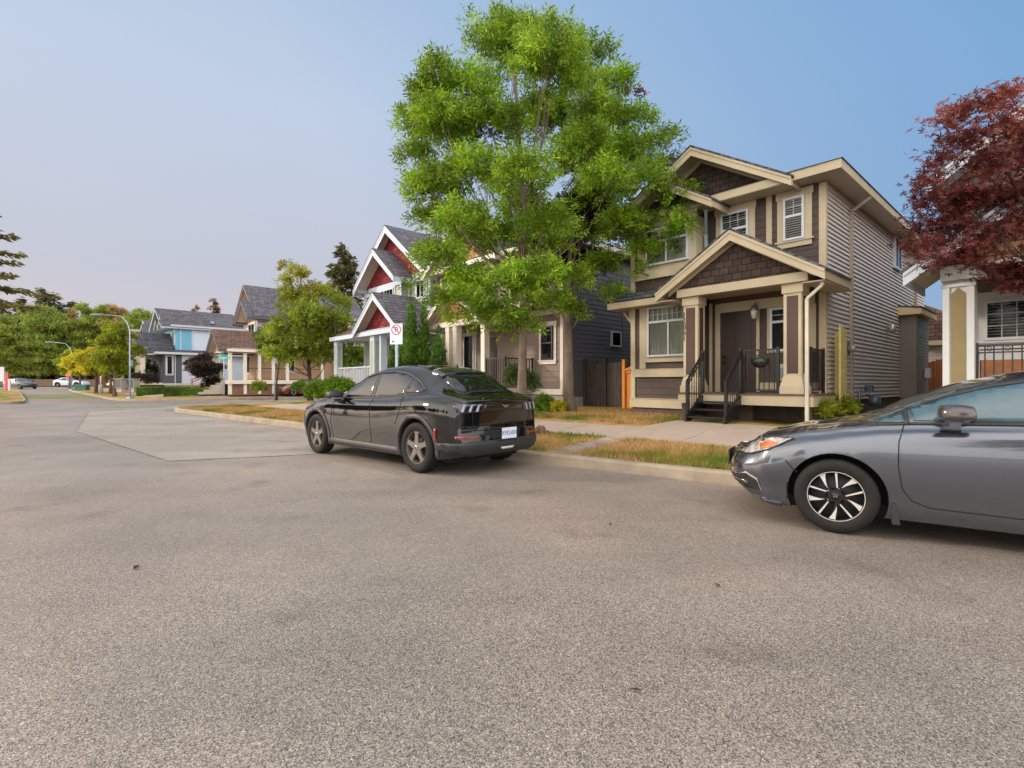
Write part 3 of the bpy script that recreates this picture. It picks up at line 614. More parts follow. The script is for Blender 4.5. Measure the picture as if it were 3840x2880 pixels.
def hip(H, x0, x1, y0, y1, z, slope, roof=ROOFD, fas=CREAM, soff=SOFFIT, fh=.2, name='roof', gable_front=False):
    hx = (x1-x0)/2; hy = (y1-y0)/2; mb = MB()
    if hx <= hy: r0 = (x0+hx, y0+hx); r1 = (x0+hx, y1-hx); h = hx*slope
    else: r0 = (x0+hy, y0+hy); r1 = (x1-hy, y0+hy); h = hy*slope
    V_ = [(x0, y0, z), (x1, y0, z), (x1, y1, z), (x0, y1, z), (*r0, z+h), (*r1, z+h)]
    F = [(0, 1, 4), (1, 2, 5, 4), (2, 3, 5), (3, 0, 4, 5), (0, 3, 2, 1)] if hx <= hy else [(0, 1, 5, 4), (1, 2, 5), (2, 3, 4, 5), (3, 0, 4), (0, 3, 2, 1)]
    mb.add(V_, F); rf = H.put(name, mb, roof)
    mb = MB(); e = .03
    mb.box(x0+e, x1-e, y0+e, y0+e+.03, z-fh, z-.004); mb.box(x0+e, x1-e, y1-e-.03, y1-e, z-fh, z-.004)
    mb.box(x0+e, x0+e+.03, y0+e+.031, y1-e-.031, z-fh, z-.004); mb.box(x1-e-.03, x1-e, y0+e+.031, y1-e-.031, z-fh, z-.004)
    H.put('fascia', mb, fas, rf)
    mb = MB(); mb.box(x0+.065, x1-.065, y0+.065, y1-.065, z-fh+.01, z-fh+.03); H.put('soffit', mb, soff, rf)
    return rf
def railing(H, p, q, zb, zt, m=IRON, posts=(0, 1), step=.11, zb2=None, zt2=None, w=.035, name='railing', pick=.016, scroll=False):
    """railing between two plan points; zb2/zt2 heights at q for a sloping one"""
    zb2 = zb if zb2 is None else zb2; zt2 = zt if zt2 is None else zt2
    mb = MB(); P = lambda t, z: (p[0]+(q[0]-p[0])*t, p[1]+(q[1]-p[1])*t, z)
    L_ = math.hypot(q[0]-p[0], q[1]-p[1])
    mb.bar(P(0, zt), P(1, zt2), w*1.3, w); mb.bar(P(0, zb+.08), P(1, zb2+.08), w*.8, w*.8)
    if scroll: mb.bar(P(0, zt-.12), P(1, zt2-.12), w*.6, w*.6)
    k = max(2, int(L_/step))
    for i in range(1, k):
        t = i/k; mb.bar(P(t, zb+(zb2-zb)*t+.08), P(t, zt+(zt2-zt)*t), pick)
        if scroll and i % 2: 
            c = P(t+.5/k, zt+(zt2-zt)*t-.06); mb.tube([(c[0]+.03*math.cos(a)*(q[0]-p[0])/L_, c[1]+.03*math.cos(a)*(q[1]-p[1])/L_, c[2]+.035*math.sin(a)) for a in np.linspace(0, 2*math.pi, 9)], .006, 5, False)
    for t in posts: mb.bar(P(t, zb+(zb2-zb)*t-.02), P(t, zt+(zt2-zt)*t+.05), w*1.6)
    return H.put(name, mb, m)
def column(H, x0, x1, y0, y1, z0, z1, m=CREAM, panel=None, base_h=.3, flare=.05, cap_h=.2, faces='fr', inset_pts=None):
    mb = MB()
    f = flare
    mb.box(x0+f, x1-f, y0+f, y1-f, z0, z1)
    if flare > 0:
        mb.box(x0, x1, y0, y1, z0, z0+base_h*.42)
        mb.hexa([(x0+.012, y0+.012, z0+base_h*.42), (x1-.012, y0+.012, z0+base_h*.42), (x1-.012, y1-.012, z0+base_h*.42), (x0+.012, y1-.012, z0+base_h*.42)],
                [(x0+f-.006, y0+f-.006, z0+base_h), (x1-f+.006, y0+f-.006, z0+base_h), (x1-f+.006, y1-f+.006, z0+base_h), (x0+f-.006, y1-f+.006, z0+base_h)])
    mb.box(x0+f*.5, x1-f*.5, y0+f*.5, y1-f*.5, z1-cap_h, z1-.001)
    c = H.put('column', mb, m)
    if panel:
        pz0, pz1 = z0+base_h+.05, z1-cap_h-.06; mb = MB(); X0, X1, Y0, Y1 = x0+f, x1-f, y0+f, y1-f; g = .065
        if 'f' in faces: mb.box(X0+g, X1-g, Y0-.004, Y0+.004, pz0, pz1)
        if 'r' in faces: mb.box(X1-.004, X1+.004, Y0+g, Y1-g, pz0, pz1)
        H.put('column_panel', mb, panel, c)
        mb = MB()   # raised frame strips round the panel
        for (a, b) in ((X0, X0+g-.004), (X1-g+.004, X1)):
            mb.box(a, b, Y0-.012, Y0-.001, pz0-.04, pz1+.04)
        if 'r' in faces:
            for (a, b) in ((Y0+.001, Y0+g-.004), (Y1-g+.004, Y1)): mb.box(X1+.001, X1+.012, a, b, pz0-.04, pz1+.04)
        H.put('column_trim', mb, m, c)
    return c
def pipe(H, pts, m, r_=.04, name='downspout', label=None):
    mb = MB()
    for a, b in zip(pts[:-1], pts[1:]): mb.bar(a, b, r_*1.8, r_*1.5)
    return H.put(name, mb, m, label=label)

# ------------------------------------------------------------------ H1: brown and cream house
H = House('brown_house', 'two-storey dark brown house with cream trim and gabled porch, numbered 12861', (7.09, 11.4), 48, .40)
H1 = H
mb = MB(); siding(mb, 'r', 0, .0, 11.3, .87, 5.86, .105, .038); H.put('side_wall', mb, TAUPE, label='right side wall in taupe lap siding')
mb = MB(); mb.box(-4.78, -.035, .04, 11.28, .1, 5.84); mb.box(-4.78, -2.86, -.46, .04, .1, 5.7); H.put('core_wall', mb, DARKIN)
mb = MB(); mb.box(-4.8, -.03, -.0, 11.3, .1, .62); mb.box(-.031, .0, .0, 11.3, .1, .868); mb.box(-4.8, -2.84, -.5, 0, .1, .6); H.put('foundation', mb, CONCD)
mb = MB()
siding(mb, 'f', 0, -2.85, 0, 1.06, 5.86, .185, .016)
siding(mb, 'f', -.5, -4.8, -2.85, .6, 5.9, .185, .016)
siding(mb, 'r', -2.85, -.47, 0, .6, 5.9, .185, .012)
siding(mb, 'l', -4.8, -.47, 11.3, .6, 5.86, .185, .016)
H.put('front_wall', mb, BROWN, label='dark brown lap siding of the front')
mb = MB()
mb.box(-.12, .0, -.03, -.002, 1.06, 5.85); mb.box(.0, .028, -.03, .10, .87, 5.85)                     # right corner board
mb.box(-4.82, -4.7, -.545, -.502, .62, 5.7); mb.box(-4.84, -4.815, -.545, -.4, .62, 5.7)                # left corner
mb.box(-1.27, -1.14, -.03, -.002, 4.2, 5.86)                                                       # upright board between windows
mb.box(-4.86, -2.8, -.57, -.49, .6, .84); mb.box(-4.88, -2.79, -.59, -.48, .845, .862)                 # base band
mb.box(-2.55, -2.42, -.05, -.002, 1.06, 3.35); mb.box(-2.72, -2.64, -.035, -.002, 1.06, 3.4)
mb.box(-2.42, -.2, -.05, -.018, 3.12, 3.36)                                                        # head board over door
mb.box(-1.5, -1.42, -.05, -.018, 1.08, 3.115); mb.box(-1.25, -.18, -.035, -.018, 2.02, 3.115)
mb.box(-1.41, -.12, -.05, -.018, 1.1, 1.3)
H.put('trim_boards', mb, CREAM)
# upper bay + frieze
mb = MB(); mb.box(-4.62, -2.86, -.53, -.505, 4.46, 5.62); mb.box(-4.66, -2.84, -.60, -.50, 4.2, 4.4); mb.box(-4.6, -2.86, -.56, -.503, 4.405, 4.455)
mb.box(-2.86, -2.83, -.52, -.04, 4.2, 5.7); mb.box(-4.7, -2.8, -.56, -.505, 5.64, 5.84)
H.put('bay_surround', mb, CREAM)
mb = MB(); mb.box(-4.55, -2.86, -.53, -.505, 1.95, 3.5); mb.box(-4.66, -2.86, -.60, -.51, 1.46, 1.67); mb.box(-4.68, -2.86, -.61, -.509, 1.675, 1.69); mb.box(-4.55, -4.35, -.53, -.506, 1.70, 1.95)
mb.box(-4.36, -2.86, -.58, -.535, 1.87, 1.955); H.put('bay_surround', mb, CREAM)
window(H, 'f', -.53, -4.25, -2.98, 2.02, 3.4, None, mull=(-3.6,), rail=2.98, grid=(8, 2, 3.01, 3.35), fill='curtain')
window(H, 'f', -.53, -4.3, -3.02, 4.56, 5.55, None, mull=(-3.66,), rail=5.2, grid=(6, 2, 5.22, 5.5), fill='curtain')
window(H, 'f', -.018, -2.38, -1.68, 4.45, 5.66, CREAM, .15, rail=5.22, grid=(3, 2, 5.25, 5.61))
window(H, 'f', -.018, -.86, -.41, 4.66, 5.66, CREAM, .15, rail=5.22, grid=(2, 2, 5.25, 5.61))
window(H, 'r', .018, 6.3, 7.2, 4.86, 5.84, None, fill='dark', mull=(6.75,), fw=.06)
window(H, 'f', -.035, -1.16, -.5, 2.05, 3.1, None, rail=2.76, grid=(2, 2, 2.79, 3.05), fill='dark', fn=.01)
# door
mb = MB(); mb.box(-2.41, -1.51, -.026, -.017, 1.08, 3.11)
for (a, b) in ((-2.3, -2.02), (-1.92, -1.62)):
    for (c, d) in ((1.2, 1.75), (1.85, 2.5), (2.6, 2.95)):
        mb.box(a, b, -.034, -.027, c, d); 
dr = H.put('door', mb, DOORM); H.put('handle', MB().lathe([(.03, 0), (.034, -.03), (.02, -.06)], (-2.32, -.03, 1.98), 'y', 10), IRON, dr); H.put('deadbolt', MB().lathe([(.03, 0), (.034, -.03), (.015, -.05)], (-2.32, -.03, 1.83), 'y', 10), IRON, dr)
# roofs
hip(H, -5.35, .5, -.62, 11.9, 6.06, .40, name='main_roof')
gable(H, -2.9, 2.42, -.68, 2.6, 5.98, .62, wall=SHAKEB, wy=-.07, wz=6.05, inner=CREAM, inw=.13)
mb = MB(); mb.box(-5.0, -.62, -.11, -.03, 5.86, 6.06); mb.box(-5.0, -.62, -.14, -.02, 5.845, 5.862); mb.box(-2.9-2.3, -2.9+2.3, -.60, -.04, 5.84, 5.846); H.put('frieze_board', mb, CREAM)
gable(H, -3.72, 1.55, -1.0, 1.2, 5.86, .62, wall=SHAKEB, wy=-.55, wz=5.85, inner=CREAM, inw=.12)
# skirt roof over lower bay
mb = MB(); mb.add([(-5.35, -1.0, 3.62), (-2.6, -1.0, 3.62), (-2.85, -.5, 3.93), (-4.95, -.5, 3.93), (-5.35, .3, 3.62), (-4.8, .3, 3.93)], [(0, 1, 2, 3), (4, 0, 3, 5)])
mb.add([(-5.35, -1.0, 3.60), (-2.6, -1.0, 3.60), (-2.85, -.5, 3.60), (-4.8, -.5, 3.6), (-4.8, .3, 3.6), (-5.35, .3, 3.60)], [(5, 4, 3, 2, 1, 0)])
sk = H.put('skirt_roof', mb, ROOFD)
mb = MB(); mb.box(-5.34, -2.62, -.99, -.96, 3.42, 3.598); mb.box(-5.34, -5.31, -.958, .3, 3.42, 3.598); H.put('fascia', mb, CREAM, sk)
mb = MB(); mb.box(-5.3, -2.62, -.955, -.5, 3.42, 3.44); mb.box(-5.3, -4.8, -.499, .3, 3.42, 3.44); H.put('soffit', mb, SOFFIT, sk)
mb = MB(); mb.box(-5.0, -4.9, -.4, -.3, 3.1, 3.4); mb.bar((-4.85, -.35, 2.95), (-5.2, -.35, 3.38), .06); H.put('bracket', mb, CREAM)
# porch
mb = MB(); mb.box(-2.84, .22, -1.46, -.03, 1.02, 1.06); DK = H.put('porch_deck', mb, DECKM)
mb = MB(); mb.box(-2.82, .2, -1.44, -1.40, .80, 1.018); mb.box(.16, .2, -1.398, -.03, .80, 1.018); H.put('deck_fascia', mb, CREAM, DK)
mb = MB(); mb.box(-2.8, -2.7, -1.3, -1.2, .2, .8); mb.box(.0, .1, -1.3, -1.15, .2, .8); mb.box(-1.6, -1.3, -.75, -.6, .2, .8); mb.box(-2.83, .0, -.02, -.001, .2, .86); H.put('deck_post', mb, CONCD, DK)
column(H, -.46, .02, -1.42, -.96, 1.062, 3.4, CREAM, BROWNP, base_h=.38, flare=.065)
column(H, -2.78, -2.28, -1.42, -.96, 1.062, 3.4, CREAM, BROWNP, base_h=.38, flare=.065)
mb = MB(); mb.box(-2.85, .1, -1.46, -1.30, 3.405, 3.60); mb.box(-2.83, .08, -1.475, -1.461, 3.405, 3.43); mb.box(-.05, .1, -1.298, -.03, 3.405, 3.6); mb.box(-2.85, -2.7, -1.298, -.55, 3.405, 3.6); H.put('porch_beam', mb, CREAM)
mb = MB(); mb.box(-2.69, -.06, -1.29, -.03, 3.5, 3.52); H.put('porch_ceiling', mb, SOFFIT)
mb = MB(); mb.box(-2.6, -.1, -.06, -.03, 3.36, 3.5); H.put('header_board', mb, BROWNP)
gable(H, -1.42, 1.9, -1.68, .02, 3.6, .625, wall=SHAKEB, wy=-1.42, wz=3.605, inner=CREAM, inw=.14, fh=.21, name='porch_roof')
for q in ((.05, .46, -1.62, .0), (-3.28, -2.86, -1.62, -.62)): H.put('soffit', MB().box(*q, 3.33, 3.35), SOFFIT)
mb = MB(); mb.box(.035, .48, -.0, .30, 3.34, 3.62); H.put('end_block', mb, CREAM)
pipe(H, [(.38, -1.5, 3.33), (.38, -1.5, 3.26), (.1, -1.49, 3.02), (.1, -1.49, .40)], mat('pale_pipe', lin((196, 190, 176)), .5), .036, label='pale downspout in front of the right porch column')
pipe(H, [(.45, 1.8, 5.83), (.42, 1.8, 5.78), (.06, 1.77, 5.55), (.06, 1.77, .62), (.12, 1.9, .45), (.3, 2.1, .36)], mat('taupe_pipe', lin((160, 148, 138)), .5), .045)
pipe(H, [(.45, 9.9, 5.83), (.42, 9.8, 5.78), (.06, 9.5, 5.5), (.06, 9.5, .6)], MATS['taupe_pipe'], .045)
pipe(H, [(-2.45, -.75, 5.65), (-2.72, -.2, 5.2), (-2.72, -.10, 3.95)], GALV, .04)
# porch rails and steps
railing(H, (-1.22, -1.38), (-.47, -1.38), 1.06, 2.02, step=.10, scroll=True, posts=(0, .96))
railing(H, (.0, -.95), (.0, -.12), 1.06, 2.02, step=.09, posts=(0, .97))
railing(H, (-2.62, -.93), (-2.62, -.5), 1.06, 1.98, step=.09, posts=(0, 1))
for x in (-2.18, -1.28): railing(H, (x, -1.42), (x, -2.16), 1.04, 2.02, step=.10, zb2=.42, zt2=1.34, posts=(0,), scroll=True, name='stair_railing')
mb = MB()
for x in (-2.18, -1.28):
    mb.prism_x([(-1.45, 1.0), (-1.45, .72), (-2.12, .38), (-2.24, .38), (-2.24, .55)], x-.025, x+.025); mb.bar((x, -2.16, .38), (x, -2.16, 1.34), .055)
ST = H.put('stairs', mb, IRON)
mb = MB()
for i, (y, z) in enumerate(((-2.2, .54), (-1.97, .70), (-1.73, .87))): mb.box(-2.15, -1.31, y, y+.25, z-.035, z)
H.put('tread', mb, IRON, ST)
# house number on the left column, one digit above the other
for i, ch in enumerate('12861'):
    text_obj(ch, .19, IRON, H.t, (-2.695, -1.372, 2.93-.145*i-.36), (R(90), 0, 0), name='house_number')
# bump-out on the side wall
mb = MB(); siding(mb, 'r', .42, 7.26, 9.4, .8, 3.5, .105, .018); siding(mb, 'f', 7.26, .02, .42, .8, 3.5, .105, .012); BO = H.put('bump_out', mb, TAUPE2)
mb = MB(); mb.box(.34, .445, 7.235, 7.255, .8, 3.5); mb.box(.425, .45, 7.236, 7.33, .8, 3.5); H.put('corner_trim', mb, TAUPE2, BO)
mb = MB(); mb.hexa([(.0, 7.0, 3.45), (.62, 7.0, 3.45), (.62, 9.6, 3.45), (0, 9.6, 3.45)], [(.0, 7.0, 3.72), (.62, 7.0, 3.62), (.62, 9.6, 3.62), (0, 9.6, 3.72)]); H.put('bump_out_roof', mb, mat('cream_fascia_side', lin((214, 190, 150)), .6), BO)
mb = MB(); mb.hexa([(.02, 6.98, 3.735), (.64, 6.98, 3.635), (.64, 9.62, 3.635), (0.02, 9.62, 3.735)], [(.02, 6.98, 3.77), (.64, 6.98, 3.67), (.64, 9.62, 3.67), (.02, 9.62, 3.77)]); H.put('bump_out_shingles', mb, ROOFD, BO)
# utility screen board, meters, lights
mb = MB(); mb.prism_x([(.1, .6), (.1, 2.6), (.55, 2.5), (.55, .6)], .24, .28); mb.box(.03, .24, .56, .6, .6, 2.45)
H.put('screen_board', mb, mat('pale_yellow_board', lin((205, 190, 125)), .6))
def fixture(name, label, cat, org, mbs):
    t = thing(name, label, cat, org, -R(48))
    for nme, mb_, m_, *rest in mbs: 
        o = mb_.build(nme, m_, t)
    return t
def HP(x, y, z): X, Y = HL(x, y); return (X, Y, z)
mb1 = MB().box(.0, .1, -.15, .15, .0, .32); mb1.box(.0, .08, -.55, -.3, -.1, .25)
mb2 = MB().lathe([(.0, 0), (.085, 0), (.085, .12), (.06, .15), (.0, .15)], (.1, 0, .16), 'x', 16)
mb3 = MB().bar((.04, 0, 0), (.04, 0, -.7), .05); mb3.bar((.04, -.42, -.1), (.04, -.42, -.6), .04); mb3.box(.0, .07, -.5, -.38, -.55, -.3); mb3.bar((.04, -.42, -.55), (.04, -.1, -.75), .035)
fixture('electricity_meter', 'round glass electricity meter with grey boxes on the taupe side wall', 'meter', HP(.03, 1.25, 1.95), [('meter_box', mb1, METG), ('meter_glass', mb2, mat('meter_face', lin((150, 150, 140)), .15, coat=1)), ('conduit', mb3, METG)])
mb1 = MB().lathe([(0, 0), (.12, 0), (.13, .1), (.12, .22), (0, .22)], (.2, 0, -.12), 'x', 14); mb1.box(.1, .26, -.1, .1, .1, .28)
mb2 = MB().tube([(.05, -.35, -.5), (.05, -.35, .15), (.12, -.2, .22), (.18, 0, .2)], .022, 8); mb2.tube([(.15, .12, 0), (.12, .3, .02), (.03, .32, .02)], .022, 8)
fixture('gas_meter', 'grey gas meter with bent pipes low on the taupe side wall', 'meter', HP(.03, 2.75, .95), [('meter_body', mb1, mat('gas_grey', lin((88, 104, 118)), .4, metal=.3)), ('pipe', mb2, METG)])
mb1 = MB().box(0, .03, -.06, .06, -.08, .08); mb2 = MB().lathe([(.03, .12), (.06, .1), (.09, -.02), (.1, -.12), (.07, -.12)], (.14, 0, .03), 'z', 14); mb2.tube([(.02, 0, .08), (.14, 0, .15)], .015, 6)
fixture('wall_lamp', 'small metal downlight high on the taupe side wall', 'lamp', HP(.03, 5.5, 2.9), [('backplate', mb1, METG), ('lamp_shade', mb2, mat('brushed_shade', lin((170, 175, 170)), .35, metal=.5))])
mb1 = MB().box(0, .14, -.14, .14, -.16, .16); mb2 = MB().box(.02, .12, -.1, .1, -.2, -.165)
fixture('vent_cover', 'white square vent cover on the grey bump-out', 'vent', HP(.45, 8.7, 1.62), [('cover', mb1, WHITE), ('hood', mb2, METG)])
mb1 = MB().lathe([(.01, .14), (.05, .13), (.09, .05), (.085, .03)], (0, 0, 0), 'z', 14); mb1.tube([(0, .2, .12), (0, .1, .2), (0, 0, .14)], .012, 6)
mb2 = MB().lathe([(.06, .03), (.075, 0), (.055, -.15), (.02, -.19)], (0, 0, 0), 'z', 14)
fixture('porch_lantern', 'bell shaped lantern over the dark front door', 'lamp', HP(-1.47, -.25, 3.05), [('lamp_hood', mb1, METG), ('lamp_glass', mb2, mat('frosted_glass', lin((215, 210, 195)), .3))])
mb1 = MB().lathe([(.02, 0), (.10, .02), (.17, .1), (.18, .2), (.16, .2), (.14, .1)], (0, 0, 0), 'z', 14); mb2 = MB()
for k in range(40):
    a = random.uniform(0, 6.28); r_ = random.uniform(0, .16); mb2.add([(r_*math.cos(a), r_*math.sin(a), .18), (r_*math.cos(a)+.02, r_*math.sin(a), .19), (1.4*r_*math.cos(a), 1.4*r_*math.sin(a), .26+random.random()*.06)], [(0, 1, 2)])
fixture('hanging_planter', 'dark round planter hooked on the porch railing', 'planter', HP(-.82, -1.52, 1.62), [('bowl', mb1, IRON), ('plant', mb2, mat('dark_leaf', (.03, .05, .02), .7))])
mb1 = MB().box(-.13, .13, -.03, 0, -.2, .2); mb2 = MB().box(-.07, .07, -.06, -.031, -.12, .1)
fixture('outlet_plate', 'pale plate with small grey box on wall behind porch railing', 'plate', HP(-.87, -.02, 1.55), [('plate', mb1, CREAM), ('box', mb2, METG)])

# ------------------------------------------------------------------ H2: grey-brown house behind the ash tree
GB = mat('grey_brown_boards', lin((124, 108, 98)), .6, var=.1, stretch=(1, 1, 6)); SL = mat('slate_vinyl', lin((98, 96, 100)), .5, var=.06)
PALE = mat('pale_stone_paint', lin((222, 212, 200)), .55, var=.05)
H = House('grey_brown_house', 'grey-brown house with pale trim half hidden behind the big ash tree', (1.75, 17.3), 48, .42)
mb = MB(); siding(mb, 'r', 0, 0, 3.4, .8, 6.1, .16, .02); siding(mb, 'r', .0, 3.45, 12, .8, 6.1, .16, .02); mb.box(-.05, .03, 3.38, 3.46, .8, 6.1); H.put('side_wall', mb, SL)
mb = MB(); mb.box(-7.4, -.04, .04, 11.9, .2, 6.0); H.put('core_wall', mb, DARKIN)
mb = MB(); siding(mb, 'f', 0, -7.4, 0, .9, 6.1, .2, .018); siding(mb, 'l', -7.4, 0, 12, .9, 6.1, .2, .018); H.put('front_wall', mb, GB)
mb = MB(); mb.box(-7.4, .0, .0, 12, .2, .86); H.put('foundation', mb, CONC)
mb = MB(); mb.box(-.1, .0, -.04, -.002, .9, 6.05); mb.box(.0, .03, -.04, .08, .9, 6.05); mb.box(-2.0, .03, -.06, -.003, .88, 1.08); mb.box(-1.35, -1.2, -.08, -.02, 1.0, 1.25); mb.box(-7.42, -7.3, -.04, -.002, .9, 6.0); mb.box(-7.4, 0.02, -.06, -.003, 3.7, 3.9); H.put('trim_boards', mb, PALE)
bfr = mat('black_sash', (.015, .015, .016), .4)
window(H, 'f', -.018, -.98, -.42, 2.1, 3.3, PALE, .13, frame=bfr, rail=2.7, grid=(2, 2, 2.73, 3.25), fill='curtain')
window(H, 'r', .02, 2.62, 3.22, 2.67, 3.25, None, fill='dark')
window(H, 'f', -.018, -2.6, -1.4, 4.5, 5.6, PALE, .13, fill='blind', mull=(-2.0,))
window(H, 'f', -.018, -6.8, -6.35, 1.9, 3.3, PALE, .1, fill='dark'); window(H, 'f', -.018, -5.6, -4.9, 1.5, 3.3, PALE, .1, fill='blind')
mb = MB(); mb.box(-4.4, -3.5, -.03, -.017, 1.1, 3.1); dr = H.put('door', mb, DOORM); mb = MB(); mb.lathe([(.03, 0), (.03, -.05)], (-4.3, -.03, 2.0), 'y', 8); H.put('handle', mb, METG, dr)
mb = MB(); mb.box(-6.9, -1.35, -1.5, -.03, .98, 1.08); DK = H.put('porch_deck', mb, PALE)
mb = MB()
for i in range(16):
    for sgn in (-1, 1): x = -2.6+i*.1; mb.bar((x, -1.47, .3), (x+.55*sgn, -1.47-.012*sgn, .95), .03, .012)
mb2 = MB(); mb2.box(-2.45, -1.1, -1.55, -1.5, .92, 1.0)
LT = H.put('lattice', mb, PALE)
for (a, b) in ((-5.0, -4.72), (-4.5, -4.22), (-2.75, -2.5)): column(H, a, b, -1.45, -1.17, 1.082, 3.5, PALE, None, base_h=.2, flare=.02)
gable(H, -4.3, 1.95, -1.8, 0, 3.62, .8, roof=ROOFD, rake=PALE, soff=SOFFITW, wall=SHAKET, wy=-1.4, wz=3.7, inner=PALE, name='porch_roof')
mb = MB(); mb.box(-6.1, -2.4, -1.46, -1.3, 3.5, 3.7); H.put('porch_beam', mb, PALE)
railing(H, (-2.45, -1.4), (-1.4, -1.4), 1.08, 2.15, step=.13, pick=.025); railing(H, (-6.8, -1.4), (-5.0, -1.4), 1.08, 2.0, step=.13, pick=.02)
railing(H, (-1.4, -1.4), (-1.4, -.1), 1.08, 2.15, step=.13, pick=.025)
hip(H, -7.9, .5, -.5, 12.5, 6.3, .45, fas=PALE, soff=SOFFITW, name='main_roof')
gable(H, -5.3, 2.5, -.7, 3, 6.2, .8, rake=PALE, soff=SOFFITW, wall=SHAKET, wy=-.05, wz=6.1, inner=PALE)
mb = MB(); mb.box(-2.4, .1, -1.0, -.0, 4.0, 4.05); mb.hexa([(-2.4, -1, 4.05), (.1, -1, 4.05), (.1, 0, 4.05), (-2.4, 0, 4.05)], [(-2.4, -1, 4.1), (.1, -1, 4.1), (.1, 0, 4.5), (-2.4, 0, 4.5)]); sk = H.put('skirt_roof', mb, ROOFG)
mb = MB(); mb.box(-2.42, .12, -1.04, -1.005, 3.9, 4.1); mb.box(.105, .13, -1.0, -.1, 3.9, 4.1); H.put('fascia', mb, PALE, sk)

# ------------------------------------------------------------------ H3: sage house with red gables and white trim
SAGE = mat('sage_siding', lin((170, 175, 160)), .6, var=.06, stretch=(1, 1, 6))
H = House('sage_house', 'sage green house with steep red shingled gables and white trim', (-3.8, 23.5), 48, .42)
mb = MB(); siding(mb, 'f', 0, -6.8, 0, 1.1, 6.45, .2, .02); siding(mb, 'r', 0, 0, 11, 1.1, 6.45, .2, .02); siding(mb, 'l', -6.8, 0, 11, 1.1, 6.45, .2, .02); siding(mb, 'f', -.45, -5.15, -1.95, 4.5, 6.4, .2, .02); siding(mb, 'r', -1.95, -.43, 0, 4.5, 6.4, .2, .02); H.put('wall', mb, SAGE)
mb = MB(); mb.box(-6.76, -.04, .04, 10.95, .2, 6.4); mb.box(-5.1, -2.0, -.4, .04, 4.52, 6.3); H.put('core_wall', mb, DARKIN)
mb = MB(); mb.box(-6.8, .0, 0, 11, .2, 1.09); H.put('foundation', mb, CONC)
mb = MB(); mb.box(-.14, .0, -.04, -.003, 1.1, 6.35); mb.box(0, .04, -.04, .14, 1.1, 6.35); mb.box(-6.82, -6.66, -.04, -.003, 1.1, 6.3); mb.box(-1.97, -1.85, -.49, -.452, 4.5, 6.3); mb.box(-5.17, -5.03, -.49, -.452, 4.5, 6.3)
mb.box(-7.0, .2, -.07, -.042, 6.32, 6.55); mb.box(-5.3, -1.8, -.52, -.492, 6.1, 6.32); mb.box(.0, .045, .15, .3, 1.1, 6.3) if False else None
H.put('trim_boards', mb, WTRIM)
window(H, 'f', -.02, -1.12, -.4, 5.35, 6.2, WTRIM, .16, mull=(-.76,), fill='curtain'); window(H, 'f', -.47, -4.5, -2.55, 5.25, 6.02, WTRIM, .12, mull=(-3.5,), grid=(6, 2, 5.3, 5.97), fill='blind')
window(H, 'f', -.02, -6.35, -5.6, 5.1, 6.1, WTRIM, .12, fill='dark'); window(H, 'f', -.02, -2.6, -1.0, 1.9, 3.3, WTRIM, .12, mull=(-1.8,), rail=2.85, grid=(4, 1, 2.88, 3.25), fill='dark')
window(H, 'f', -.02, -5.2, -4.2, 1.9, 3.3, WTRIM, .12, rail=2.9, fill='blind')
mb = MB(); mb.box(-3.9, -3.0, -.03, -.019, 1.1, 3.2); dr = H.put('door', mb, DOORM); mb = MB(); mb.lathe([(.03, 0), (.03, -.05)], (-3.1, -.03, 2.1), 'y', 8); H.put('handle', mb, METG, dr)
gable(H, -3.4, 3.75, -.55, 11.5, 6.5, .76, th=.2, fh=.32, roof=ROOFG, rake=WTRIM, soff=SOFFITW, wall=SHAKER, wy=-.04, wz=6.5, inner=None, name='main_roof')
gable(H, -3.55, 2.1, -1.15, .2, 6.45, .78, fh=.3, roof=ROOFG, rake=WTRIM, soff=SOFFITW, wall=SHAKER, wy=-.47, wz=6.32, inner=None)
mb = MB(); mb.hexa([(-6.5, -2.1, 3.65), (.2, -2.1, 3.65), (.2, .0, 3.65), (-6.5, 0, 3.65)], [(-6.5, -2.1, 3.7), (.2, -2.1, 3.7), (.2, 0, 4.7), (-6.5, 0, 4.7)]); sk = H.put('skirt_roof', mb, ROOFB)
mb = MB(); mb.box(-6.54, .24, -2.14, -2.105, 3.5, 3.7); mb.box(-6.54, -6.505, -2.1, 0, 3.5, 3.7); H.put('fascia', mb, WTRIM, sk); mb = MB(); mb.box(-6.5, .2, -2.1, -.03, 3.6, 3.645); H.put('soffit', mb, SOFFITW, sk)
gable(H, -1.25, 2.15, -2.3, .0, 3.78, .77, fh=.28, roof=ROOFG, rake=WTRIM, soff=SOFFITW, wall=SHAKER, wy=-1.75, wz=3.78, inner=None, name='porch_roof')
mb = MB(); mb.box(-3.2, .7, -2.0, -1.76, 3.52, 3.78); mb.box(-6.3, -3.2, -2.0, -1.84, 3.48, 3.6); H.put('porch_beam', mb, WTRIM)
sgp = mat('sage_panel', lin((150, 155, 140)), .6)
for (a, b) in ((-6.3, -5.95), (-2.15, -1.7), (-1.2, -1.05), (.2, .6)): column(H, a, b, -2.0, -1.65, 1.1, 3.52, WTRIM, sgp if b-a > .2 else None, base_h=.2, flare=.02)
mb = MB(); mb.box(-6.4, .6, -2.05, -.03, 1.0, 1.1); mb.box(-6.4, .6, -2.04, -1.98, .75, .99); H.put('porch_deck', mb, WTRIM)
railing(H, (-5.95, -1.85), (-2.1, -1.85), 1.1, 2.06, WHITE, step=.17, w=.05, pick=.026)
pipe(H, [(.1, -.5, 6.3), (-1.7, -.12, 6.1), (-1.75, -.1, 5.9), (-1.75, -.1, 4.5)], WTRIM, .05)

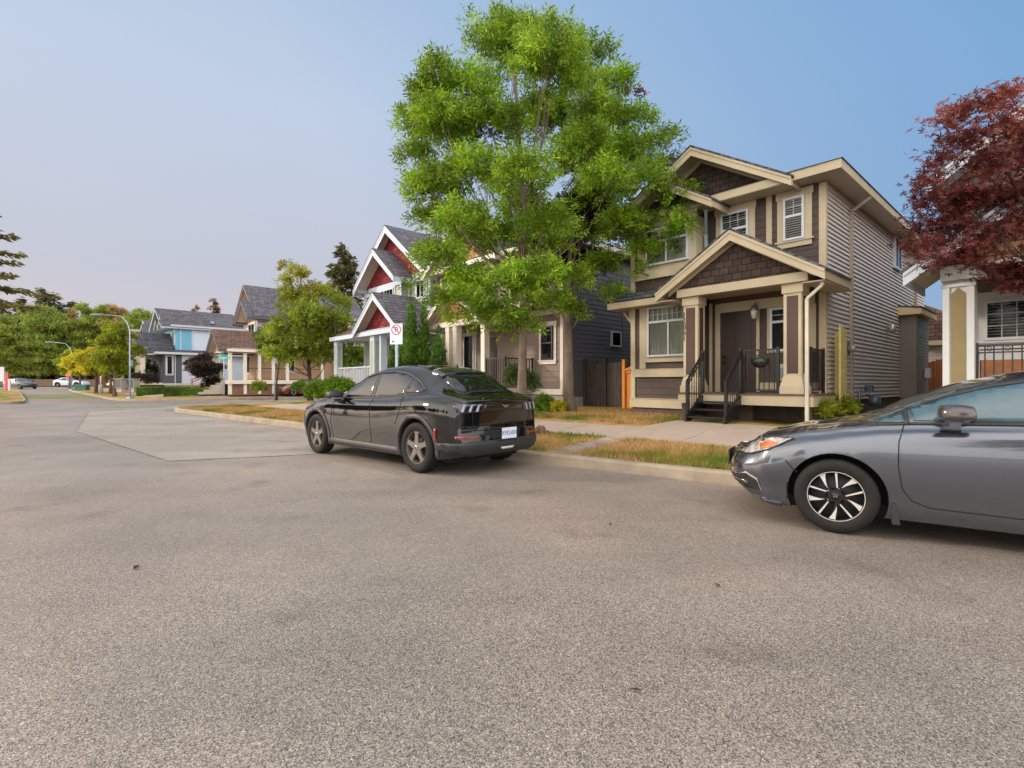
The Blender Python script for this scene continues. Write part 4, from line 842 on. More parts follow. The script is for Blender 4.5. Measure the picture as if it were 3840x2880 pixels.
# ------------------------------------------------------------------ H0: right-hand white house seen past the grey car
KHA = mat('khaki_panel', lin((126, 112, 76)), .6, var=.08); CW = mat('white_column_paint', lin((190, 193, 195)), .5, var=.04)
H = House('white_trim_house', 'house at right edge with white columns and khaki panels behind the red maple', (12.44, 5.46), 48, .42)
mb = MB(); siding(mb, 'l', -5.55, 0, 10, 1.0, 5.3, .12, .02); siding(mb, 'f', 0, -5.55, 0, 1.0, 5.3, .14, .02); H.put('wall', mb, mat('dark_clapboard', lin((120, 112, 100)), .6))
mb = MB(); mb.box(-5.5, -.05, .04, 9.9, .2, 5.2); H.put('core_wall', mb, DARKIN)
mb = MB(); mb.box(-5.6, 0, 0, 10, .2, 1.0); H.put('foundation', mb, CONC)
column(H, -5.77, -5.36, -1.42, -1.02, 1.06, 3.06, CW, None, base_h=.1, flare=0, cap_h=.12)
mb = MB(); z0, z1 = 1.1, 2.93; mb.prism_y([(-5.66, z0), (-5.47, z0), (-5.47, z1-.1), (-5.565, z1), (-5.66, z1-.1)], -1.43, -1.421); c_ = H.put('column_panel', mb, KHA)
mb = MB(); mb.box(-5.77, -5.68, -1.445, -1.421, 1.1, 2.94); mb.box(-5.45, -5.36, -1.445, -1.421, 1.1, 2.94); mb.box(-5.79, -5.34, -1.45, -1.38, 2.945, 3.0); H.put('column_trim', mb, CW)
column(H, -.6, -.2, -1.42, -1.02, 1.06, 3.06, CW, KHA, base_h=.1, flare=0)
mb = MB(); mb.box(-5.8, -.1, -1.44, -1.2, 3.065, 3.32); mb.box(-5.8, -5.6, -1.19, 0, 3.065, 3.32); H.put('porch_beam', mb, CW)
mb = MB(); mb.box(-5.85, -.05, -1.45, -.03, .9, 1.05); H.put('porch_deck', mb, CONC)
window(H, 'f', -.02, -5.36, -3.9, 2.08, 2.82, CW, .14, frame=CW, grid=(7, 3, 2.13, 2.77), fill='blind', inner=mat('old_blind', lin((190, 190, 165)), .7))
mb = MB(); mb.box(-5.5, -3.6, -.05, -.022, 1.72, 1.9); mb.box(-5.52, -5.42, -.05, -.022, 1.0, 3.0); H.put('trim_boards', mb, CW)
mb = MB(); mb.box(-5.4, -3.2, -.04, -.02, 1.05, 1.72); H.put('wall_panel', mb, mat('rust_panel', lin((150, 96, 60)), .7, var=.3))
railing(H, (-5.36, -1.2), (-.6, -1.2), 1.06, 1.93, IRON, step=.11, w=.04, pick=.02, scroll=True)
gable(H, -2.85, 3.42, -1.75, .1, 3.3, .72, fh=.24, roof=ROOFD, rake=WTRIM, soff=SOFFITW, wall=SHAKET, wy=-1.3, wz=3.35, inner=WTRIM, name='porch_roof')
gable(H, -2.85, 3.3, -.5, 10.3, 5.2, .72, fh=.24, roof=ROOFB, rake=WTRIM, soff=SOFFITW, wall=SHAKET, wy=-.05, wz=5.2, inner=WTRIM, name='main_roof')

# garage and gates between the houses
t = thing('garage', 'taupe sided garage with cream fascia far behind brown house side wall', 'garage', HP(-1.0, 15.2, .4), -R(48))
mb = MB(); siding(mb, 'f', 0, -2.5, 3.2, .1, 2.6, .14, .03); mb.box(-2.5, 3.2, .03, 5, .0, 2.6); mb.build('wall', TAUPE, t)
mb = MB(); mb.prism_y([(-2.9, 2.62), (.4, 4.3), (3.6, 2.62)][::-1], -.35, 5.3); mb.build('roof', ROOFB, t)
mb = MB(); mb.box(-2.9, 3.6, -.4, -.36, 2.5, 2.7); mb.build('fascia', CREAM, t)
def fence(name, label, cat, org, L_, h, m, posts, rotz=-R(48), top=None, arch=0, bw=.14):
    t = thing(name, label, cat, org, rotz); mb = MB(); k = int(L_/bw)
    for i in range(k):
        x = i*L_/k; hh = h+arch*math.sin(math.pi*(i+.5)/k)+random.uniform(-.006, .006)
        mb.box(x+.003, x+L_/k-.003, -.012+random.uniform(-.003, .003), .012, .03, hh)
    mb.build('fence_boards', m, t)
    for x in posts:
        mb = MB(); mb.box(x-.05, x+.05, -.07, .045, -.1, h+.12); mb.box(x-.065, x+.065, -.085, .06, h+.121, h+.15); mb.build('fence_post', m, t)
    return t
fence('wooden_gate', 'tall arched orange cedar gate behind the taupe bump-out', 'gate', HP(.02, 11.6, .4), 1.9, 1.65, mat('rust_cedar', lin((150, 86, 40)), .7, var=.3, stretch=(8, 8, 1)), (), arch=.18)
ga = fence('wooden_gate', 'bright orange cedar gate with a heart cut-out beside brown house', 'gate', HP(-6.15, 1.0, .36), 1.33, 1.25, WOODO, (0,))
mb = MB(); mb.bar((.06, -.03, 1.35), (1.33, -.03, 1.85), .07); mb.bar((.1, -.03, 1.28), (1.33, -.03, 1.28), .05)
for k in range(5): mb.bar((.15+k*.25, -.03, 1.3), (.05+k*.25+.3, -.03, 1.45+k*.1), .035)
mb.build('top_lattice', WOODO, ga)
for o in ga.children:
    if o.name.startswith('fence_post'): o.scale = (1, 1, 1.22)
fence('wooden_fence', 'weathered dark grey board fence between orange gate and slate wall', 'fence', HP(-7.9, 1.05, .36), 1.7, 1.62, WOODD, (.05, .95))

# ------------------------------------------------------------------ H4: tan house with wrap porch across the side street
LAV = mat('pale_mauve_siding', lin((176, 168, 172)), .6, var=.06); TANW = mat('tan_stucco', lin((200, 165, 135)), .7, var=.08); OFFW = mat('offwhite_trim', lin((225, 215, 200)), .55, var=.04)
BKM = shingle_mat('brick_wall', lin((130, 84, 66)), lin((108, 70, 58)), .25, .08, 'SUM', mortar=lin((150, 130, 115)), msize=.12, bumpd=.01)
H = House('tan_house', 'tan and mauve house with wraparound railed porch across the side street', (-20.6, 42.2), 48, .45)
mb = MB(); siding(mb, 'f', 0, -6.9, 0, 4.2, 6.9, .2, .02); siding(mb, 'r', 0, 0, 9, 4.2, 6.9, .2, .02); siding(mb, 'l', -6.9, 0, 9, 1.3, 6.9, .2, .02); H.put('upper_wall', mb, LAV)
mb = MB(); mb.box(-6.9, 0, 0, 9, 1.2, 4.19); H.put('lower_wall', mb, TANW)
mb = MB(); mb.box(-6.85, -.05, .04, 8.95, 4.2, 6.85); H.put('core_wall', mb, DARKIN)
gable(H, -3.4, 3.7, -.9, 9.3, 6.85, .82, fh=.26, roof=ROOFG, rake=mat('dark_grey_rake', lin((90, 88, 92)), .6), soff=SOFFITW, wall=SHAKET, wy=-.04, wz=6.9, name='main_roof')
gable(H, -1.75, 1.9, -1.5, .2, 6.7, .82, fh=.26, roof=ROOFG, rake=MATS['dark_grey_rake'], soff=SOFFITW, wall=SHAKET, wy=-.64, wz=6.55)
mb = MB(); siding(mb, 'f', -.6, -3.3, -.25, 4.3, 6.6, .2, .02); siding(mb, 'r', -.25, -.58, 0, 4.3, 6.6, .2, .02); H.put('bay_wall', mb, LAV)
window(H, 'f', -.62, -2.6, -.9, 4.9, 6.3, OFFW, .14, mull=(-1.75,), fill='dark'); window(H, 'r', .02, .7, 1.3, 5.2, 6.2, OFFW, .12, fill='dark'); window(H, 'f', -.02, -5.6, -4.6, 5.0, 6.2, OFFW, .12, fill='dark')
window(H, 'r', .0, 1.6, 2.3, 2.3, 3.7, OFFW, .12, mull=(1.95,), fill='dark'); window(H, 'f', .0, -5.6, -4.6, 2.2, 3.7, OFFW, .12, fill='blind'); window(H, 'f', .0, -2.4, -1.6, 2.2, 3.7, OFFW, .12, fill='blind')
gable(H, 4.9, 3.5, 4.5, 12, 6.2, .55, fh=.22, roof=ROOFG, rake=OFFW, soff=SOFFITW, name='rear_roof') if False else None
hip(H, -.5, 3.4, 5.2, 11.5, 6.9, .5, roof=ROOFG, fas=OFFW, soff=SOFFITW, name='rear_roof')
mb = MB(); siding(mb, 'f', 5.6, .05, 3.0, 1.3, 6.6, .2, .02); siding(mb, 'r', 3.0, 5.6, 11, 1.3, 6.6, .2, .02); mb.box(.05, 2.95, 5.64, 10.9, 1.3, 6.5); H.put('rear_wall', mb, LAV)
# porch: front part with its own gable and a run along the side
mb = MB(); mb.hexa([(-7.0, -3.3, 3.85), (1.9, -3.3, 3.85), (.1, -.2, 3.85), (-7.0, -.2, 3.85)], [(-7.0, -3.3, 3.9), (1.9, -3.3, 3.9), (.1, -.2, 4.7), (-7.0, -.2, 4.7)])
mb.hexa([(1.9, -3.3, 3.849), (1.9, 4.6, 3.849), (.05, 4.6, 3.849), (.1, -.2, 3.849)], [(1.9, -3.3, 3.901), (1.9, 4.6, 3.901), (.05, 4.6, 4.7), (.1, -.2, 4.701)])
sk = H.put('porch_roof', mb, mat('tan_roof', lin((165, 132, 112)), .8, var=.15))
mb = MB(); mb.box(-7.0, 1.93, -3.34, -3.305, 3.7, 3.9); mb.box(1.905, 1.94, -3.3, 4.6, 3.7, 3.9); H.put('fascia', mb, OFFW, sk)
gable(H, -.4, 2.2, -3.9, -.2, 3.9, .75, fh=.22, roof=ROOFB, rake=MATS['dark_grey_rake'], soff=SOFFITW, wall=TANW, wy=-3.35, wz=3.9, name='porch_gable_roof')
mb = MB(); mb.box(-6.8, 1.75, -3.15, -.03, 1.4, 1.5); mb.box(.03, 1.75, -.02, 4.4, 1.4, 1.5); mb.box(-6.8, 1.8, -3.2, -3.15, 1.2, 1.5); mb.box(1.755, 1.8, -3.14, 4.4, 1.2, 1.5); H.put('porch_deck', mb, OFFW)
mb = MB(); mb.box(-6.6, 1.6, -3.0, .0, .3, 1.19); mb.box(0.01, 1.6, .01, 4.3, .3, 1.19); H.put('porch_base', mb, BKM)
for x, y in ((1.55, -3.05), (1.55, -2.0), (1.55, -.95), (1.55, .1), (1.55, 1.2), (1.55, 4.1), (-1.3, -3.05), (-4.0, -3.05), (-6.7, -3.05)):
    mb = MB(); mb.box(x-.11, x+.11, y-.11, y+.11, .4, 3.85); mb.box(x-.15, x+.15, y-.15, y+.15, 3.6, 3.84); H.put('porch_post', mb, OFFW)
mb = MB(); mb.box(1.4, 1.7, -3.2, 4.3, 3.66, 3.86) ; H.put('porch_beam', mb, OFFW)
railing(H, (1.6, -1.9), (1.6, 1.1), 1.5, 2.45, IRON, step=.13, posts=(), w=.05); railing(H, (1.6, 1.3), (1.6, 4.1), 1.5, 2.45, IRON, step=.13, posts=(), w=.05); railing(H, (-6.6, -3.05), (-1.4, -3.05), 1.5, 2.45, IRON, step=.13, posts=(), w=.05)
mb = MB()
for z in (0, .22): mb.bar((-1.2, -3.3, 2.45-z), (-1.2, -5.2, 1.5-z), .07)
mb.bar((-1.2, -5.1, .5), (-1.2, -5.1, 1.6), .09); H.put('stair_rail', mb, mat('red_cedar_rail', lin((200, 110, 75)), .6))
mb = MB()
for i in range(5): mb.box(-1.2, -.0+.6, -3.2-.35*(i+1), -3.2-.35*i, .4, 1.3-.18*i)
H.put('stairs', mb, CONC)

# ------------------------------------------------------------------ H5: blue and white house, H6, H7 further along
BLUE = mat('blue_panel_paint', lin((112, 178, 205)), .5, var=.05); WBL = mat('white_blue_siding', lin((205, 215, 232)), .55, var=.03); DKG = mat('charcoal_siding', lin((84, 88, 100)), .6, var=.08)
H = House('blue_white_house', 'blue, white and charcoal house with long grey roof behind the low hedges', (-32.6, 48.8), 45.6, .6)
mb = MB(); siding(mb, 'r', 0, 1.42, 12, 4.35, 6.75, .2, .025); siding(mb, 'r', .35, .46, 12, 1.25, 4.1, .2, .025); H.put('side_wall', mb, WBL)
mb = MB(); mb.box(-6.4, .06, .3, 1.4, 4.3, 6.7); mb.box(-6.4, .0, -.0, .3, 4.3, 6.7); mb.box(-6.4, -.05, 1.4, 11.9, 4.3, 6.7); UP = H.put('upper_wall', mb, BLUE)
mb = MB(); mb.box(.01, .09, .38, .46, 4.3, 6.7); mb.box(.01, .09, 1.34, 1.42, 4.3, 6.7); mb.box(-.9, -.82, -.03, .0, 4.3, 6.6); H.put('trim_boards', mb, WHITE)
mb = MB(); siding(mb, 'r', .35, -1.0, .45, 1.25, 4.1, .2, .02); siding(mb, 'f', -1.0, -1.3, .35, 1.25, 4.1, .2, .02); mb.box(-6.4, .3, -.96, 11.9, 1.2, 4.1); H.put('lower_wall', mb, DKG)
mb = MB(); mb.box(-6.4, .38, -1.03, 12, 1.05, 1.24); H.put('base_band', mb, WHITE); mb = MB(); mb.box(-6.3, .3, -.9, 11.9, .5, 1.05); H.put('foundation', mb, CONC)
window(H, 'r', .37, -.78, -.32, 2.1, 3.85, WHITE, .1, fill='dark'); window(H, 'f', -.0, -.75, -.2, 5.0, 6.3, WHITE, .1, fill='dark', mull=(-.47,)); window(H, 'f', 0, -4.2, -2.8, 5.0, 6.3, WHITE, .1, fill='dark')
gable(H, -3.5, 3.3, -1.1, 6, 6.75, .62, fh=.22, roof=ROOFG, rake=WTRIM, soff=SOFFITW, wall=BLUE, wy=-.04, wz=6.7, name='main_roof')
hip(H, -6.9, .55, -.5, 12.5, 6.9, .42, roof=ROOFG, fas=WHITE, soff=SOFFITW, name='main_roof')
gable(H, -.75, 1.15, -1.15, 3, 6.75, 1.0, fh=.2, roof=ROOFG, rake=WTRIM, soff=SOFFITW, wall=BLUE, wy=-.05, wz=6.7)
gable(H, -3.2, 1.0, -1.1, 2, 6.75, .9, fh=.2, roof=ROOFG, rake=WTRIM, soff=SOFFITW, wall=BLUE, wy=-.05, wz=6.7)
mb = MB(); mb.hexa([(-6.9, -1.7, 4.15), (.9, -1.7, 4.15), (.0, -.05, 4.15), (-6.9, 0, 4.15)], [(-6.9, -1.7, 4.2), (.9, -1.7, 4.2), (.0, -.05, 4.65), (-6.9, 0, 4.65)])
mb.hexa([(.9, -1.7, 4.149), (.9, 12.2, 4.149), (.0, 12.2, 4.149), (.0, -.05, 4.149)], [(.9, -1.7, 4.201), (.9, 12.2, 4.201), (.03, 12.2, 4.5), (.03, -.05, 4.5)]); sk = H.put('belt_roof', mb, ROOFD)
mb = MB(); mb.box(-6.95, .94, -1.74, -1.705, 4.0, 4.2); mb.box(.905, .94, -1.7, 12.2, 4.0, 4.2); H.put('fascia', mb, WHITE, sk)
gable(H, -1.7, 1.75, -3.0, -.1, 4.15, 1.15, fh=.2, roof=ROOFD, rake=WTRIM, soff=SOFFITW, wall=SAGE, wy=-2.6, wz=4.15, name='porch_roof')
for x in (-.5, -1.9, -3.2):
    mb = MB(); mb.box(x-.22, x+.22, -2.75, -2.35, 1.3, 4.15); H.put('porch_post', mb, OFFW)
mb = MB(); mb.box(-3.6, .0, -2.85, -1.04, 1.1, 1.3); H.put('porch_deck', mb, OFFW); mb = MB(); mb.box(-1.2, -.2, -2.8, -1.1, .5, 1.09); H.put('porch_base', mb, BKM)
railing(H, (-3.2, -2.55), (-2.0, -2.55), 1.3, 2.2, IRON, posts=(), w=.05)
pipe(H, [(.4, -.2, 4.0), (.42, -.1, 3.8), (.42, -.1, 1.0)], WHITE, .05)
for i in range(3):
    mb = MB(); mb.box(-.3, .1, 3.0+i*2.6, 3.3+i*2.6, 7.25+.0, 7.5); H.put('roof_vent', mb, GALV)
def plain_house(name, label, org, gz, wallm, roofm, pg, w_=6.6, apex=.62):
    H = House(name, label, org, 45.6, gz)
    mb = MB(); mb.box(-w_, 0, 0, 10, gz-.2, 6.6); H.put('wall', mb, wallm)
    mb = MB(); mb.box(-w_-.01, .01, -.02, 0, 3.9, 4.1); mb.box(-.12, .02, -.02, .12, 1.2, 6.5); H.put('trim_boards', mb, WTRIM)
    gable(H, -w_/2+.8, w_/2-.3, -.9, 10.4, 6.5, apex, fh=.22, roof=roofm, rake=WTRIM, soff=SOFFITW, wall=wallm, wy=-.03, wz=6.5, name='main_roof')
    gable(H, -1.4, 1.7, -1.2, 3, 6.4, .8, fh=.22, roof=roofm, rake=WTRIM, soff=SOFFITW, wall=wallm, wy=-.05, wz=6.4)
    gable(H, -1.5, 1.7, -3.1, -.05, 4.05, .95, fh=.2, roof=ROOFD, rake=WTRIM, soff=SOFFITW, wall=pg, wy=-2.7, wz=4.05, name='porch_roof')
    gable(H, -4.4, 1.5, -2.6, -.05, 3.95, .9, fh=.2, roof=ROOFD, rake=WTRIM, soff=SOFFITW, wall=pg, wy=-2.3, wz=3.95, name='porch_roof')
    for x in (-.3, -2.8, -5.5):
        mb = MB(); mb.box(x-.16, x+.16, -2.6, -2.3, 1.2, 4.0); H.put('porch_post', mb, OFFW)
    mb = MB(); mb.box(-5.8, .0, -2.8, -.03, 1.0, 1.2); H.put('porch_deck', mb, OFFW)
    window(H, 'f', 0, -1.9, -.8, 4.9, 6.1, WHITE, .1, fill='dark'); window(H, 'f', 0, -4.9, -3.7, 4.9, 6.1, WHITE, .1, fill='dark'); window(H, 'f', 0, -2.2, -.8, 2.0, 3.5, WHITE, .1, fill='dark')
    return H
plain_house('grey_gabled_house', 'grey house with dark porch gables, next beyond the blue house', (-38.9, 55.2), .65, mat('dusty_siding', lin((150, 130, 130)), .6), ROOFG, SAGE)
plain_house('tan_roofed_house', 'pale house with grey-tan roof, farthest of the row along the street', (-45.3, 61.6), .7, mat('pale_green_siding', lin((180, 175, 160)), .6), mat('faded_roof', lin((150, 138, 128)), .85, var=.15), TANW, apex=.5)

# ================================================================== STREET THINGS
def W(x, y, Z): return ((x-1920)/1889*Z, Z, 1.3-(y-1435)/1889*Z)
REDM = mat('sign_red', lin((190, 30, 40)), .5, var=.05); WHM = mat('sign_white', lin((222, 222, 230)), .45, var=.03); BLK = mat('sign_black', (.015, .015, .015), .5); TEAL = mat('sign_teal', lin((90, 190, 175)), .5)
# no-parking sign
X, Y = -2.62, 11.45; z0 = lawn_z(X, Y)
t = thing('parking_sign', 'white no-parking sign on a grey post behind the black car', 'sign', (X, Y, z0), -R(12))
MB().box(-.03, .03, -.02, .02, -.1, 2.62-z0).build('post', GALV, t)
pl = MB().box(-.152, .152, -.026, -.021, 2.17-z0, 2.64-z0).build('sign_plate', WHM, t, bevel=.002)
mb = MB(); k = 40
V_ = []
for i in range(k):
    a = 2*math.pi*i/k
    for r_ in (.098, .118): V_.append((r_*math.cos(a), -.0285, 2.5-z0+r_*math.sin(a)))
mb.add(V_, [(2*i, 2*((i+1) % k), 2*((i+1) % k)+1, 2*i+1) for i in range(k)])
mb.add([(-.078, -.0295, 2.5-z0+.062), (-.062, -.0295, 2.5-z0+.078), (.078, -.0295, 2.5-z0-.062), (.062, -.0295, 2.5-z0-.078)], [(0, 1, 2, 3)]); mb.build('red_ring', REDM, pl)
text_obj('P', .17, BLK, pl, (0, -.0275, 2.495-z0), (R(90), 0, 0), name='letter', extrude=.0005)
mb = MB(); mb.add([(-.11, -.0285, 2.235-z0), (-.075, -.0285, 2.265-z0), (-.075, -.0285, 2.205-z0)], [(0, 1, 2)]); mb.box(-.075, -.05, -.029, -.027, 2.225-z0, 2.245-z0); mb.build('arrow', BLK, pl)
# street name sign
def pole_sign(name, label, x, y, Z, ztop, parts, group=None):
    X_, Y_, z_ = W(x, y, Z); t = thing(name, label, 'sign', (X_, Y_, z_), 0, group)
    MB().tube([(0, 0, -.1), (0, 0, ztop-z_)], .032, 8).build('post', GALV, t); return t, z_
t, z_ = pole_sign('street_name_sign', 'teal street name blade on thin post in front of tan house', 840, 1483, 36, 3.3, None)
b_ = MB().box(-.42, .42, -.012, .012, 2.98-z_, 3.16-z_).build('sign_blade', TEAL, t)
text_obj('60A AVE', .12, WHM, b_, (0, -.016, 3.07-z_), (R(90), 0, 0), extrude=.001)
MB().box(-.012, .012, -.4, .4, 3.18-z_, 3.34-z_).build('sign_blade', TEAL, t)
t, z_ = pole_sign('post_sign', 'thin post with pale sign beside the yellow-green street tree', 1030, 1503, 30, 2.9, None)
MB().box(-.16, .16, -.03, -.02, 2.45-z_, 2.95-z_).build('sign_plate', mat('pale_sign_back', lin((190, 195, 180)), .5), t)
# street lamps
def lamp(label, X, Y, z, h, arm, ang=132, s_=1):
    t = thing('street_lamp', label, 'street lamp', (X, Y, z), R(ang), 'cobra-head lamps along the far street')
    MB().tube([(0, 0, -.1), (0, 0, h*.55), (0, 0, h-.7), (.25, 0, h-.1), (.8, 0, h+.35), (arm-.3, 0, h+.52)], [.12*s_, .1*s_, .075*s_, .06*s_, .05*s_, .04*s_], 10).build('pole', GALV, t)
    mb = MB(); mb.box(-.16, .16, -.16, .16, -.1, .12); mb.box(-.16, -.08, -.1, .1, 2.3, 2.75); mb.build('base_and_box', GALV, t)
    mb = MB(); mb.hexa([(arm-.4, -.06, h+.47), (arm+.55, -.14, h+.46), (arm+.55, .14, h+.46), (arm-.4, .06, h+.47)], [(arm-.4, -.05, h+.58), (arm+.5, -.07, h+.58), (arm+.5, .07, h+.58), (arm-.4, .05, h+.58)]); mb.build('lamp_head', mat('lamp_grey', lin((120, 130, 140)), .5), t, bevel=.02)
X, Y, z = W(487, 1494, 36); lamp('tall grey street lamp at the corner in front of blue house', X, Y, z, 5.55, 2.9, 180-12, .5)
X, Y, z = W(268, 1462, 58); lamp('distant white street lamp reaching out over yellow-green trees', X, Y, z, 5.0, 2.7, 180-5, .55)
# stop sign (its back) far off
X, Y, z = W(256, 1452, 66); t = thing('stop_sign', 'small red stop sign above the far white car', 'sign', (X, Y, z), R(0))
MB().tube([(0, 0, -.2), (0, 0, 2.0)], .04, 8).build('post', GALV, t)
c8 = [(.38*math.cos(R(22.5+45*i)), 1.6+.38*math.sin(R(22.5+45*i))) for i in range(8)]
o = MB().prism_y(c8, -.06, -.045).build('sign_plate', REDM, t); text_obj('STOP', .26, WHM, o, (0, -.065, 1.6), (R(90), 0, 0), extrude=.001)
# utility boxes
def at_ground(x, y, Z, fn=None): X_, Y_, z_ = W(x, y, Z); return X_, Y_, z_
X, Y, z = W(308, 1464, 52)
t = thing('transformer_box', 'low dark green transformer box on the far corner grass', 'utility box', (X, Y, z), R(15))
MB().box(-.5, .5, -.4, .4, 0, .5).build('cabinet', mat('green_cabinet', lin((70, 120, 104)), .6), t, bevel=.02); MB().hexa([(-.53, -.43, .5), (.53, -.43, .5), (.53, .43, .5), (-.53, .43, .5)], [(-.5, -.4, .58), (.5, -.4, .58), (.5, .4, .58), (-.5, .4, .58)]).build('lid', MATS['green_cabinet'], t)
for i, (x, lab) in enumerate(((455, 'left of two grey community mailboxes near corner lamp'), (502, 'right of two grey community mailboxes, just beside corner lamp'))):
    X, Y, z = W(x, 1470, 41); t = thing('mailbox', lab, 'mailbox', (X, Y, z), R(-20), 'community mailboxes')
    MB().box(-.36, .36, -.25, .25, .3, 1.05).build('cabinet', mat('mailbox_grey', lin((150, 150, 140)), .6), t, bevel=.015)
    mb = MB(); [mb.box(-.33+.22*k, -.33+.22*k+.19, -.26, -.251, .36, 1.0) for k in range(3)]; mb.build('doors', mat('mailbox_dark', lin((84, 86, 90)), .5), t)
    MB().box(-.3, .3, -.2, .2, 0, .3).build('pedestal', CONC, t); MB().box(-.42, .42, -.3, .3, 1.05, 1.1).build('lid', mat('mailbox_grey', lin((150, 150, 140)), .6), t)
X, Y, z = W(378, 1478, 42); t = thing('bollard', 'short beige concrete bollard post between far street trees', 'bollard', (X, Y, z), 0)
MB().lathe([(.16, 0), (.16, .75), (.12, .8)], n=14).build('base', CONC, t); MB().tube([(0, 0, .8), (0, 0, 1.5)], .05, 8).build('pole', OFFW, t)
# red and white things at the far left edge
X, Y, z = W(28, 1468, 44)
t = thing('red_barrier', 'red hoarding panel with pale sheet at left edge of street', 'barrier', (X, Y, z), R(-30))
mb = MB(); mb.box(-.45, -.1, -.03, .03, .1, 1.5); mb.box(.0, .25, -.03, .03, .2, 1.7); mb.build('red_panel', REDM, t); MB().box(.27, .7, -.04, .04, .1, 1.1).build('pale_panel', mat('pale_sheet', lin((190, 185, 195)), .6), t)
MB().box(-.5, -.45, -.04, .04, 0, 1.75).build('post', GALV, t)
X, Y, z = W(6, 1468, 40); t = thing('white_signboard', 'grey-white sign panel at far left edge beside red barrier', 'sign', (X, Y, z), 0)
MB().box(-.4, .2, -.02, .02, .8, 1.95).build('panel', WHM, t); MB().box(-.35, -.28, -.03, .03, -.1, .8).build('post', GALV, t)
# rock / stump, low hedges, far fence
def blob(name, m, parent, rx, ry, rz, seed, n_=3, amp=.25, freq=1.5):
    bm = bmesh.new(); bmesh.ops.create_icosphere(bm, subdivisions=n_, radius=1)
    from mathutils import noise
    for v in bm.verts:
        k = 1+amp*noise.noise(v.co*freq+Vector((seed, 0, 0)))*1.6; v.co = Vector((v.co.x*rx*k, v.co.y*ry*k, max(-.2*rz, v.co.z*rz*k)))
    me = bpy.data.meshes.new(name); bm.to_mesh(me); bm.free(); me.materials.append(m); o = bpy.data.objects.new(name, me); COL.objects.link(o)
    if parent: o.parent = parent
    return o
X, Y, z = W(2024, 1640, 10.55); o = blob('rock', mat('stump_brown', lin((104, 80, 62)), .95, var=.5, scale=9, bump=1), None, .15, .15, .17, 3.3, 3, .5, 2.2); o.location = (X, Y, lawn_z(X, Y)); tag(o, 'rough brown stump stone on verge just behind the black car', 'stone')
t = fence('wooden_fence', 'long low brown fence running beyond the far cross street', 'fence', (-97, 72.5, base(-97, 72.5)), 62, 1.25, mat('far_brown_fence', lin((120, 98, 84)), .85, var=.2), (0, 10, 20, 30, 40, 50, 60), rotz=R(42), bw=.6)
t = fence('wooden_fence', 'dark brown fence right of the far white car', 'fence', (-60.5, 73.5, base(-60, 73)), 6, 1.9, mat('dark_far_fence', lin((96, 66, 54)), .85, var=.2), (0, 3), rotz=R(5), bw=.3)
t = fence('wooden_fence', 'red cedar side fence beside tan house porch', 'fence', (*W(1070, 1478, 47)[:2], .4), 4.0, 1.4, mat('red_cedar_fence', lin((140, 80, 56)), .8, var=.2), (0, 2), rotz=-R(48), bw=.2) if False else None

# ================================================================== VEGETATION
def mesh_from_quads(name, V, m, parent, F4=True):
    """V: (n,k,3) array, one k-gon each"""
    n_, k = V.shape[:2]; me = bpy.data.meshes.new(name); me.vertices.add(n_*k); me.vertices.foreach_set('co', V.astype(np.float32).ravel())
    me.loops.add(n_*k); me.loops.foreach_set('vertex_index', np.arange(n_*k, dtype=np.int32)); me.polygons.add(n_)
    me.polygons.foreach_set('loop_start', np.arange(0, n_*k, k, dtype=np.int32)); me.update(calc_edges=True); me.materials.append(m)
    o = bpy.data.objects.new(name, me); COL.objects.link(o)
    if parent: o.parent = parent
    return o
def unit(a): return a/np.maximum(np.linalg.norm(a, axis=-1, keepdims=True), 1e-6)
def sprays(clumps, n_sprays, per, leaf_l, leaf_w, spray_l, up=.5, shell=.55, droop=.2, outc=None):
    """leafy sprays: clumps [(x,y,z,r[,rz])]; pinnate twigs pointing out and up. returns (N,4,3) leaf quads"""
    C = np.array([[c[0], c[1], c[2], c[3], c[4] if len(c) > 4 else c[3]*.8] for c in clumps]); wgt = (C[:, 3]**2); wgt /= wgt.sum()
    idx = rng.choice(len(C), n_sprays, p=wgt); c = C[idx]
    d = unit(rng.normal(size=(n_sprays, 3))); d[:, 2] = np.where(d[:, 2] < -.5, -d[:, 2]*.6, d[:, 2]); rad = rng.uniform(0, 1, n_sprays)**shell
    P = c[:, :3]+d*rad[:, None]*np.stack([c[:, 3], c[:, 3], c[:, 4]], 1)
    ax = unit(d+np.array([0, 0, up])+rng.normal(size=(n_sprays, 3))*.45)
    sd_ = unit(np.cross(ax, unit(rng.normal(size=(n_sprays, 3))))); nrm = unit(np.cross(ax, sd_))
    L_ = []
    for i in range(per):
        t_ = (i//2+.5)/((per+1)//2); s_ = 1 if i % 2 else -1
        if i == per-1: s_ = 0
        b = P+ax*(spray_l*t_)+nrm*0
        dir_ = unit(ax*.55+sd_*s_*.85+np.array([0, 0, -droop])+rng.normal(size=P.shape)*.22)
        l_ = leaf_l*rng.uniform(.7, 1.2, (n_sprays, 1)); w_ = leaf_w*rng.uniform(.7, 1.2, (n_sprays, 1))
        cr_ = unit(np.cross(dir_, nrm+rng.normal(size=P.shape)*.5))
        q = np.stack([b, b+dir_*l_*.45+cr_*w_*.5, b+dir_*l_, b+dir_*l_*.45-cr_*w_*.5], 1)
        L_.append(q)
    return np.concatenate(L_)
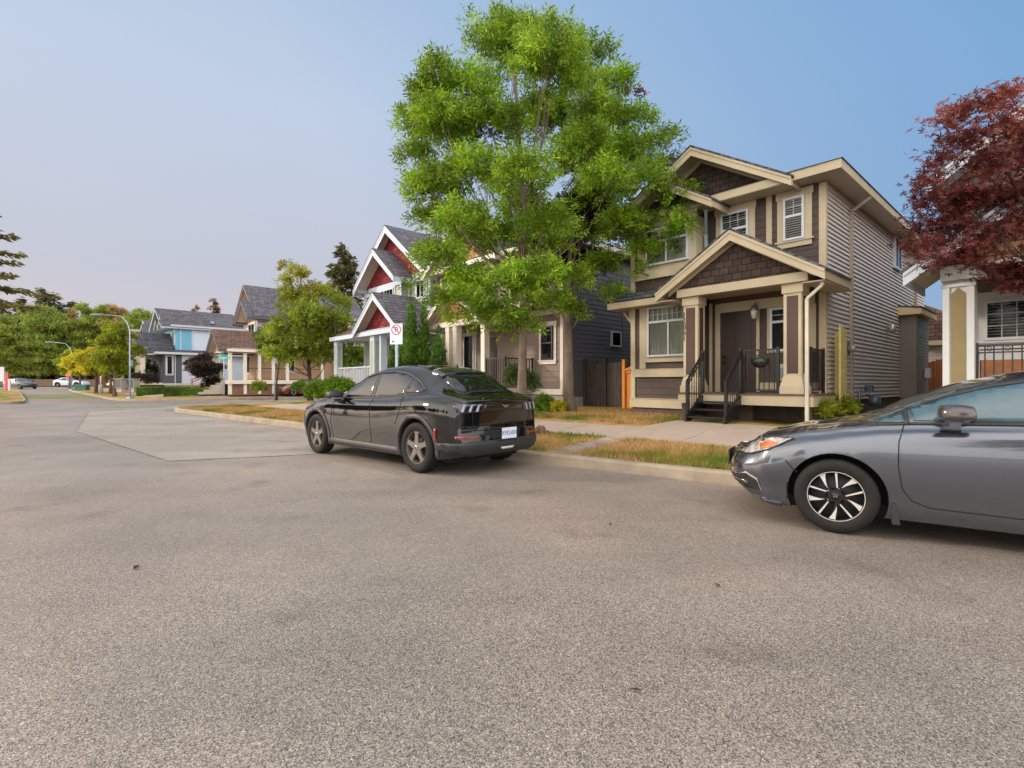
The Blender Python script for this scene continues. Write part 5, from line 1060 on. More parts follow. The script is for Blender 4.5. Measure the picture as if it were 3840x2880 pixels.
def branchy(mb, base_p, path, r0, clumps, n_limbs, r_l=.35, z_from=.3):
    """trunk along path, limbs reaching clump centres"""
    k = len(path); mb.tube(path, [r0*(1-.8*(i/(k-1))**.9) if i else r0*1.35 for i in range(k)], 12)
    P = [Vector(p) for p in path]
    cs = sorted(clumps, key=lambda c: -c[3])[:n_limbs]
    zs = [p.z for p in P]
    for c in cs:
        e = Vector(c[:3]); h = e-P[0]; tz = P[0].z+(e.z-P[0].z)*random.uniform(.35, .62); tz = max(tz, zs[0]+(zs[-1]-zs[0])*z_from*.8)
        tz = min(tz, zs[-1]*.97)
        i = max(j for j in range(k) if zs[j] <= tz+1e-6); i = min(i, k-2); u = (tz-zs[i])/(zs[i+1]-zs[i]+1e-6); s = P[i].lerp(P[i+1], u)
        rr = r0*(1-.8*((i+u)/(k-1))**.9)*r_l
        m_ = s.lerp(e, .5)+Vector((0, 0, -.06*(e-s).length))+Vector([random.uniform(-.08, .08)*(e-s).length for _ in range(3)])
        mb.tube([s, s.lerp(m_, .5)+Vector((0, 0, .0)), m_, e], [rr, rr*.8, rr*.6, rr*.15], 6)
        for _ in range(3):
            d = Vector([random.gauss(0, 1) for _ in range(3)]).normalized()*c[3]*.75; d.z = abs(d.z)*.8
            mb.tube([m_.lerp(e, random.uniform(.3, .9)), e+d*.5, e+d], [rr*.35, rr*.2, rr*.06], 5, False)
def tree(name, label, cat, origin, path, r0, clumps, n_sp, leafm, barkm, per=11, ll=.1, lw=.035, sl=.22, up=.5, shell=.5, n_limbs=14, group=None, droop=.2, zf=.3):
    t = thing(name, label, cat, origin, 0, group); ox, oy, oz = origin
    rel = lambda p: (p[0]-ox, p[1]-oy, p[2]-oz)
    mb = MB(); cl_ = [(*rel(c), *c[3:]) for c in clumps]; branchy(mb, (0, 0, 0), [rel(p) for p in path], r0, cl_, n_limbs, z_from=zf); mb.build('trunk', barkm, t)
    mesh_from_quads('crown', sprays(cl_, n_sp, per, ll, lw, sl, up, shell, droop), leafm, t)
    return t
ASHL = leaf_mat('ash_leaves', (.09, .21, .010), (.36, .50, .03), transl=.42, nscale=1.1)
def D2(x, y, Z, r, dz=0, rz=None):   # from 2212-wide picture coordinates at depth Z
    return ((x-1106)/1088*Z, Z+dz, 1.3+(826.6-y)/1088*Z, r/1088*Z)+((rz/1088*Z,) if rz else ())
ash_px = [(1085, 66, 44), (1150, 74, 40), (1040, 95, 40), (1190, 56, 20), (1015, 44, 12), (1110, 130, 80), (945, 150, 34), (925, 205, 48), (1010, 200, 75), (1200, 165, 70), (1255, 110, 34), (1305, 125, 36), (905, 270, 50), (960, 300, 75), (1060, 280, 88), (1170, 270, 85), (1260, 200, 60), (1330, 185, 45), (900, 345, 40), (935, 410, 62), (1030, 390, 80), (1130, 390, 75), (925, 480, 40), (1000, 490, 66), (1090, 520, 66), (1180, 500, 66), (960, 570, 48), (1010, 620, 55), (1105, 625, 62), (1170, 600, 50), (1055, 690, 48), (1120, 705, 42), (990, 650, 34), (1290, 250, 60), (1375, 265, 40), (1260, 330, 66), (1345, 340, 66), (1420, 320, 40), (1395, 400, 55), (1280, 440, 55), (1250, 520, 50), (1345, 490, 48), (1240, 610, 40), (1300, 580, 36), (1465, 430, 36), (1430, 485, 40), (1385, 545, 36), (1325, 640, 26), (1200, 660, 32), (1485, 460, 22), (870, 255, 22), (1500, 425, 20), (1470, 500, 34), (1440, 540, 26), (1400, 590, 26), (1450, 300, 20), (900, 620, 20), (950, 660, 30), (925, 560, 34), (985, 700, 24), (1440, 370, 30), (1235, 680, 26), (1145, 655, 45)]
ash = []
for i, (x, y, r_) in enumerate(ash_px):
    r_ = r_*(.84 if y < 330 else .92)
    dx = abs(x-1120)/330; sp = 3.0*max(.15, 1-dx*dx)*(1 if y > 100 else .4)
    dd = random.uniform(-sp, sp)
    if 40 < r_ and i % 2: ash.append(D2(x, y, 13.6, r_*.9, -dd))
    k_ = (13.6+dd)/13.6; c = D2(x, y, 13.6+dd, r_, 0); ash.append(c)
tx, ty = .27, 13.6; gz = lawn_z(tx, ty)
tree('ash_tree', 'tall leafy bright green ash tree behind the black car', 'tree', (tx, ty, gz), [(tx, ty, gz-.1), (tx+.0, ty, gz+1.2), (tx+.04, ty, 2.8), (tx+.02, ty, 4.2), (tx+.06, ty, 5.8), (tx-.05, ty, 7.6), (tx-.2, ty, 9.6), (tx-.4, ty, 11.2)], .13, ash, 12800, ASHL, BARK, per=11, ll=.145, lw=.040, sl=.34, up=.6, shell=.5, n_limbs=26, zf=.42, droop=.25)
# dark purple tree with pale trunk right behind it
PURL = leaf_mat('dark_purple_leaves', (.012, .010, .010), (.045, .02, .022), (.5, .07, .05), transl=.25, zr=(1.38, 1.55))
pt = [D2(x, y, 15.9, r_, random.uniform(-.3, .8)) for x, y, r_ in [(1255, 470, 66), (1310, 420, 60), (1230, 560, 45), (1340, 330, 45), (1365, 235, 17), (1385, 205, 9), (1350, 190, 12), (1290, 560, 40), (1200, 520, 45), (1270, 350, 50), (1300, 500, 50), (1330, 270, 26)]]
X, Y = 1.70, 15.1; gz = lawn_z(X, Y)
tree('purple_plum_tree', 'dark purple tree with thick knotty pale trunk right of the ash', 'tree', (X, Y, gz), [(X+.05, Y, gz-.1), (X, Y, gz+.5), (X, Y, 2.2), (X-.02, Y+.1, 3.8), (X+.1, Y+.4, 5.5), (X+.8, Y+.7, 8)], .19, pt, 2600, PURL, BARK, per=9, ll=.11, lw=.06, sl=.2, n_limbs=9)
# red maple on the right
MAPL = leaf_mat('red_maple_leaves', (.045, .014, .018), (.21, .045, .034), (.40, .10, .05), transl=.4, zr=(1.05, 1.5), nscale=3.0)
mp_px = [(2085, 235, 30), (2160, 215, 38), (2060, 300, 34), (2010, 345, 20), (2120, 290, 30), (2190, 270, 40), (2000, 385, 22), (2110, 350, 50), (2180, 350, 60), (2000, 440, 30), (2080, 430, 60), (2170, 430, 70), (1985, 485, 24), (2050, 490, 45), (2140, 500, 66), (2210, 500, 60), (2185, 580, 45), (2060, 560, 34), (1975, 520, 20), (2130, 580, 38), (2240, 400, 80), (2260, 300, 70), (2250, 560, 60), (2215, 615, 30), (2010, 530, 24), (2015, 575, 14), (2060, 245, 16), (2165, 195, 20), (2025, 260, 12)]
def maple_leaves(clumps, n_, size):
    C = np.array([[c[0], c[1], c[2], c[3]] for c in clumps]); wgt = C[:, 3]**1.3; wgt /= wgt.sum()
    # twigs run from clump to neighbouring clump and a little past it; leaves hang along them in flat layers
    nt_ = 420; ti = rng.choice(len(C), nt_, p=wgt); D_ = np.linalg.norm(C[ti][:, None, :3]-C[None, :, :3], axis=2); order = np.argsort(D_, axis=1); tj = order[np.arange(nt_), rng.integers(1, 7, nt_)]
    w = rng.integers(0, nt_, n_); u = rng.uniform(-.05, 1.12, (n_, 1)); A, B = C[ti[w]], C[tj[w]]; wob = rng.normal(size=(nt_, 3))*.05
    sg = (.10+.13*A[:, 3:4]); P = A[:, :3]+(B[:, :3]-A[:, :3])*u+wob[w]*np.sin(u*5)+rng.normal(size=(n_, 3))*sg*np.array([1, 1, .42])
    nr = unit(rng.normal(size=(n_, 3))*.7+np.array([0, -.3, 1.0])); a = unit(np.cross(nr, rng.normal(size=(n_, 3)))); b = np.cross(nr, a); s_ = size*rng.uniform(.6, 1.2, (n_, 1))
    out_ = []
    for ang, l_ in ((0, 1.0), (.95, .85), (-.95, .85), (1.95, .55), (-1.95, .55)):
        dr_ = a*math.cos(ang)+b*math.sin(ang); cr_ = -a*math.sin(ang)+b*math.cos(ang); dp = -nr*.15*l_
        out_.append(np.stack([P, P+(dr_*.45+cr_*.16)*s_*l_, P+(dr_+dp)*s_*l_, P+(dr_*.45-cr_*.16)*s_*l_], 1))
    return np.concatenate(out_)
X, Y = 9.6, 8.4; gz = .4; ZM = 7.9
t = thing('red_maple_tree', 'dark red Japanese maple overhanging from right edge', 'tree', (X, Y, gz))
mc = [D2(x+random.uniform(-12, 12), y+random.uniform(-10, 10), ZM+random.uniform(-.8, .8), r_*random.uniform(.45, 1.0)) for x, y, r_ in mp_px for _ in (0, 1, 2)]; mcr = [(c[0]-X, c[1]-Y, c[2]-gz, c[3]) for c in mc]
mb = MB(); branchy(mb, None, [(0, 0, -.1), (0, 0, 1.0), (-.1, -.05, 2.0), (-.4, -.1, 2.9), (-.6, -.1, 4.0)], .13, mcr, 20, .3, .3); mb.build('trunk', BARKD, t)
mesh_from_quads('crown', maple_leaves(mcr, 8500, .092), MAPL, t)

def box_clumps(cx, cy, z0, z1, rw, n_, prof='round'):
    out_ = []
    for i in range(n_):
        u = (i+.5)/n_; z = z0+(z1-z0)*u
        k = {'round': math.sin(math.pi*min(1, u*.9+.12))**.7, 'spire': (1-u)**.8+.08, 'oval': math.sin(math.pi*(u*.8+.12))**.6, 'vase': .45+.75*u if u < .8 else 1.0-(u-.8)*2}[prof]
        a = random.uniform(0, 6.28); rr = rw*k; off = rr*.5*random.random()**.5
        out_.append((cx+off*math.cos(a), cy+off*math.sin(a), z, rr*random.uniform(.55, .8), (z1-z0)/n_*1.6))
    return out_
# yellow-green tree at the corner lot
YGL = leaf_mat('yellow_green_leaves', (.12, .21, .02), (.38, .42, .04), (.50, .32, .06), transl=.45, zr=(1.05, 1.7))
ygp = [(620, 580, 14), (645, 600, 26), (612, 610, 16), (640, 650, 40), (690, 640, 34), (660, 690, 50), (720, 700, 42), (620, 720, 44), (680, 740, 56), (735, 740, 36), (590, 740, 30), (650, 770, 42), (710, 770, 40), (600, 770, 26), (760, 730, 14), (575, 765, 14), (740, 660, 22)]
yc = [D2(x, y, 29.0+random.uniform(-1.2, 1.2), r_) for x, y, r_ in ygp]; X, Y = -11.7, 29.2; gz = lawn_z(X, Y)
tree('street_tree', 'yellow-green multi-stemmed tree at corner in front of tan house', 'tree', (X, Y, gz), [(X, Y, gz-.1), (X, Y, gz+1.1), (X-.15, Y, 3.0), (X-.3, Y, 4.6), (X-.6, Y, 7.6)], .15, yc, 3600, YGL, BARKD, per=9, ll=.17, lw=.07, sl=.3, n_limbs=14, zf=.15)
DGL = leaf_mat('deep_green_leaves', (.03, .06, .01), (.10, .15, .03), transl=.3)
X, Y, z = W(1010, 1478, 33); X, Y = -17.1, 35.2 
dk = [D2(x, y, 31.0, r_, random.uniform(-.6, .6)) for x, y, r_ in [(590, 730, 30), (610, 760, 26), (575, 755, 20)]]
tree('dark_shrub_tree', 'dark green bushy tree left behind the yellow-green corner tree', 'tree', (-14.6, 31.2, .3), [(-14.6, 31.2, .2), (-14.6, 31.2, 1.2), (-14.4, 31.2, 2.6), (-14.3, 31.2, 3.4)], .08, dk, 900, DGL, BARKD, per=9, ll=.16, lw=.08, sl=.28, n_limbs=3)
# small purple ball tree
BPL = leaf_mat('bronze_leaves', (.02, .018, .015), (.10, .065, .05), transl=.3)
X, Y, z = W(768, 1472, 40); c0 = box_clumps(X, Y, z+1.25, z+3.1, 1.35, 14, 'round')
tree('small_plum_tree', 'small round bronze-leaved tree over the clipped hedge', 'tree', (X, Y, z), [(X, Y, z-.1), (X, Y, z+.8), (X, Y, z+1.6), (X, Y, z+2.6)], .09, c0, 1500, BPL, BARKD, per=9, ll=.15, lw=.08, sl=.25, n_limbs=8, shell=.4)
# row of young street trees
GRL = leaf_mat('young_green_leaves', (.14, .22, .015), (.42, .44, .03), transl=.45); YLL = leaf_mat('yellow_leaves', (.34, .36, .02), (.75, .62, .05), transl=.45)
for (x, y, Z, h, rw, m_, lab) in ((430, 1483, 41, 5.9, 1.75, GRL, 'green street tree nearest corner lamp, largest in far row'), (415, 1478, 47, 5.3, 1.6, GRL, 'green street tree second in far row, half behind the first'), (360, 1470, 50, 4.4, 1.7, YLL, 'yellow-green street tree in middle of far row'), (300, 1466, 58, 4.6, 1.8, YLL, 'small bright yellow street tree farthest in the row'), (262, 1462, 68, 5.6, 1.9, GRL, 'spreading yellow-green tree behind the far street lamp')):
    X, Y, z = W(x, y, Z); c0 = box_clumps(X, Y, z+1.7, z+h, rw, 16, 'round')
    tree('street_tree', lab, 'tree', (X, Y, z), [(X, Y, z-.1), (X, Y, z+1.2), (X+.05, Y, z+2.4), (X, Y, z+h*.85)], .13, c0, 1500, m_, BARK, per=9, ll=.2, lw=.1, sl=.32, n_limbs=9, shell=.45, group='young trees along the far street', up=.9)
# tall background trees beyond the cross street
BG1 = leaf_mat('far_green_leaves', (.15, .24, .04), (.42, .46, .08), transl=.35); BG2 = leaf_mat('far_red_tipped_leaves', (.14, .20, .03), (.38, .38, .07), (.46, .27, .12), transl=.35, zr=(1.15, 1.45)); BG3 = leaf_mat('far_dark_leaves', (.04, .06, .02), (.12, .12, .035), transl=.2)
far = [(20, 1180, 92, 3.6, BG1, 'round', 'pale green tree at the left end of far tree row'), (70, 1240, 98, 3.6, BG1, 'oval', 'mid-sized green tree second from left in far row'), (145, 1155, 95, 5.0, BG1, 'oval', 'broadest round green tree beyond the cross street'), (215, 1190, 98, 4.0, BG1, 'oval', 'tall green tree right of the broadest far tree'), (270, 1160, 104, 3.2, BG2, 'spire', 'pointed far tree with red-orange tip'), (320, 1150, 100, 2.8, BG1, 'oval', 'slim upright green tree in the middle of far row'), (385, 1155, 104, 3.6, BG1, 'vase', 'broad-topped upright tree behind the corner lamp arm'), (440, 1165, 100, 3.2, BG2, 'vase', 'reddish topped tree just left of corner lamp'), (535, 1175, 98, 3.8, BG1, 'vase', 'olive-green upright tree just left of the blue house'), (490, 1210, 110, 3.8, BG1, 'oval', 'green tree between lamp pole and olive tree')]
for (x, y, Z, rw, m_, prof, lab) in far:
    X, Y, zt = W(x, y, Z); z = .6; c0 = box_clumps(X, Y, z+2.0, zt, rw*.92, 34, prof)
    tree('far_tree', lab, 'tree', (X, Y, z), [(X, Y, z-.2), (X, Y, z+3), (X, Y, z+7), (X, Y, zt*.9)], .3, c0, 4200, m_, BARKD, per=7, ll=.36, lw=.15, sl=.75, n_limbs=8, shell=.45, group='trees beyond the far cross street', up=1.4)
def conifer(name, label, X, Y, z, h, rw, n_, m_, group=None, z0=.12, leafl=.5, gap=1.0, seed=0, droop=.25, leafw=.12):
    t = thing(name, label, 'tree', (X, Y, z), 0, group); MB().tube([(0, 0, -.3), (0, 0, h*.5), (0, 0, h)], [h*.016, h*.010, .02], 8).build('trunk', BARKD, t)
    rs = np.random.default_rng(seed+11); Q = []; P = []; D = []
    k = int(n_)
    for i in range(k):
        u = z0+(1-z0)*(i/k)**.85; a = rs.uniform(0, 6.28); L_ = rw*(1-u)**.8*rs.uniform(.55, 1.1)+.15; zz = h*u
        m = max(4, int(L_/leafl*7))
        for j in range(m):
            s_ = (j+.5)/m*L_; p = np.array([math.cos(a)*s_, math.sin(a)*s_, zz-droop*s_+.12*s_*s_/max(L_, .1)])
            for q in (-1, 1, 0):
                a2 = a+q*.8+rs.normal()*.25; d = np.array([math.cos(a2), math.sin(a2), -.25+rs.normal()*.2]); P.append(p+rs.normal(size=3)*leafl*.2); D.append(d)
    P = np.array(P); D = unit(np.array(D)); cr_ = unit(np.cross(D, rs.normal(size=P.shape)*.5+np.array([0, 0, 1]))); l_ = leafl*rs.uniform(.6, 1.2, (len(P), 1)); w_ = leafw*rs.uniform(.7, 1.3, (len(P), 1))
    mesh_from_quads('crown', np.stack([P, P+D*l_*.4+cr_*w_, P+D*l_, P+D*l_*.4-cr_*w_], 1), m_, t); return t
CONM = leaf_mat('conifer_needles', (.08, .09, .04), (.22, .20, .09), transl=.3); CONB = leaf_mat('brownish_needles', (.18, .11, .07), (.34, .22, .12), transl=.3)
X, Y, zt = W(1285, 915, 72); conifer('fir_tree', 'tall fir between the yellow-green tree and sage house', X, Y, .5, zt-.5, 6.5, 120, CONM, leafl=.8, seed=1, leafw=.16)
X, Y, zt = W(1318, 955, 74); conifer('fir_tree', 'second fir top just right of the tall fir', X, Y, .5, zt-.5, 5.0, 95, CONM, leafl=.8, seed=2, leafw=.16)
X, Y, zt = W(800, 1118, 110); conifer('fir_tree', 'reddish brown fir top above the blue house roof', X, Y, .5, zt-.5, 5.0, 90, CONB, leafl=.8, seed=3, leafw=.18)
X, Y, zt = W(733, 1145, 120); conifer('fir_tree', 'tiny distant fir tip above the blue house roof', X, Y, .5, zt-.5, 4.0, 80, CONB, leafl=.8, seed=4, leafw=.18)
for (x, y, Z, rw, sd_, lab) in ((155, 1080, 125, 5.5, 5, 'tallest dark conifer behind far green trees'), (205, 1105, 128, 5, 6, 'dark conifer right of the tallest one'), (78, 1115, 128, 5, 7, 'dark conifer left of the tallest one'), (270, 1130, 126, 3.5, 8, 'narrow dark conifer behind the red-tipped tree'), (20, 1140, 120, 5, 9, 'bushy dark conifer at left end of far row'), (235, 1140, 125, 5, 10, 'low dark conifer between two green far trees')):
    X, Y, zt = W(x, y, Z); conifer('conifer_tree', lab, X, Y, .6, zt-.6, rw, 95, CONM, 'dark conifers behind the far trees', leafl=1.1, seed=sd_, leafw=.25)
# branches of a conifer leaning in from the left edge
X, Y = -41.0, 36.0; conifer('cedar_tree', 'large conifer whose branches reach in at left edge', X, Y, .3, 18.5, 9.2, 110, leaf_mat('left_conifer_needles', (.13, .14, .04), (.36, .30, .10), transl=.35), leafl=.5, seed=21, z0=.40, droop=.2)
# understory mass along the far fence
def bushmass(name, label, cat, pts, m_, n_, ll, lw, kind=None, group=None, origin=None):
    ox, oy, oz = origin or (pts[0][0], pts[0][1], pts[0][2]-pts[0][3]*.6)
    t = mesh_from_quads(name, sprays([(p[0]-ox, p[1]-oy, p[2]-oz, *p[3:]) for p in pts], n_, 7, ll, lw, ll*1.4, up=.6, shell=.35), m_, None); t.location = (ox, oy, oz); tag(t, label, cat, group, kind); return t
um = []
for x in range(-10, 620, 14): X, Y, _ = W(x, 0, 108+random.uniform(-4, 4)); um.append((X, Y, random.uniform(1.5, 4.0), 2.6, 2.6))
bushmass('understory', 'dense dark green understory along far side of the cross street', 'undergrowth', um, BG3, 9000, .6, .35, kind='stuff')
# conical cedars beside the sage house
CEDL = leaf_mat('cedar_leaves', (.04, .11, .008), (.14, .27, .02), transl=.35)
for (x, yt, Z, rw, lab) in ((1542, 1103, 19.6, .33, 'tallest columnar cedar in front of the sage house'), (1590, 1140, 19.6, .33, 'second columnar cedar with pointed tip, right of tallest'), (1474, 1290, 20.6, .25, 'shortest narrow cedar, leftmost by the parking sign'), (1645, 1225, 19.2, .42, 'broad cedar at the right end beside pale trim'), (1512, 1215, 20.2, .27, 'slim cedar close on the left of tallest cedar')):
    X, Y, zt = W(x, yt, Z); z = .35; h = zt-z
    c0 = [(0, 0, h*(i+.5)/16, rw*(1-((i+.5)/16)**2.2)+.03, h/16*1.2) for i in range(16)]
    t = thing('cedar_shrub', lab, 'shrub', (X, Y, z), 0, 'columnar cedars between the houses')
    MB().tube([(0, 0, -.1), (0, 0, h*.8)], [.06, .02], 6).build('trunk', BARKD, t)
    mesh_from_quads('foliage', sprays(c0, int(1700*h/4), 7, .085, .035, .14, up=2.6, shell=.28, droop=-.5), CEDL, t)
# clipped hedges
HEDL = leaf_mat('hedge_leaves', (.07, .16, .012), (.24, .38, .025), transl=.35)
def hedge(label, a, b, h, wd, n_):
    mx_, my_ = (a[0]+b[0])/2, (a[1]+b[1])/2; L_ = math.hypot(b[0]-a[0], b[1]-a[1]); ang = math.atan2(b[1]-a[1], b[0]-a[0]); z = a[2]
    t = thing('hedge', label, 'hedge', (mx_, my_, z), ang, 'clipped hedges')
    MB().box(-L_/2, L_/2, -wd/2, wd/2, -.1, h*.93).build('hedge_body', mat('hedge_core', (.02, .045, .008), .9, var=.3), t, bevel=.06)
    u = rng.uniform(-1, 1, (n_, 3)); f = rng.integers(0, 4, n_); u[f == 0, 2] = 1; u[f == 1, 1] = -1; u[f == 2, 1] = 1; u[f == 3, 2] = 1
    P = u*np.array([L_/2, wd/2, h/2])+np.array([0, 0, h/2]); d = unit(rng.normal(size=P.shape)); c_ = unit(np.cross(d, rng.normal(size=P.shape)))
    mesh_from_quads('foliage', np.stack([P-d*.05, P+c_*.03, P+d*.05, P-c_*.03], 1), HEDL, t)
hedge('long low clipped hedge in front of blue house wall', W(515, 1480, 41), W(830, 1466, 43.5), .62, .8, 9000)
hedge('front clipped hedge at foot of the small plum tree', W(615, 1484, 38), W(790, 1478, 39.5), .55, .8, 6000)
def bush(label, x, y, Z, r_, rz, m_=HEDL, n_=700, ll=.09, lw=.045, group='garden bushes'):
    X, Y, z = W(x, y, Z); return bushmass('bush', label, 'bush', [(X, Y, z+rz*.8, r_, rz), (X+r_*.3, Y, z+rz*.6, r_*.7, rz*.8), (X-r_*.35, Y, z+rz*.5, r_*.7, rz*.7)], m_, n_, ll, lw, group=group, origin=(X, Y, z))
bush('round yellow-green bush below the tan house porch', 972, 1472, 38, .55, .5, YGL)
bush('low green bush right of tan house porch post', 1125, 1468, 38, .6, .45, HEDL)
bush('bright green bush left behind the black car mirror', 1190, 1500, 24, .55, .5, HEDL, 1200); bush('wide green bush under white porch railing', 1270, 1480, 23, .7, .45, HEDL, 1300); bush('lime green shrub seen through sage house porch', 1335, 1400, 34, .9, 1.2, leaf_mat('lime_leaves', (.12, .22, .01), (.3, .42, .03)), 900, .13, .06)
bush('tall pale bush beside the ash tree trunk', 1925, 1450, 15.2, .22, .38, leaf_mat('pale_bush_leaves', (.09, .14, .05), (.22, .27, .10)), 420); bush('grey-green bush at foot of pale railing by ash trunk', 1985, 1470, 15.2, .26, .34, leaf_mat('pale_bush_leaves', (.09, .14, .05), (.22, .27, .10)), 420)
bush('green weeds at foot of white lattice', 2045, 1545, 15.2, .3, .25, HEDL, 420); bush('yellow-leaved plant beside the thick pale trunk', 2095, 1545, 14.7, .14, .16, YLL, 160, .09, .05)
bush('weeds growing beside the right porch corner', 3085, 1560, 10.6, .25, .16, GRL, 150, .12, .02); bush('weeds under the gas meter', 3150, 1556, 11.4, .3, .2, GRL, 300, .11, .03)
bush('dark brown shrub by blue house porch steps', 545, 1445, 45, 1.0, .7, BPL, 500, .14, .07); bush('dark shrub beside tan house steps', 800, 1460, 41, .8, .55, BPL, 500, .14, .07)
X, Y, _ = W(490, 0, 50); bushmass('shrub_mass', 'dark green shrubs left of the blue house porch', 'shrubs', [(X-.8, Y, 2.2, 1.3, 1.6), (X+.8, Y+.5, 2.0, 1.4, 1.8), (X+2, Y+1, 1.5, 1.1, 1.2)], DGL, 1800, .2, .1, origin=(X, Y, .5))
# backdrop tree between brown house and the right-hand house
X, Y = HL(5.5, 19)[:2]; c0 = box_clumps(X, Y, 2, 7.5, 2.4, 16, 'round')
tree('garden_tree', 'leafy green tree behind garage between brown and white houses', 'tree', (X, Y, .4), [(X, Y, .3), (X, Y, 2), (X, Y, 4), (X, Y, 6.5)], .15, c0, 1600, GRL, BARKD, per=9, ll=.2, lw=.1, sl=.3, n_limbs=8)

# trees on the near-left side of the street, behind the camera (they show in the cars' paint and the window panes)
for i, (X, Y, h, rw, lab) in enumerate(((-1.5, -13, 8.5, 3.2, 'leafy tree on opposite side of street, behind the viewer'), (-31, -8, 11, 3.6, 'taller leafy tree across the street, left of the viewer'), (-33, 3.0, 9, 3.6, 'leafy tree across the street, far left of the viewer'), (-30, -18, 9, 3.6, 'leafy tree across the street, far behind the viewer'), (-40, 10, 12, 4.0, 'tall leafy tree far off to the left of the viewer'), (-41, 17, 10, 3.6, 'leafy tree left of the visible street corner'), (-36, -3, 12, 3.8, 'tall tree across the street, between two lower ones'))):
    tree('street_tree', lab, 'tree', (X, Y, 0), [(X, Y, -.1), (X, Y, 1.6), (X+.1, Y, 3.5), (X, Y, h*.8)], .16, box_clumps(X, Y, 2.2, h, rw, 14, 'round'), 1300, BG3, BARKD, per=7, ll=.36, lw=.2, sl=.5, n_limbs=6)

# ================================================================== CARS
def paint(name, col, metal=0.0, rough=.25, flake=0.0):
    m = mat(name, col, rough, metal=metal, coat=1.0, var=.02, scale=300 if flake else 8); return m
TYRE = mat('tyre_rubber', (.012, .0115, .011), .75, var=.25, scale=12, spec=.3); LINER = mat('arch_liner', (.008, .008, .008), .9)
CGL = mat('car_glass_dark', (.006, .007, .008), .02, spec=1.0, var=.1); SEAM = mat('panel_gap', (.004, .004, .004), .8); PLAS = mat('black_plastic', (.02, .02, .022), .5, var=.1)
CHR = mat('chrome', (.6, .6, .62), .12, metal=1.0, var=.03)
def smooth_tab(rows, n_):
    A = np.array(rows, float); x = A[:, 0]; xs = np.linspace(x[0], x[-1], n_)
    # denser near the ends
    u = np.linspace(0, 1, n_); xs = x[0]+(x[-1]-x[0])*(u-.06*np.sin(2*np.pi*u))
    # Catmull-Rom style: pchip
    out_ = [xs]
    for c in range(1, A.shape[1]):
        y = A[:, c]; h = np.diff(x); d = np.diff(y)/h; m_ = np.zeros(len(x)); m_[0] = d[0]; m_[-1] = d[-1]
        for i in range(1, len(x)-1):
            m_[i] = 0 if d[i-1]*d[i] <= 0 else (h[i-1]+h[i])*2/((2*h[i]+h[i-1])/d[i-1]+(h[i]+2*h[i-1])/d[i])*.5*1.5/1.5
        idx = np.clip(np.searchsorted(-x, -xs, side='right')-1, 0, len(x)-2); t = (xs-x[idx])/h[idx]
        out_.append((2*t**3-3*t**2+1)*y[idx]+(t**3-2*t**2+t)*h[idx]*m_[idx]+(-2*t**3+3*t**2)*y[idx+1]+(t**3-t**2)*h[idx]*m_[idx+1])
    return np.stack(out_, 1)
def catm(P, sub):
    """refine a polyline of 3D points"""
    out_ = []; n_ = len(P)
    for i in range(n_-1):
        p0, p1, p2, p3 = P[max(i-1, 0)], P[i], P[i+1], P[min(i+2, n_-1)]
        for s_ in range(sub):
            t = s_/sub; out_.append(.5*((2*p1)+(-p0+p2)*t+(2*p0-5*p1+4*p2-p3)*t*t+(-p0+3*p1-3*p2+p3)*t**3))
    out_.append(P[-1]); return out_
def car_body(tab, nose, tail, n_=54, sub=3):
    T = smooth_tab(tab, n_); rings = []
    xn, xt = T[0, 0], T[-1, 0]
    for r_ in T:
        x, zb, yl, zl, ym, zm, ys, zs, yb, zbl, yr, zr, zt = r_
        pts = [(0, zb), (yl-.14, zb), (yl-.03, zb+.035), (yl, zl), (ym, zm), (ys, zs), (yb+.025, zbl-.035), (yb-.004, zbl+.004), ((yb+yr)/2+.03, (zbl+zr)/2), (yr, zr), (yr-.12, zr+.62*(zt-zr)), (yr*.42, zt-.008), (0, zt)]
        wn = max(0, 1-(xn-x)/.45)**1.5; wt = max(0, 1-(x-xt)/.45)**1.5
        P = [np.array([x+wn*np.interp(z, nose[0], nose[1])+wt*np.interp(z, tail[0], tail[1]), y, z]) for y, z in pts]
        rings.append(catm(P, sub))
    # caps: shrink the end rings to the centre line with bulge
    def cap(R_, sx):
        o_ = []
        for s_ in (.96, .88, .75, .55, .3, .0): o_.append([np.array([p[0]+sx*.10*(1-s_*s_)*(1 if True else 0), p[1]*s_, p[2]]) for p in R_])
        return o_
    rings = cap(rings[0], 1)[::-1]+rings+cap(rings[-1], -1)
    m_ = len(rings[0]); V_ = []; F = []
    for r_ in rings:
        V_ += [tuple(p) for p in r_]; V_ += [(p[0], -p[1], p[2]) for p in r_]
    for i in range(len(rings)-1):
        a, b = i*2*m_, (i+1)*2*m_
        for k in range(m_-1): F.append((a+k, a+k+1, b+k+1, b+k)); F.append((a+m_+k+1, a+m_+k, b+m_+k, b+m_+k+1))
    bm = bmesh.new(); vv = [bm.verts.new(v) for v in V_]
    for f in F:
        try: bm.faces.new([vv[i] for i in f])
        except ValueError: pass
    bmesh.ops.remove_doubles(bm, verts=bm.verts, dist=1e-4); bmesh.ops.dissolve_degenerate(bm, edges=bm.edges, dist=1e-5)
    bmesh.ops.recalc_face_normals(bm, faces=bm.faces)
    return bm
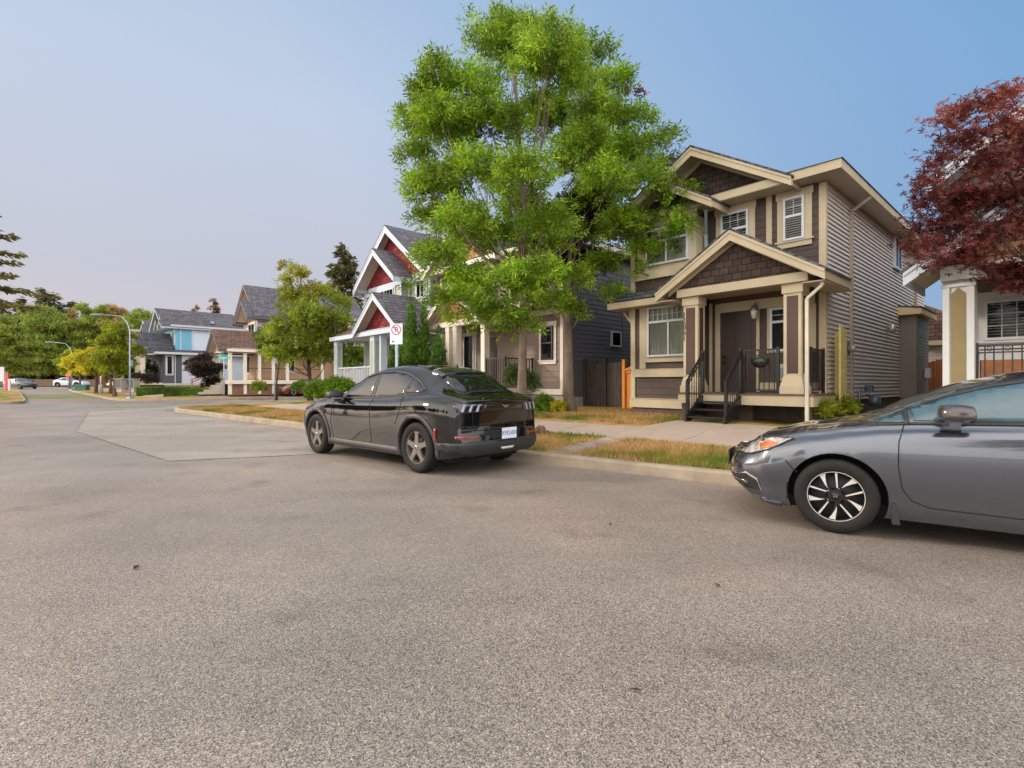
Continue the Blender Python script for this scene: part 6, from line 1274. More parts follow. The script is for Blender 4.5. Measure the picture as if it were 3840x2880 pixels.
def patch(mb, bvh, poly, axis, off=.004, res=.03, skirt=.012, smooth=True):
    """thin panel over the body: polygon projected onto the surface and raised by off"""
    ed = []; pts = []
    for i, p in enumerate(poly):
        q = poly[(i+1) % len(poly)]; L_ = math.hypot(q[0]-p[0], q[1]-p[1]); k = max(1, int(L_/res))
        for j in range(k): pts.append(Vector((p[0]+(q[0]-p[0])*j/k, p[1]+(q[1]-p[1])*j/k)))
    nb = len(pts); ed = [(i, (i+1) % nb) for i in range(nb)]
    xs = [p.x for p in pts]; ys = [p.y for p in pts]; x = min(xs)+res*.5
    while x < max(xs):
        y = min(ys)+res*.5
        while y < max(ys):
            if geometry.intersect_point_tri_2d is not None: pts.append(Vector((x, y)))
            y += res
        x += res
    # keep grid points well away from the boundary
    B = np.array([[p.x, p.y] for p in pts[:nb]]); keep = pts[:nb]
    for p in pts[nb:]:
        if np.min((B[:, 0]-p.x)**2+(B[:, 1]-p.y)**2) > (res*.45)**2: keep.append(p)
    vs_, es, fs, ov, oe, of = geometry.delaunay_2d_cdt(keep, ed, [tuple(range(nb))], 1, 1e-6)
    ray = {'y+': lambda p: (Vector((p.x, 4, p.y)), Vector((0, -1, 0))), 'y-': lambda p: (Vector((p.x, -4, p.y)), Vector((0, 1, 0))), 'x-': lambda p: (Vector((-5, p.x, p.y)), Vector((1, 0, 0))),
           'x+': lambda p: (Vector((5, p.x, p.y)), Vector((-1, 0, 0))), 'z': lambda p: (Vector((p.x, p.y, 4)), Vector((0, 0, -1)))}[axis]
    V_ = []; ok = []
    for v in vs_:
        o_, d_ = ray(v); h, nrm, fi, ds = bvh.ray_cast(o_, d_)
        if h is None: V_.append((0, 0, 0)); ok.append(None)
        else:
            if nrm.dot(d_) > 0: nrm = -nrm
            V_.append(h+nrm*off); ok.append(nrm)
    F = [tuple(f) for f in fs if all(ok[i] is not None for i in f)]
    # consistent orientation
    F2 = []
    for f in F:
        a, b, c = V_[f[0]], V_[f[1]], V_[f[2]]; nn = (b-a).cross(c-a); F2.append(f if nn.dot(ok[f[0]]) > 0 else f[::-1])
    # one connected piece only
    par_ = {}
    def fnd(i):
        while par_.setdefault(i, i) != i: i = par_[i]
        return i
    for f in F2:
        r0 = fnd(f[0])
        for i in f[1:]: par_[fnd(i)] = r0
    if F2:
        sz = {}
        for f in F2: sz[fnd(f[0])] = sz.get(fnd(f[0]), 0)+1
        big = max(sz, key=sz.get); F2 = [f for f in F2 if fnd(f[0]) == big]
    keepv = sorted({i for f in F2 for i in f}); rm_ = {v: i for i, v in enumerate(keepv)}
    V_ = [V_[i] for i in keepv]; ok = [ok[i] for i in keepv]; F2 = [tuple(rm_[i] for i in f) for f in F2]
    cnt = {}
    for f in F2:
        for i in range(3): e = (f[i], f[(i+1) % 3]); cnt[e] = cnt.get(e, 0)+1
    sk = []; W_ = list(V_)
    mp = {}
    for (a, b) in list(cnt):
        if (b, a) not in cnt:
            for q in (a, b):
                if q not in mp: mp[q] = len(W_); W_.append(V_[q]-ok[q]*(off+skirt))
            sk.append((b, a, mp[a], mp[b]))
    used = [w if not isinstance(w, tuple) else Vector(w) for w in W_]
    mb.add(used, F2, smooth); 
    b0 = len(mb.v)-len(used); mb.f += [tuple(i+b0 for i in f) for f in sk]; mb.sm += [False]*len(sk)
    return mb
def strip(pts, w):   # polyline -> thin polygon
    L_ = []; R_ = []
    for i, p in enumerate(pts):
        a = pts[max(0, i-1)]; b = pts[min(len(pts)-1, i+1)]; dx, dy = b[0]-a[0], b[1]-a[1]; l_ = math.hypot(dx, dy)
        L_.append((p[0]-dy/l_*w/2, p[1]+dx/l_*w/2)); R_.append((p[0]+dy/l_*w/2, p[1]-dx/l_*w/2))
    return L_+R_[::-1]
def arc(cx, cy, r_, a0, a1, n_): return [(cx+r_*math.cos(R(a0+(a1-a0)*i/n_)), cy+r_*math.sin(R(a0+(a1-a0)*i/n_))) for i in range(n_+1)]
def finish_body(bm, name, m, parent, axles, ra, hw, detail=True):
    me = bpy.data.meshes.new(name); bm.to_mesh(me); me.materials.append(m); me.materials.append(LINER)
    o = bpy.data.objects.new(name, me); COL.objects.link(o)
    cut = MB()
    for ax in axles:
        for sy in (-1, 1):
            prof = [(ra, sy*(hw-.30)), (ra, sy*(hw+.2))]; b0 = len(cut.v)
            cut.lathe(prof, (ax, 0, ra*.0+WR), 'y', 40, False)
    co = cut.build('tmp_cut', LINER); cm = co.data; b2 = bmesh.new(); b2.from_mesh(cm); bmesh.ops.recalc_face_normals(b2, faces=b2.faces); b2.to_mesh(cm); b2.free()
    md = o.modifiers.new('b', 'BOOLEAN'); md.object = co; md.operation = 'DIFFERENCE'; md.solver = 'EXACT'; md.material_mode = 'TRANSFER'
    bpy.context.view_layer.update(); ev = o.evaluated_get(bpy.context.evaluated_depsgraph_get()); nm_ = bpy.data.meshes.new_from_object(ev)
    o.modifiers.clear(); o.data = nm_; nm_.name = name; bpy.data.objects.remove(co)
    mats_ = [s.name if s else '' for s in nm_.materials]; li = mats_.index('arch_liner') if 'arch_liner' in mats_ else 1
    for p in nm_.polygons:
        c = p.center
        for ax in axles:
            if math.hypot(c.x-ax, c.z-WR) < ra+.004 and abs(c.y) > hw-.32 and math.hypot(c.x-ax, c.z-WR) < ra+.004: p.material_index = li
    nm_.polygons.foreach_set('use_smooth', [True]*len(nm_.polygons)); nm_.set_sharp_from_angle(angle=R(38)); nm_.update()
    o.parent = parent; return o
def wheel_obj(parent, x, y, r_, rr, wd, style, rimm, face, side):
    """tyre with rim as sub-part; side=+1 left"""
    s_ = side; mb = MB(); w2 = wd/2
    prof = [(rr-.005, -w2*.8), (rr+.012, -w2*.97), (r_-.05, -w2), (r_-.018, -w2*.93), (r_-.003, -w2*.74), (r_, -w2*.5), (r_, w2*.5), (r_-.003, w2*.74), (r_-.018, w2*.93), (r_-.05, w2), (rr+.012, w2*.97), (rr-.005, w2*.8)]
    mb.lathe(prof, (0, 0, 0), 'y', 44, cap=False); tw = mb.build('wheel', TYRE, parent); tw.location = (x, y, r_)
    mb = MB(); mb.lathe([(rr-.003, -w2*.8), (rr+.006, s_*w2*.80), (rr+.012, s_*w2*.86), (rr-.006, s_*w2*.84), (rr-.018, s_*w2*.5), (rr-.02, -s_*w2*.6)][::1], (0, 0, 0), 'y', 44, cap=False)
    mb2 = MB(); mb2.lathe([(0.001, s_*w2*.08), (rr-.02, s_*w2*.08), (rr-.019, s_*w2*.05)], (0, 0, 0), 'y', 32); rb = mb2.build('brake_disc', mat('dark_disc', (.03, .03, .03), .6), tw)
    F_ = s_*w2
    def poly(mb_, pts, y0, y1):
        n_ = len(pts); mb_.add([(p[0], y0, p[1]) for p in pts]+[(p[0], y1, p[1]) for p in pts], [tuple(range(n_)), tuple(range(2*n_-1, n_-1, -1))]+[(i, i+n_, (i+1) % n_+n_, (i+1) % n_) for i in range(n_)])
    def pol(r__, a): return (r__*math.cos(a), r__*math.sin(a))
    if style == 'suv':
        for k in range(5):
            a = 2*math.pi*k/5+math.pi/2
            pts = []
            for r__, dw in ((.03, .03), (.075, .048), (.13, .036), (.19, .034), (rr, .058)): pts.append((r__, dw))
            P = [(r__*math.cos(a)-dw*math.sin(a), r__*math.sin(a)+dw*math.cos(a)) for r__, dw in pts]+[(r__*math.cos(a)+dw*math.sin(a), r__*math.sin(a)-dw*math.cos(a)) for r__, dw in pts[::-1]]
            poly(mb, P, F_*.45, F_*.80)
        mb.lathe([(.0, F_*.86), (.05, F_*.84), (.065, F_*.7)], (0, 0, 0), 'y', 20)
        rm = mb.build('rim', rimm, tw, autosmooth=35); MB().lathe([(0, F_*.89), (.025, F_*.885), (.028, F_*.85)], (0, 0, 0), 'y', 16).build('hub_cap', CHR, tw)
    else:
        mb.lathe([(.0, F_*.5), (rr-.012, F_*.5), (rr-.01, F_*.45)], (0, 0, 0), 'y', 10) if False else None
        mbf = MB()
        for k in range(5):
            a = 2*math.pi*k/5+math.pi/2*s_+.1
            # straight thin blade and a curved broad one from the same root
            P = [pol(.045, a-.10), pol(rr, a-.13), pol(rr, a-.02), pol(.06, a+.28)]; poly(mb, P, F_*.40, F_*.72); P2 = [pol(.075, a+.0), pol(rr-.002, a-.125), pol(rr-.002, a-.045), pol(.075, a+.13)]; poly(mbf, P2, F_*.721, F_*.75)
            P = [pol(.05, a+.25), pol(.10, a+.36), pol(.15, a+.42), pol(rr, a+.50), pol(rr, a+.82), pol(.165, a+.72), pol(.115, a+.66), pol(.05, a+.62)]; poly(mb, P, F_*.40, F_*.70)
            P2 = [pol(.085, a+.42), pol(.125, a+.46), pol(rr-.03, a+.53), pol(rr-.002, a+.53), pol(rr-.002, a+.79), pol(.165, a+.69), pol(.12, a+.56)]; poly(mbf, P2, F_*.701, F_*.735)
        n_ = 44; q = []
        for i in range(n_):
            for r__ in (rr-.004, rr+.008): q.append((r__*math.cos(2*math.pi*i/n_), F_*.862, r__*math.sin(2*math.pi*i/n_)))
        mbf.add(q, [(2*i, 2*((i+1) % n_), 2*((i+1) % n_)+1, 2*i+1) for i in range(n_)])
        mb.lathe([(.0, F_*.74), (.055, F_*.72), (.07, F_*.5)], (0, 0, 0), 'y', 20)
        rm = mb.build('rim', mat('dark_rim_pocket', (.012, .012, .013), .3, metal=.3), tw, autosmooth=35); mbf.build('machined_face', rimm, rm)
        MB().lathe([(0, F_*.77), (.030, F_*.765), (.033, F_*.74)], (0, 0, 0), 'y', 16).build('hub_cap', mat('hub_black', (.01, .01, .01), .3), rm)
        text_obj('H', .042, CHR, rm, (0, F_*.775, 0), (R(90), 0, R(180) if s_ > 0 else 0), name='emblem', extrude=.001)
        for k in range(5): a = 2*math.pi*k/5+.6; mb = MB(); 
        mb = MB(); [mb.lathe([(0, F_*.7), (.008, F_*.7), (.009, F_*.6)], (.068*math.cos(2*math.pi*k/5+.6), 0, .068*math.sin(2*math.pi*k/5+.6)), 'y', 8) for k in range(5)]; mb.build('wheel_nuts', CHR, rm)
    return tw
SUVT = [ # x, zb, ylow,zlow, ymid,zmid, ysh,zsh, ybelt,zbelt, yrail,zrail, ztop
 (2.34, .30, .60, .42, .66, .55, .62, .66, .56, .70, .42, .72, .74), (2.2, .24, .79, .40, .84, .56, .80, .74, .72, .82, .52, .86, .88), (1.95, .22, .88, .40, .92, .60, .88, .83, .79, .905, .58, .94, .965),
 (1.5, .20, .91, .40, .94, .65, .92, .90, .83, .975, .62, 1.01, 1.04), (1.1, .20, .91, .42, .93, .65, .92, .92, .84, 1.0, .64, 1.05, 1.09), (.88, .20, .90, .42, .925, .65, .91, .92, .84, 1.01, .66, 1.11, 1.16),
 (.5, .20, .90, .42, .925, .65, .91, .92, .84, 1.02, .66, 1.28, 1.34), (.1, .20, .90, .42, .925, .65, .91, .92, .835, 1.03, .63, 1.43, 1.50), (-.3, .20, .90, .42, .925, .65, .91, .93, .83, 1.04, .61, 1.505, 1.58),
 (-.7, .20, .90, .42, .93, .65, .92, .94, .83, 1.055, .60, 1.515, 1.60), (-1.1, .20, .91, .42, .935, .66, .935, .95, .84, 1.085, .585, 1.475, 1.575), (-1.45, .20, .92, .42, .94, .68, .945, .96, .845, 1.12, .57, 1.385, 1.505),
 (-1.75, .21, .92, .42, .94, .68, .94, .97, .83, 1.13, .56, 1.28, 1.41), (-1.95, .22, .90, .42, .93, .68, .925, .97, .80, 1.12, .54, 1.19, 1.29), (-2.12, .24, .87, .42, .90, .68, .89, .97, .76, 1.105, .52, 1.135, 1.18),
 (-2.22, .26, .83, .42, .86, .66, .84, .96, .72, 1.08, .50, 1.095, 1.115), (-2.30, .28, .77, .42, .80, .64, .78, .94, .68, 1.05, .46, 1.06, 1.07)]
SEDT = [(2.20, .28, .48, .36, .55, .46, .52, .57, .46, .61, .34, .63, .645), (2.08, .20, .68, .33, .74, .48, .70, .62, .62, .695, .45, .72, .74), (1.85, .17, .79, .34, .83, .50, .80, .69, .70, .785, .48, .81, .83),
 (1.5, .16, .83, .34, .865, .55, .85, .77, .74, .855, .50, .885, .91), (1.2, .16, .84, .35, .87, .57, .86, .81, .765, .91, .54, .94, .965), (1.0, .16, .84, .35, .868, .57, .855, .84, .765, .935, .62, .99, 1.03),
 (.7, .16, .84, .35, .865, .57, .85, .86, .77, .955, .63, 1.12, 1.18), (.35, .16, .84, .35, .865, .57, .85, .87, .775, .975, .62, 1.24, 1.32), (0, .16, .84, .35, .865, .57, .85, .88, .78, .99, .60, 1.305, 1.40),
 (-.4, .16, .84, .35, .865, .57, .85, .89, .78, 1.005, .58, 1.335, 1.43), (-.9, .16, .84, .35, .865, .57, .855, .90, .78, 1.02, .57, 1.31, 1.41), (-1.3, .16, .84, .35, .87, .58, .86, .91, .78, 1.03, .56, 1.22, 1.31),
 (-1.7, .17, .83, .36, .865, .58, .85, .92, .76, 1.035, .55, 1.09, 1.15), (-2.0, .2, .80, .38, .84, .58, .81, .92, .72, 1.02, .50, 1.05, 1.075), (-2.2, .25, .72, .40, .76, .58, .74, .88, .66, .98, .44, 1.0, 1.015), (-2.28, .3, .6, .42, .66, .58, .64, .82, .58, .92, .38, .94, .95)]
def boxy(o, a, b, c, p=.62):
    for v in o.data.vertices:
        x, y, z = v.co.x/a, v.co.y/b, v.co.z/c; n_ = max(abs(x), abs(y), abs(z), 1e-6); k = (1/n_)**p; v.co = Vector((x*k*a*.9, y*k*b*.9, z*k*c*.88))
def car(kind, name, label, X, Y, Z, head, paintm, rimm, detail=True, group=None, n_=54):
    global WR
    t = thing(name, label, 'car', (X, Y, Z), head, group)
    if kind == 'suv': WR = .365; tab, nose, tail, ax, ra, hw = SUVT, ([.2, .35, .55, .75], [-.12, -.03, 0, -.08]), ([.2, .34, .5, .62, .8, .95, 1.05, 1.12], [.10, -.03, -.06, .0, .03, -.005, -.03, .02]), (1.49, -1.49), .425, .93
    else: WR = .318; tab, nose, tail, ax, ra, hw = SEDT, ([.16, .3, .48, .56, .66], [-.13, -.0, .01, -.02, -.09]), ([.2, .5, .9], [.1, -.02, .05]), (1.335, -1.335), .372, .87
    bm = car_body(tab, nose, tail, n_); bvh = BVHTree.FromBMesh(bm); finish_body(bm, 'body', paintm, t, ax, ra, hw); bm.free()
    P = lambda nme, m_, items, par=None, label=None: put(nme, m_, items, par, label)
    def put(nme, m_, items, par=None, label=None):
        mb = MB()
        for it in items: patch(mb, bvh, *it[:2], **(it[2] if len(it) > 2 else {}))
        o = mb.build(nme, m_, par or t)
        if label: o['label'] = label
        return o
    for x in ax:
        for s_ in (1, -1):
            if kind == 'suv': wheel_obj(t, x, s_*.815, WR, .235, .225, 'suv', rimm, None, s_)
            else: wheel_obj(t, x, s_*.765, WR, .212, .205, 'sed', rimm, None, s_)
    res = .035 if detail else .07
    for s_, a in ((1, 'y+'), (-1, 'y-')):
        if kind == 'suv':
            put('side_window', CGL, [([(.93, 1.045), (.70, 1.17), (.42, 1.30), (.18, 1.385), (-.17, 1.45), (-.20, 1.065)], a, dict(res=res))])
            put('side_window', CGL, [([(-.27, 1.065), (-.25, 1.455), (-.6, 1.465), (-.9, 1.43), (-1.12, 1.375), (-1.06, 1.12), (-.7, 1.09)], a, dict(res=res))])
            put('side_window', CGL, [([(-1.10, 1.125), (-1.16, 1.36), (-1.36, 1.275), (-1.50, 1.20), (-1.40, 1.155)], a, dict(res=res))])
            put('window_surround', PLAS, [(strip([(.98, 1.03), (.70, 1.195), (.42, 1.325), (.18, 1.41), (-.2, 1.475), (-.6, 1.488), (-.95, 1.445), (-1.3, 1.325), (-1.55, 1.195)], .022), a, dict(off=.006, res=.06)),
                                          (strip([(.98, 1.03), (.2, 1.045), (-.4, 1.055), (-1.05, 1.10), (-1.42, 1.14), (-1.55, 1.195)], .022), a, dict(off=.006, res=.06)), (strip([(-.235, 1.05), (-.21, 1.47)], .07), a, dict(off=.003, res=.05))])
            CLAD = mat('grey_cladding', (.045, .043, .042), .55, var=.1)
            for x in ax:
                r0, r1 = ra-.002, ra+.062
                put('arch_trim', CLAD, [(arc(x, WR, r1, -22 if x < 0 else -18, 200, 26)+arc(x, WR, r0, 200, -22 if x < 0 else -18, 26), a, dict(off=.012, res=.05, skirt=.03))])
            put('sill_trim', CLAD, [([(1.06, .235), (1.04, .33), (-1.03, .33), (-1.06, .235)], a, dict(off=.010, res=.06))])
            if detail:
                sm = [strip(p, .007) for p in ([(.86, 1.02), (.93, .85), (.95, .6), (.92, .40), (.9, .34)], [(-.25, 1.05), (-.29, .8), (-.31, .5), (-.30, .34)], [(-1.06, 1.11), (-1.14, .95), (-1.08, .80), (-1.0, .68)])]
                put('panel_gaps', SEAM, [(p, a, dict(off=.004, res=.025, skirt=.002)) for p in sm])
                put('side_marker', mat('lens_red', (.25, .008, .01), .15, coat=1), [([(-1.95, .50), (-1.915, .50), (-1.935, .67), (-1.965, .66)], a, dict(off=.02, res=.03, skirt=.03))])
                put('charge_flap', SEAM, [(strip(arc(1.25, .80, .09, 0, 360, 22), .005), a, dict(off=.004, res=.025, skirt=.002))])
        else:
            put('side_window', mat('sedan_side_glass', (.035, .08, .10), .02, spec=1.0, var=.25, scale=3), [([(.80, .985), (.82, 1.075), (.60, 1.165), (.30, 1.255), (0, 1.305), (-.12, 1.315), (-.13, 1.0)], a, dict(res=res))])
            put('side_window', MATS['sedan_side_glass'], [([(-.20, 1.01), (-.19, 1.32), (-.6, 1.32), (-1.0, 1.265), (-1.3, 1.16), (-1.3, 1.05)], a, dict(res=res))])
            put('quarter_window', MATS['sedan_side_glass'], [([(1.10, .952), (.865, .975), (.865, 1.05)], a, dict(res=.025))])
            put('window_surround', PLAS, [(strip([(1.16, .945), (.86, 1.075), (.60, 1.19), (.30, 1.282), (0, 1.335), (-.5, 1.35), (-1.0, 1.29), (-1.42, 1.14)], .03), a, dict(off=.006, res=.06)),
                                          (strip([(1.16, .942), (.85, .962), (.2, .985), (-.6, 1.005), (-1.35, 1.03)], .022), a, dict(off=.007, res=.06)), (strip([(.84, .955), (.845, 1.08)], .035), a, dict(off=.008, res=.04)), (strip([(-.165, 1.0), (-.155, 1.34)], .07), a, dict(off=.005, res=.05))])
            if detail:
                sm = [strip(p, .008) for p in ([(.86, .955), (.90, .82), (.905, .62), (.88, .44), (.82, .345), (.70, .30), (-.2, .285), (-.9, .29)], [(-.17, 1.0), (-.19, .7), (-.17, .3)], [(1.72, .60), (1.66, .53), (1.62, .5)], [(2.03, .66), (1.85, .735), (1.70, .80)])]
                put('panel_gaps', SEAM, [(p, a, dict(off=.004, res=.025, skirt=.002)) for p in sm])
                put('headlight', mat('lamp_clear', lin((165, 158, 152)), .12, coat=1, var=.6, scale=18), [([(2.165, .60), (2.02, .625), (1.86, .685), (1.665, .79), (1.83, .785), (2.05, .735), (2.16, .69)], a, dict(off=.006, res=.025))])
                put('indicator_lens', mat('amber_lens', (.50, .14, .04), .15, coat=1), [([(1.93, .672), (1.84, .70), (1.78, .735), (1.86, .755), (1.94, .72)], a, dict(off=.010, res=.02))])
                put('lamp_bezel', PLAS, [(strip([(2.17, .60), (2.02, .62), (1.86, .678), (1.655, .79), (1.84, .792), (2.05, .742), (2.165, .70)], .009), a, dict(off=.008, res=.04, skirt=.004))])
                put('fog_recess', PLAS, [([(2.20, .29), (2.18, .40), (2.06, .43), (1.97, .38), (1.93, .28)], a, dict(off=.003, res=.025))])
                put('fog_trim', CHR, [(strip([(2.19, .355), (2.09, .36), (2.05, .34)], .016), a, dict(off=.015, res=.03)), (strip([(2.18, .41), (2.06, .44), (1.96, .385), (1.92, .28)], .012), a, dict(off=.009, res=.03))])
                put('bumper_lip', paintm, [(strip([(2.18, .225), (2.0, .205), (1.75, .19)], .03), a, dict(off=.02, res=.04))])
        # mirrors
        mz, mx = (1.075, .70) if kind == 'suv' else (1.045, .56); my = (.99 if kind == 'suv' else .955)*s_
        m1 = blob('door_mirror', mat('mirror_cap', (.07, .06, .06), .25, metal=.5, coat=.6, var=.02) if kind != 'suv' else PLAS, t, .125, .15, .1, 1.1, 3, .0, 1.0); m1.location = (mx, my, mz); boxy(m1, .125, .15, .1); m1.data.polygons.foreach_set('use_smooth', [True]*len(m1.data.polygons))
        mb = MB(); mb.hexa([(mx-.05, s_*.80, mz-.14), (mx+.09, s_*.80, mz-.14), (mx+.07, s_*.83, mz-.07), (mx-.05, s_*.83, mz-.07)], [(mx-.03, my, mz-.08), (mx+.04, my, mz-.08), (mx+.04, my, mz-.03), (mx-.03, my, mz-.03)])
        mb2 = MB(); mb2.add([(-.087, -.10, -.05), (-.087, .10, -.05), (-.087, .10, .055), (-.087, -.10, .055)], [(0, 1, 2, 3)]); mb2.build('mirror_glass', CHR, m1); mo = mb.build('mirror_arm', paintm if kind != 'suv' else PLAS, t)
    if kind == 'suv':
        put('windscreen', CGL, [([(.95, -.60), (.98, -.3), (1.0, 0), (.98, .3), (.95, .60), (.15, .55), (.10, .3), (.08, 0), (.10, -.3), (.15, -.55)], 'z', dict(res=.07))])
        put('rear_window', CGL, [([(-1.60, -.47), (-1.55, -.3), (-1.54, 0), (-1.55, .3), (-1.60, .47), (-1.70, .53), (-2.04, .585), (-2.12, .50), (-2.15, 0), (-2.12, -.50), (-2.04, -.585), (-1.70, -.53)], 'z', dict(off=.008, res=.04))])
        put('roof_glass', CGL, [([(.0, -.48), (.0, .48), (-1.2, .45), (-1.2, -.45)], 'z', dict(res=.08))])
        if detail:
            put('spoiler', MATS['gloss_panel'] if 'gloss_panel' in MATS else mat('gloss_panel', (.006, .006, .008), .05, coat=1), [([(-1.36, -.50), (-1.32, 0), (-1.36, .50), (-1.60, .52), (-1.66, .3), (-1.68, 0), (-1.66, -.3), (-1.60, -.52)], 'z', dict(off=.028, res=.05, skirt=.0))])
            mb = MB(); mb.hexa([(-1.36, -.02, 1.53), (-1.20, -.03, 1.55), (-1.20, .03, 1.55), (-1.36, .02, 1.53)], [(-1.36, -.003, 1.60), (-1.30, -.004, 1.59), (-1.30, .004, 1.59), (-1.36, .003, 1.60)]); mb.build('antenna_fin', paintm, t)
            HOUS = mat('lamp_housing', (.01, .01, .014), .08, coat=1); LB = mat('lamp_bar', lin((150, 156, 180)), .15, coat=1, var=.1)
            for s_ in (1, -1):
                hp = [(.42*s_, 1.0), (.80*s_, 1.02), (.845*s_, .97), (.79*s_, .87), (.42*s_, .89)]
                h_ = put('tail_light', HOUS, [(hp, 'x-', dict(off=.006, res=.03))])
                for k in range(3):
                    y0 = s_*(.47+.115*k); d_ = s_*.055
                    put('light_bar', LB, [([(y0+d_*.15, .985), (y0+d_*.8, .985), (y0+d_*1.5, .895), (y0+d_*.75, .895)], 'x-', dict(off=.013, res=.025)), ([(y0-.015*s_, .998), (y0+d_*.8, .998), (y0+d_*.8, .986), (y0-.015*s_, .986)], 'x-', dict(off=.016, res=.02))], h_)
                put('reflector', MATS['lens_red'], [([(.50*s_, .555), (.84*s_, .57), (.84*s_, .535), (.50*s_, .525)], 'x-', dict(off=.012, res=.03))])
            put('tailgate_trim', mat('gloss_panel', (.006, .006, .008), .05, coat=1), [([(-.40, .99), (.40, .99), (.40, .90), (-.40, .90)], 'x-', dict(off=.004, res=.05))])
            put('emblem', CHR, [([(-.07, .965), (-.03, .985), (.03, .975), (.075, .985), (.03, .955), (.01, .925), (-.01, .95), (-.05, .945)], 'x-', dict(off=.012, res=.02))])
            put('panel_gaps', SEAM, [(strip([(.66, 1.05), (.60, .86), (.58, .68), (.50, .64), (-.50, .64), (-.58, .68), (-.60, .86), (-.66, 1.05)], .008), 'x-', dict(off=.004, res=.025, skirt=.002)), (strip([(-.8, .63), (.8, .63)], .006), 'x-', dict(off=.004, res=.025, skirt=.002))])
            put('rear_bumper', mat('dark_bumper_plastic', (.022, .024, .026), .45, var=.1), [([(-.90, .47), (-.6, .49), (.6, .49), (.90, .47), (.86, .36), (.6, .27), (-.6, .27), (-.86, .36)], 'x-', dict(off=.014, res=.05, skirt=.03)), ], label='dark matte lower rear bumper')
            put('rear_bumper', MATS['dark_bumper_plastic'], [([(-1.93, .36), (-1.90, .46), (-2.30, .475), (-2.27, .33)], 'y+', dict(off=.012, res=.04)), ([(-1.93, .36), (-1.90, .46), (-2.30, .475), (-2.27, .33)], 'y-', dict(off=.012, res=.04))])
            put('fog_light', mat('fog_lens', lin((190, 190, 190)), .2), [([(-.14, .385), (.14, .385), (.11, .355), (-.11, .355)], 'x-', dict(off=.022, res=.03))])
            put('plate_recess', SEAM, [([(-.36, .62), (.36, .62), (.28, .50), (-.28, .50)], 'x-', dict(off=.003, res=.04))])
            PY = -.05; h, nrm, _, _ = bvh.ray_cast(Vector((-5, PY, .575)), Vector((1, 0, 0))); px = h.x-.03
            pt_ = MB().box(px-.004, px+.004, PY-.155, PY+.155, .49, .65).build('licence_plate', mat('plate_white', lin((205, 212, 228)), .4), t)
            text_obj('XVD-001', .088, mat('plate_blue', lin((50, 60, 130)), .5), pt_, (px-.006, PY, .57), (R(90), 0, R(-90)), extrude=.0006)
            mb = MB(); mb.box(px-.02, px+.05, -.2, .2, .48, .488); mb.build('plate_holder', PLAS, t)
            mb = MB(); mb.tube([(-2.02, -.05, 1.245), (-2.04, -.2, 1.24), (-2.03, -.38, 1.235)], .012, 6) if False else mb.box(0, .001, 0, .001, .6, .601); 
    else:
        put('windscreen', glass_mat('sedan_windscreen', (.05, .06, .05), clear=.0), [([(1.02, -.58), (1.10, -.3), (1.14, 0), (1.10, .3), (1.02, .58), (.25, .53), (.16, .3), (.13, 0), (.16, -.3), (.25, -.53)], 'z', dict(res=.07))])
        put('rear_window', CGL, [([(-1.15, -.5), (-1.1, 0), (-1.15, .5), (-1.7, .52), (-1.75, 0), (-1.7, -.52)], 'z', dict(res=.08))])
        if detail:
            put('panel_gaps', SEAM, [(strip([(1.16, -.68), (1.6, -.60), (2.0, -.50), (2.12, -.3), (2.15, 0), (2.12, .3), (2.0, .50), (1.6, .60), (1.16, .68)], .008), 'z', dict(off=.004, res=.03, skirt=.002))])
            put('grille', PLAS, [([(-.45, .66), (.45, .66), (.38, .56), (-.38, .56)], 'x+', dict(off=.004, res=.05)), ([(-.5, .38), (.5, .38), (.45, .27), (-.45, .27)], 'x+', dict(off=.004, res=.05))])
            put('grille_bar', CHR, [([(-.5, .645), (.5, .645), (.48, .615), (-.48, .615)], 'x+', dict(off=.012, res=.05))])
            mb = MB(); mb.box(2.31, 2.325, -.17, .17, .42, .58); mb.build('plate_bracket', PLAS, t, bevel=.003)
            mb = MB(); mb.box(.83, .95, .66, .84, .13, .30); mb.box(.83, .95, -.84, -.66, .13, .30); mb2 = MB()
            for s_ in (1, -1): mb3 = MB(); mb3.hexa([(.92, .70*s_, .14), (.945, .70*s_, .14), (.945, .86*s_, .14), (.89, .86*s_, .14)], [(.93, .70*s_, .30), (.95, .70*s_, .30), (.955, .862*s_, .30), (.915, .862*s_, .30)]); mb3.build('mud_flap', PLAS, t)
    MB().box(-2.0, 1.9, -.70, .70, .17, .26).build('underbody', LINER, t)
    return t
BLK_P = mat('black_car_paint', (.004, .004, .0045), .035, coat=.45, var=.02, spec=.5); GRY_P = paint('grey_metallic_paint', (.115, .125, .15), .85, .2); RIM_D = mat('dark_silver_rim', lin((118, 112, 108)), .35, metal=.5, var=.05); RIM_M = mat('machined_rim', lin((205, 200, 195)), .35, metal=.4, var=.04)
car('suv', 'black_car', 'black electric crossover parked at kerb, seen from rear left', -1.88, 8.95, 0, math.atan2(.671, -.742), BLK_P, RIM_D)
car('sedan', 'grey_car', 'grey metallic sedan cut off by right edge, front wheel and mirror in view', 4.375, 4.315, 0, math.atan2(.555, -.832), GRY_P, RIM_M, n_=64)
X, Y, z = W(270, 1452, 80); car('suv', 'white_car', 'white crossover parked side-on at the far cross street', X, Y, z, R(0)+math.pi*0, paint('white_car_paint', lin((200, 205, 215)), 0, .3), RIM_D, False, n_=26)
X, Y, z = W(78, 1458, 66); car('sedan', 'dark_car', 'dark car at left beyond the red barrier on far street', X, Y, z, R(-18), paint('dark_car_paint', (.02, .02, .025), 0, .15), RIM_M, False, n_=26)
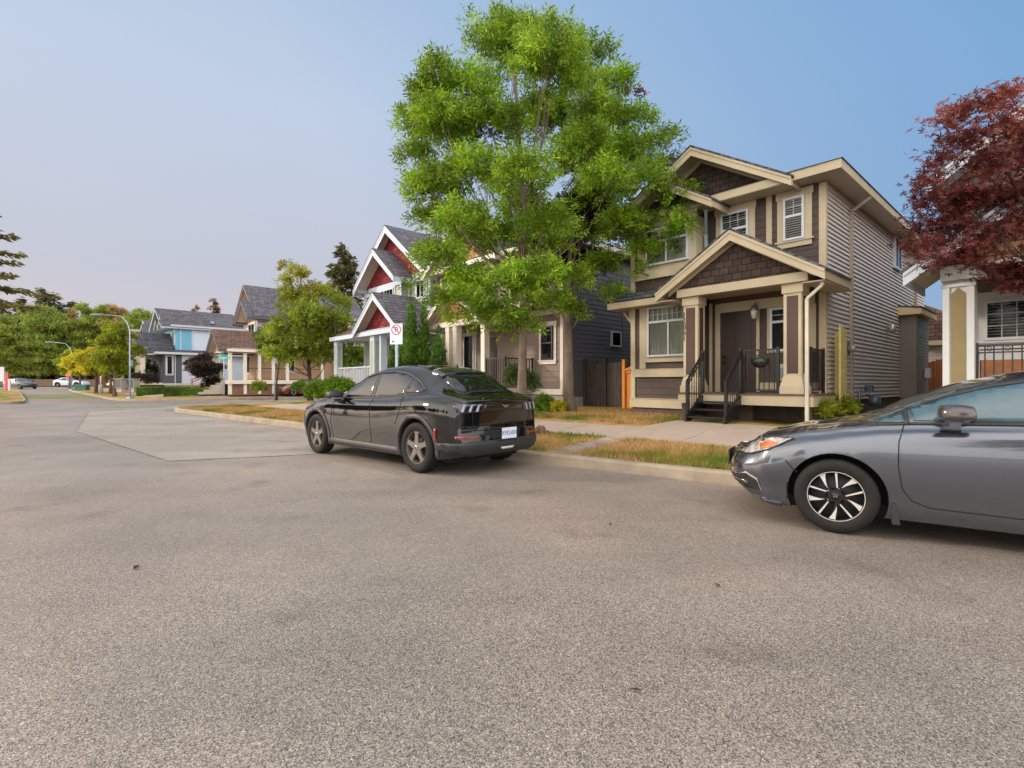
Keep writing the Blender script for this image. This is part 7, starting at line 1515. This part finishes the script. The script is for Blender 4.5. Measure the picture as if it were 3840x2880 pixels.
X, Y, z = W(1150, 1476, 42.5); car('sedan', 'red_car', 'dark red car nose peeking past the corner tree trunk', X, Y, .22, math.atan2(-.669, -.743), paint('dark_red_paint', lin((120, 40, 30)), .2, .25), RIM_M, True, n_=26)
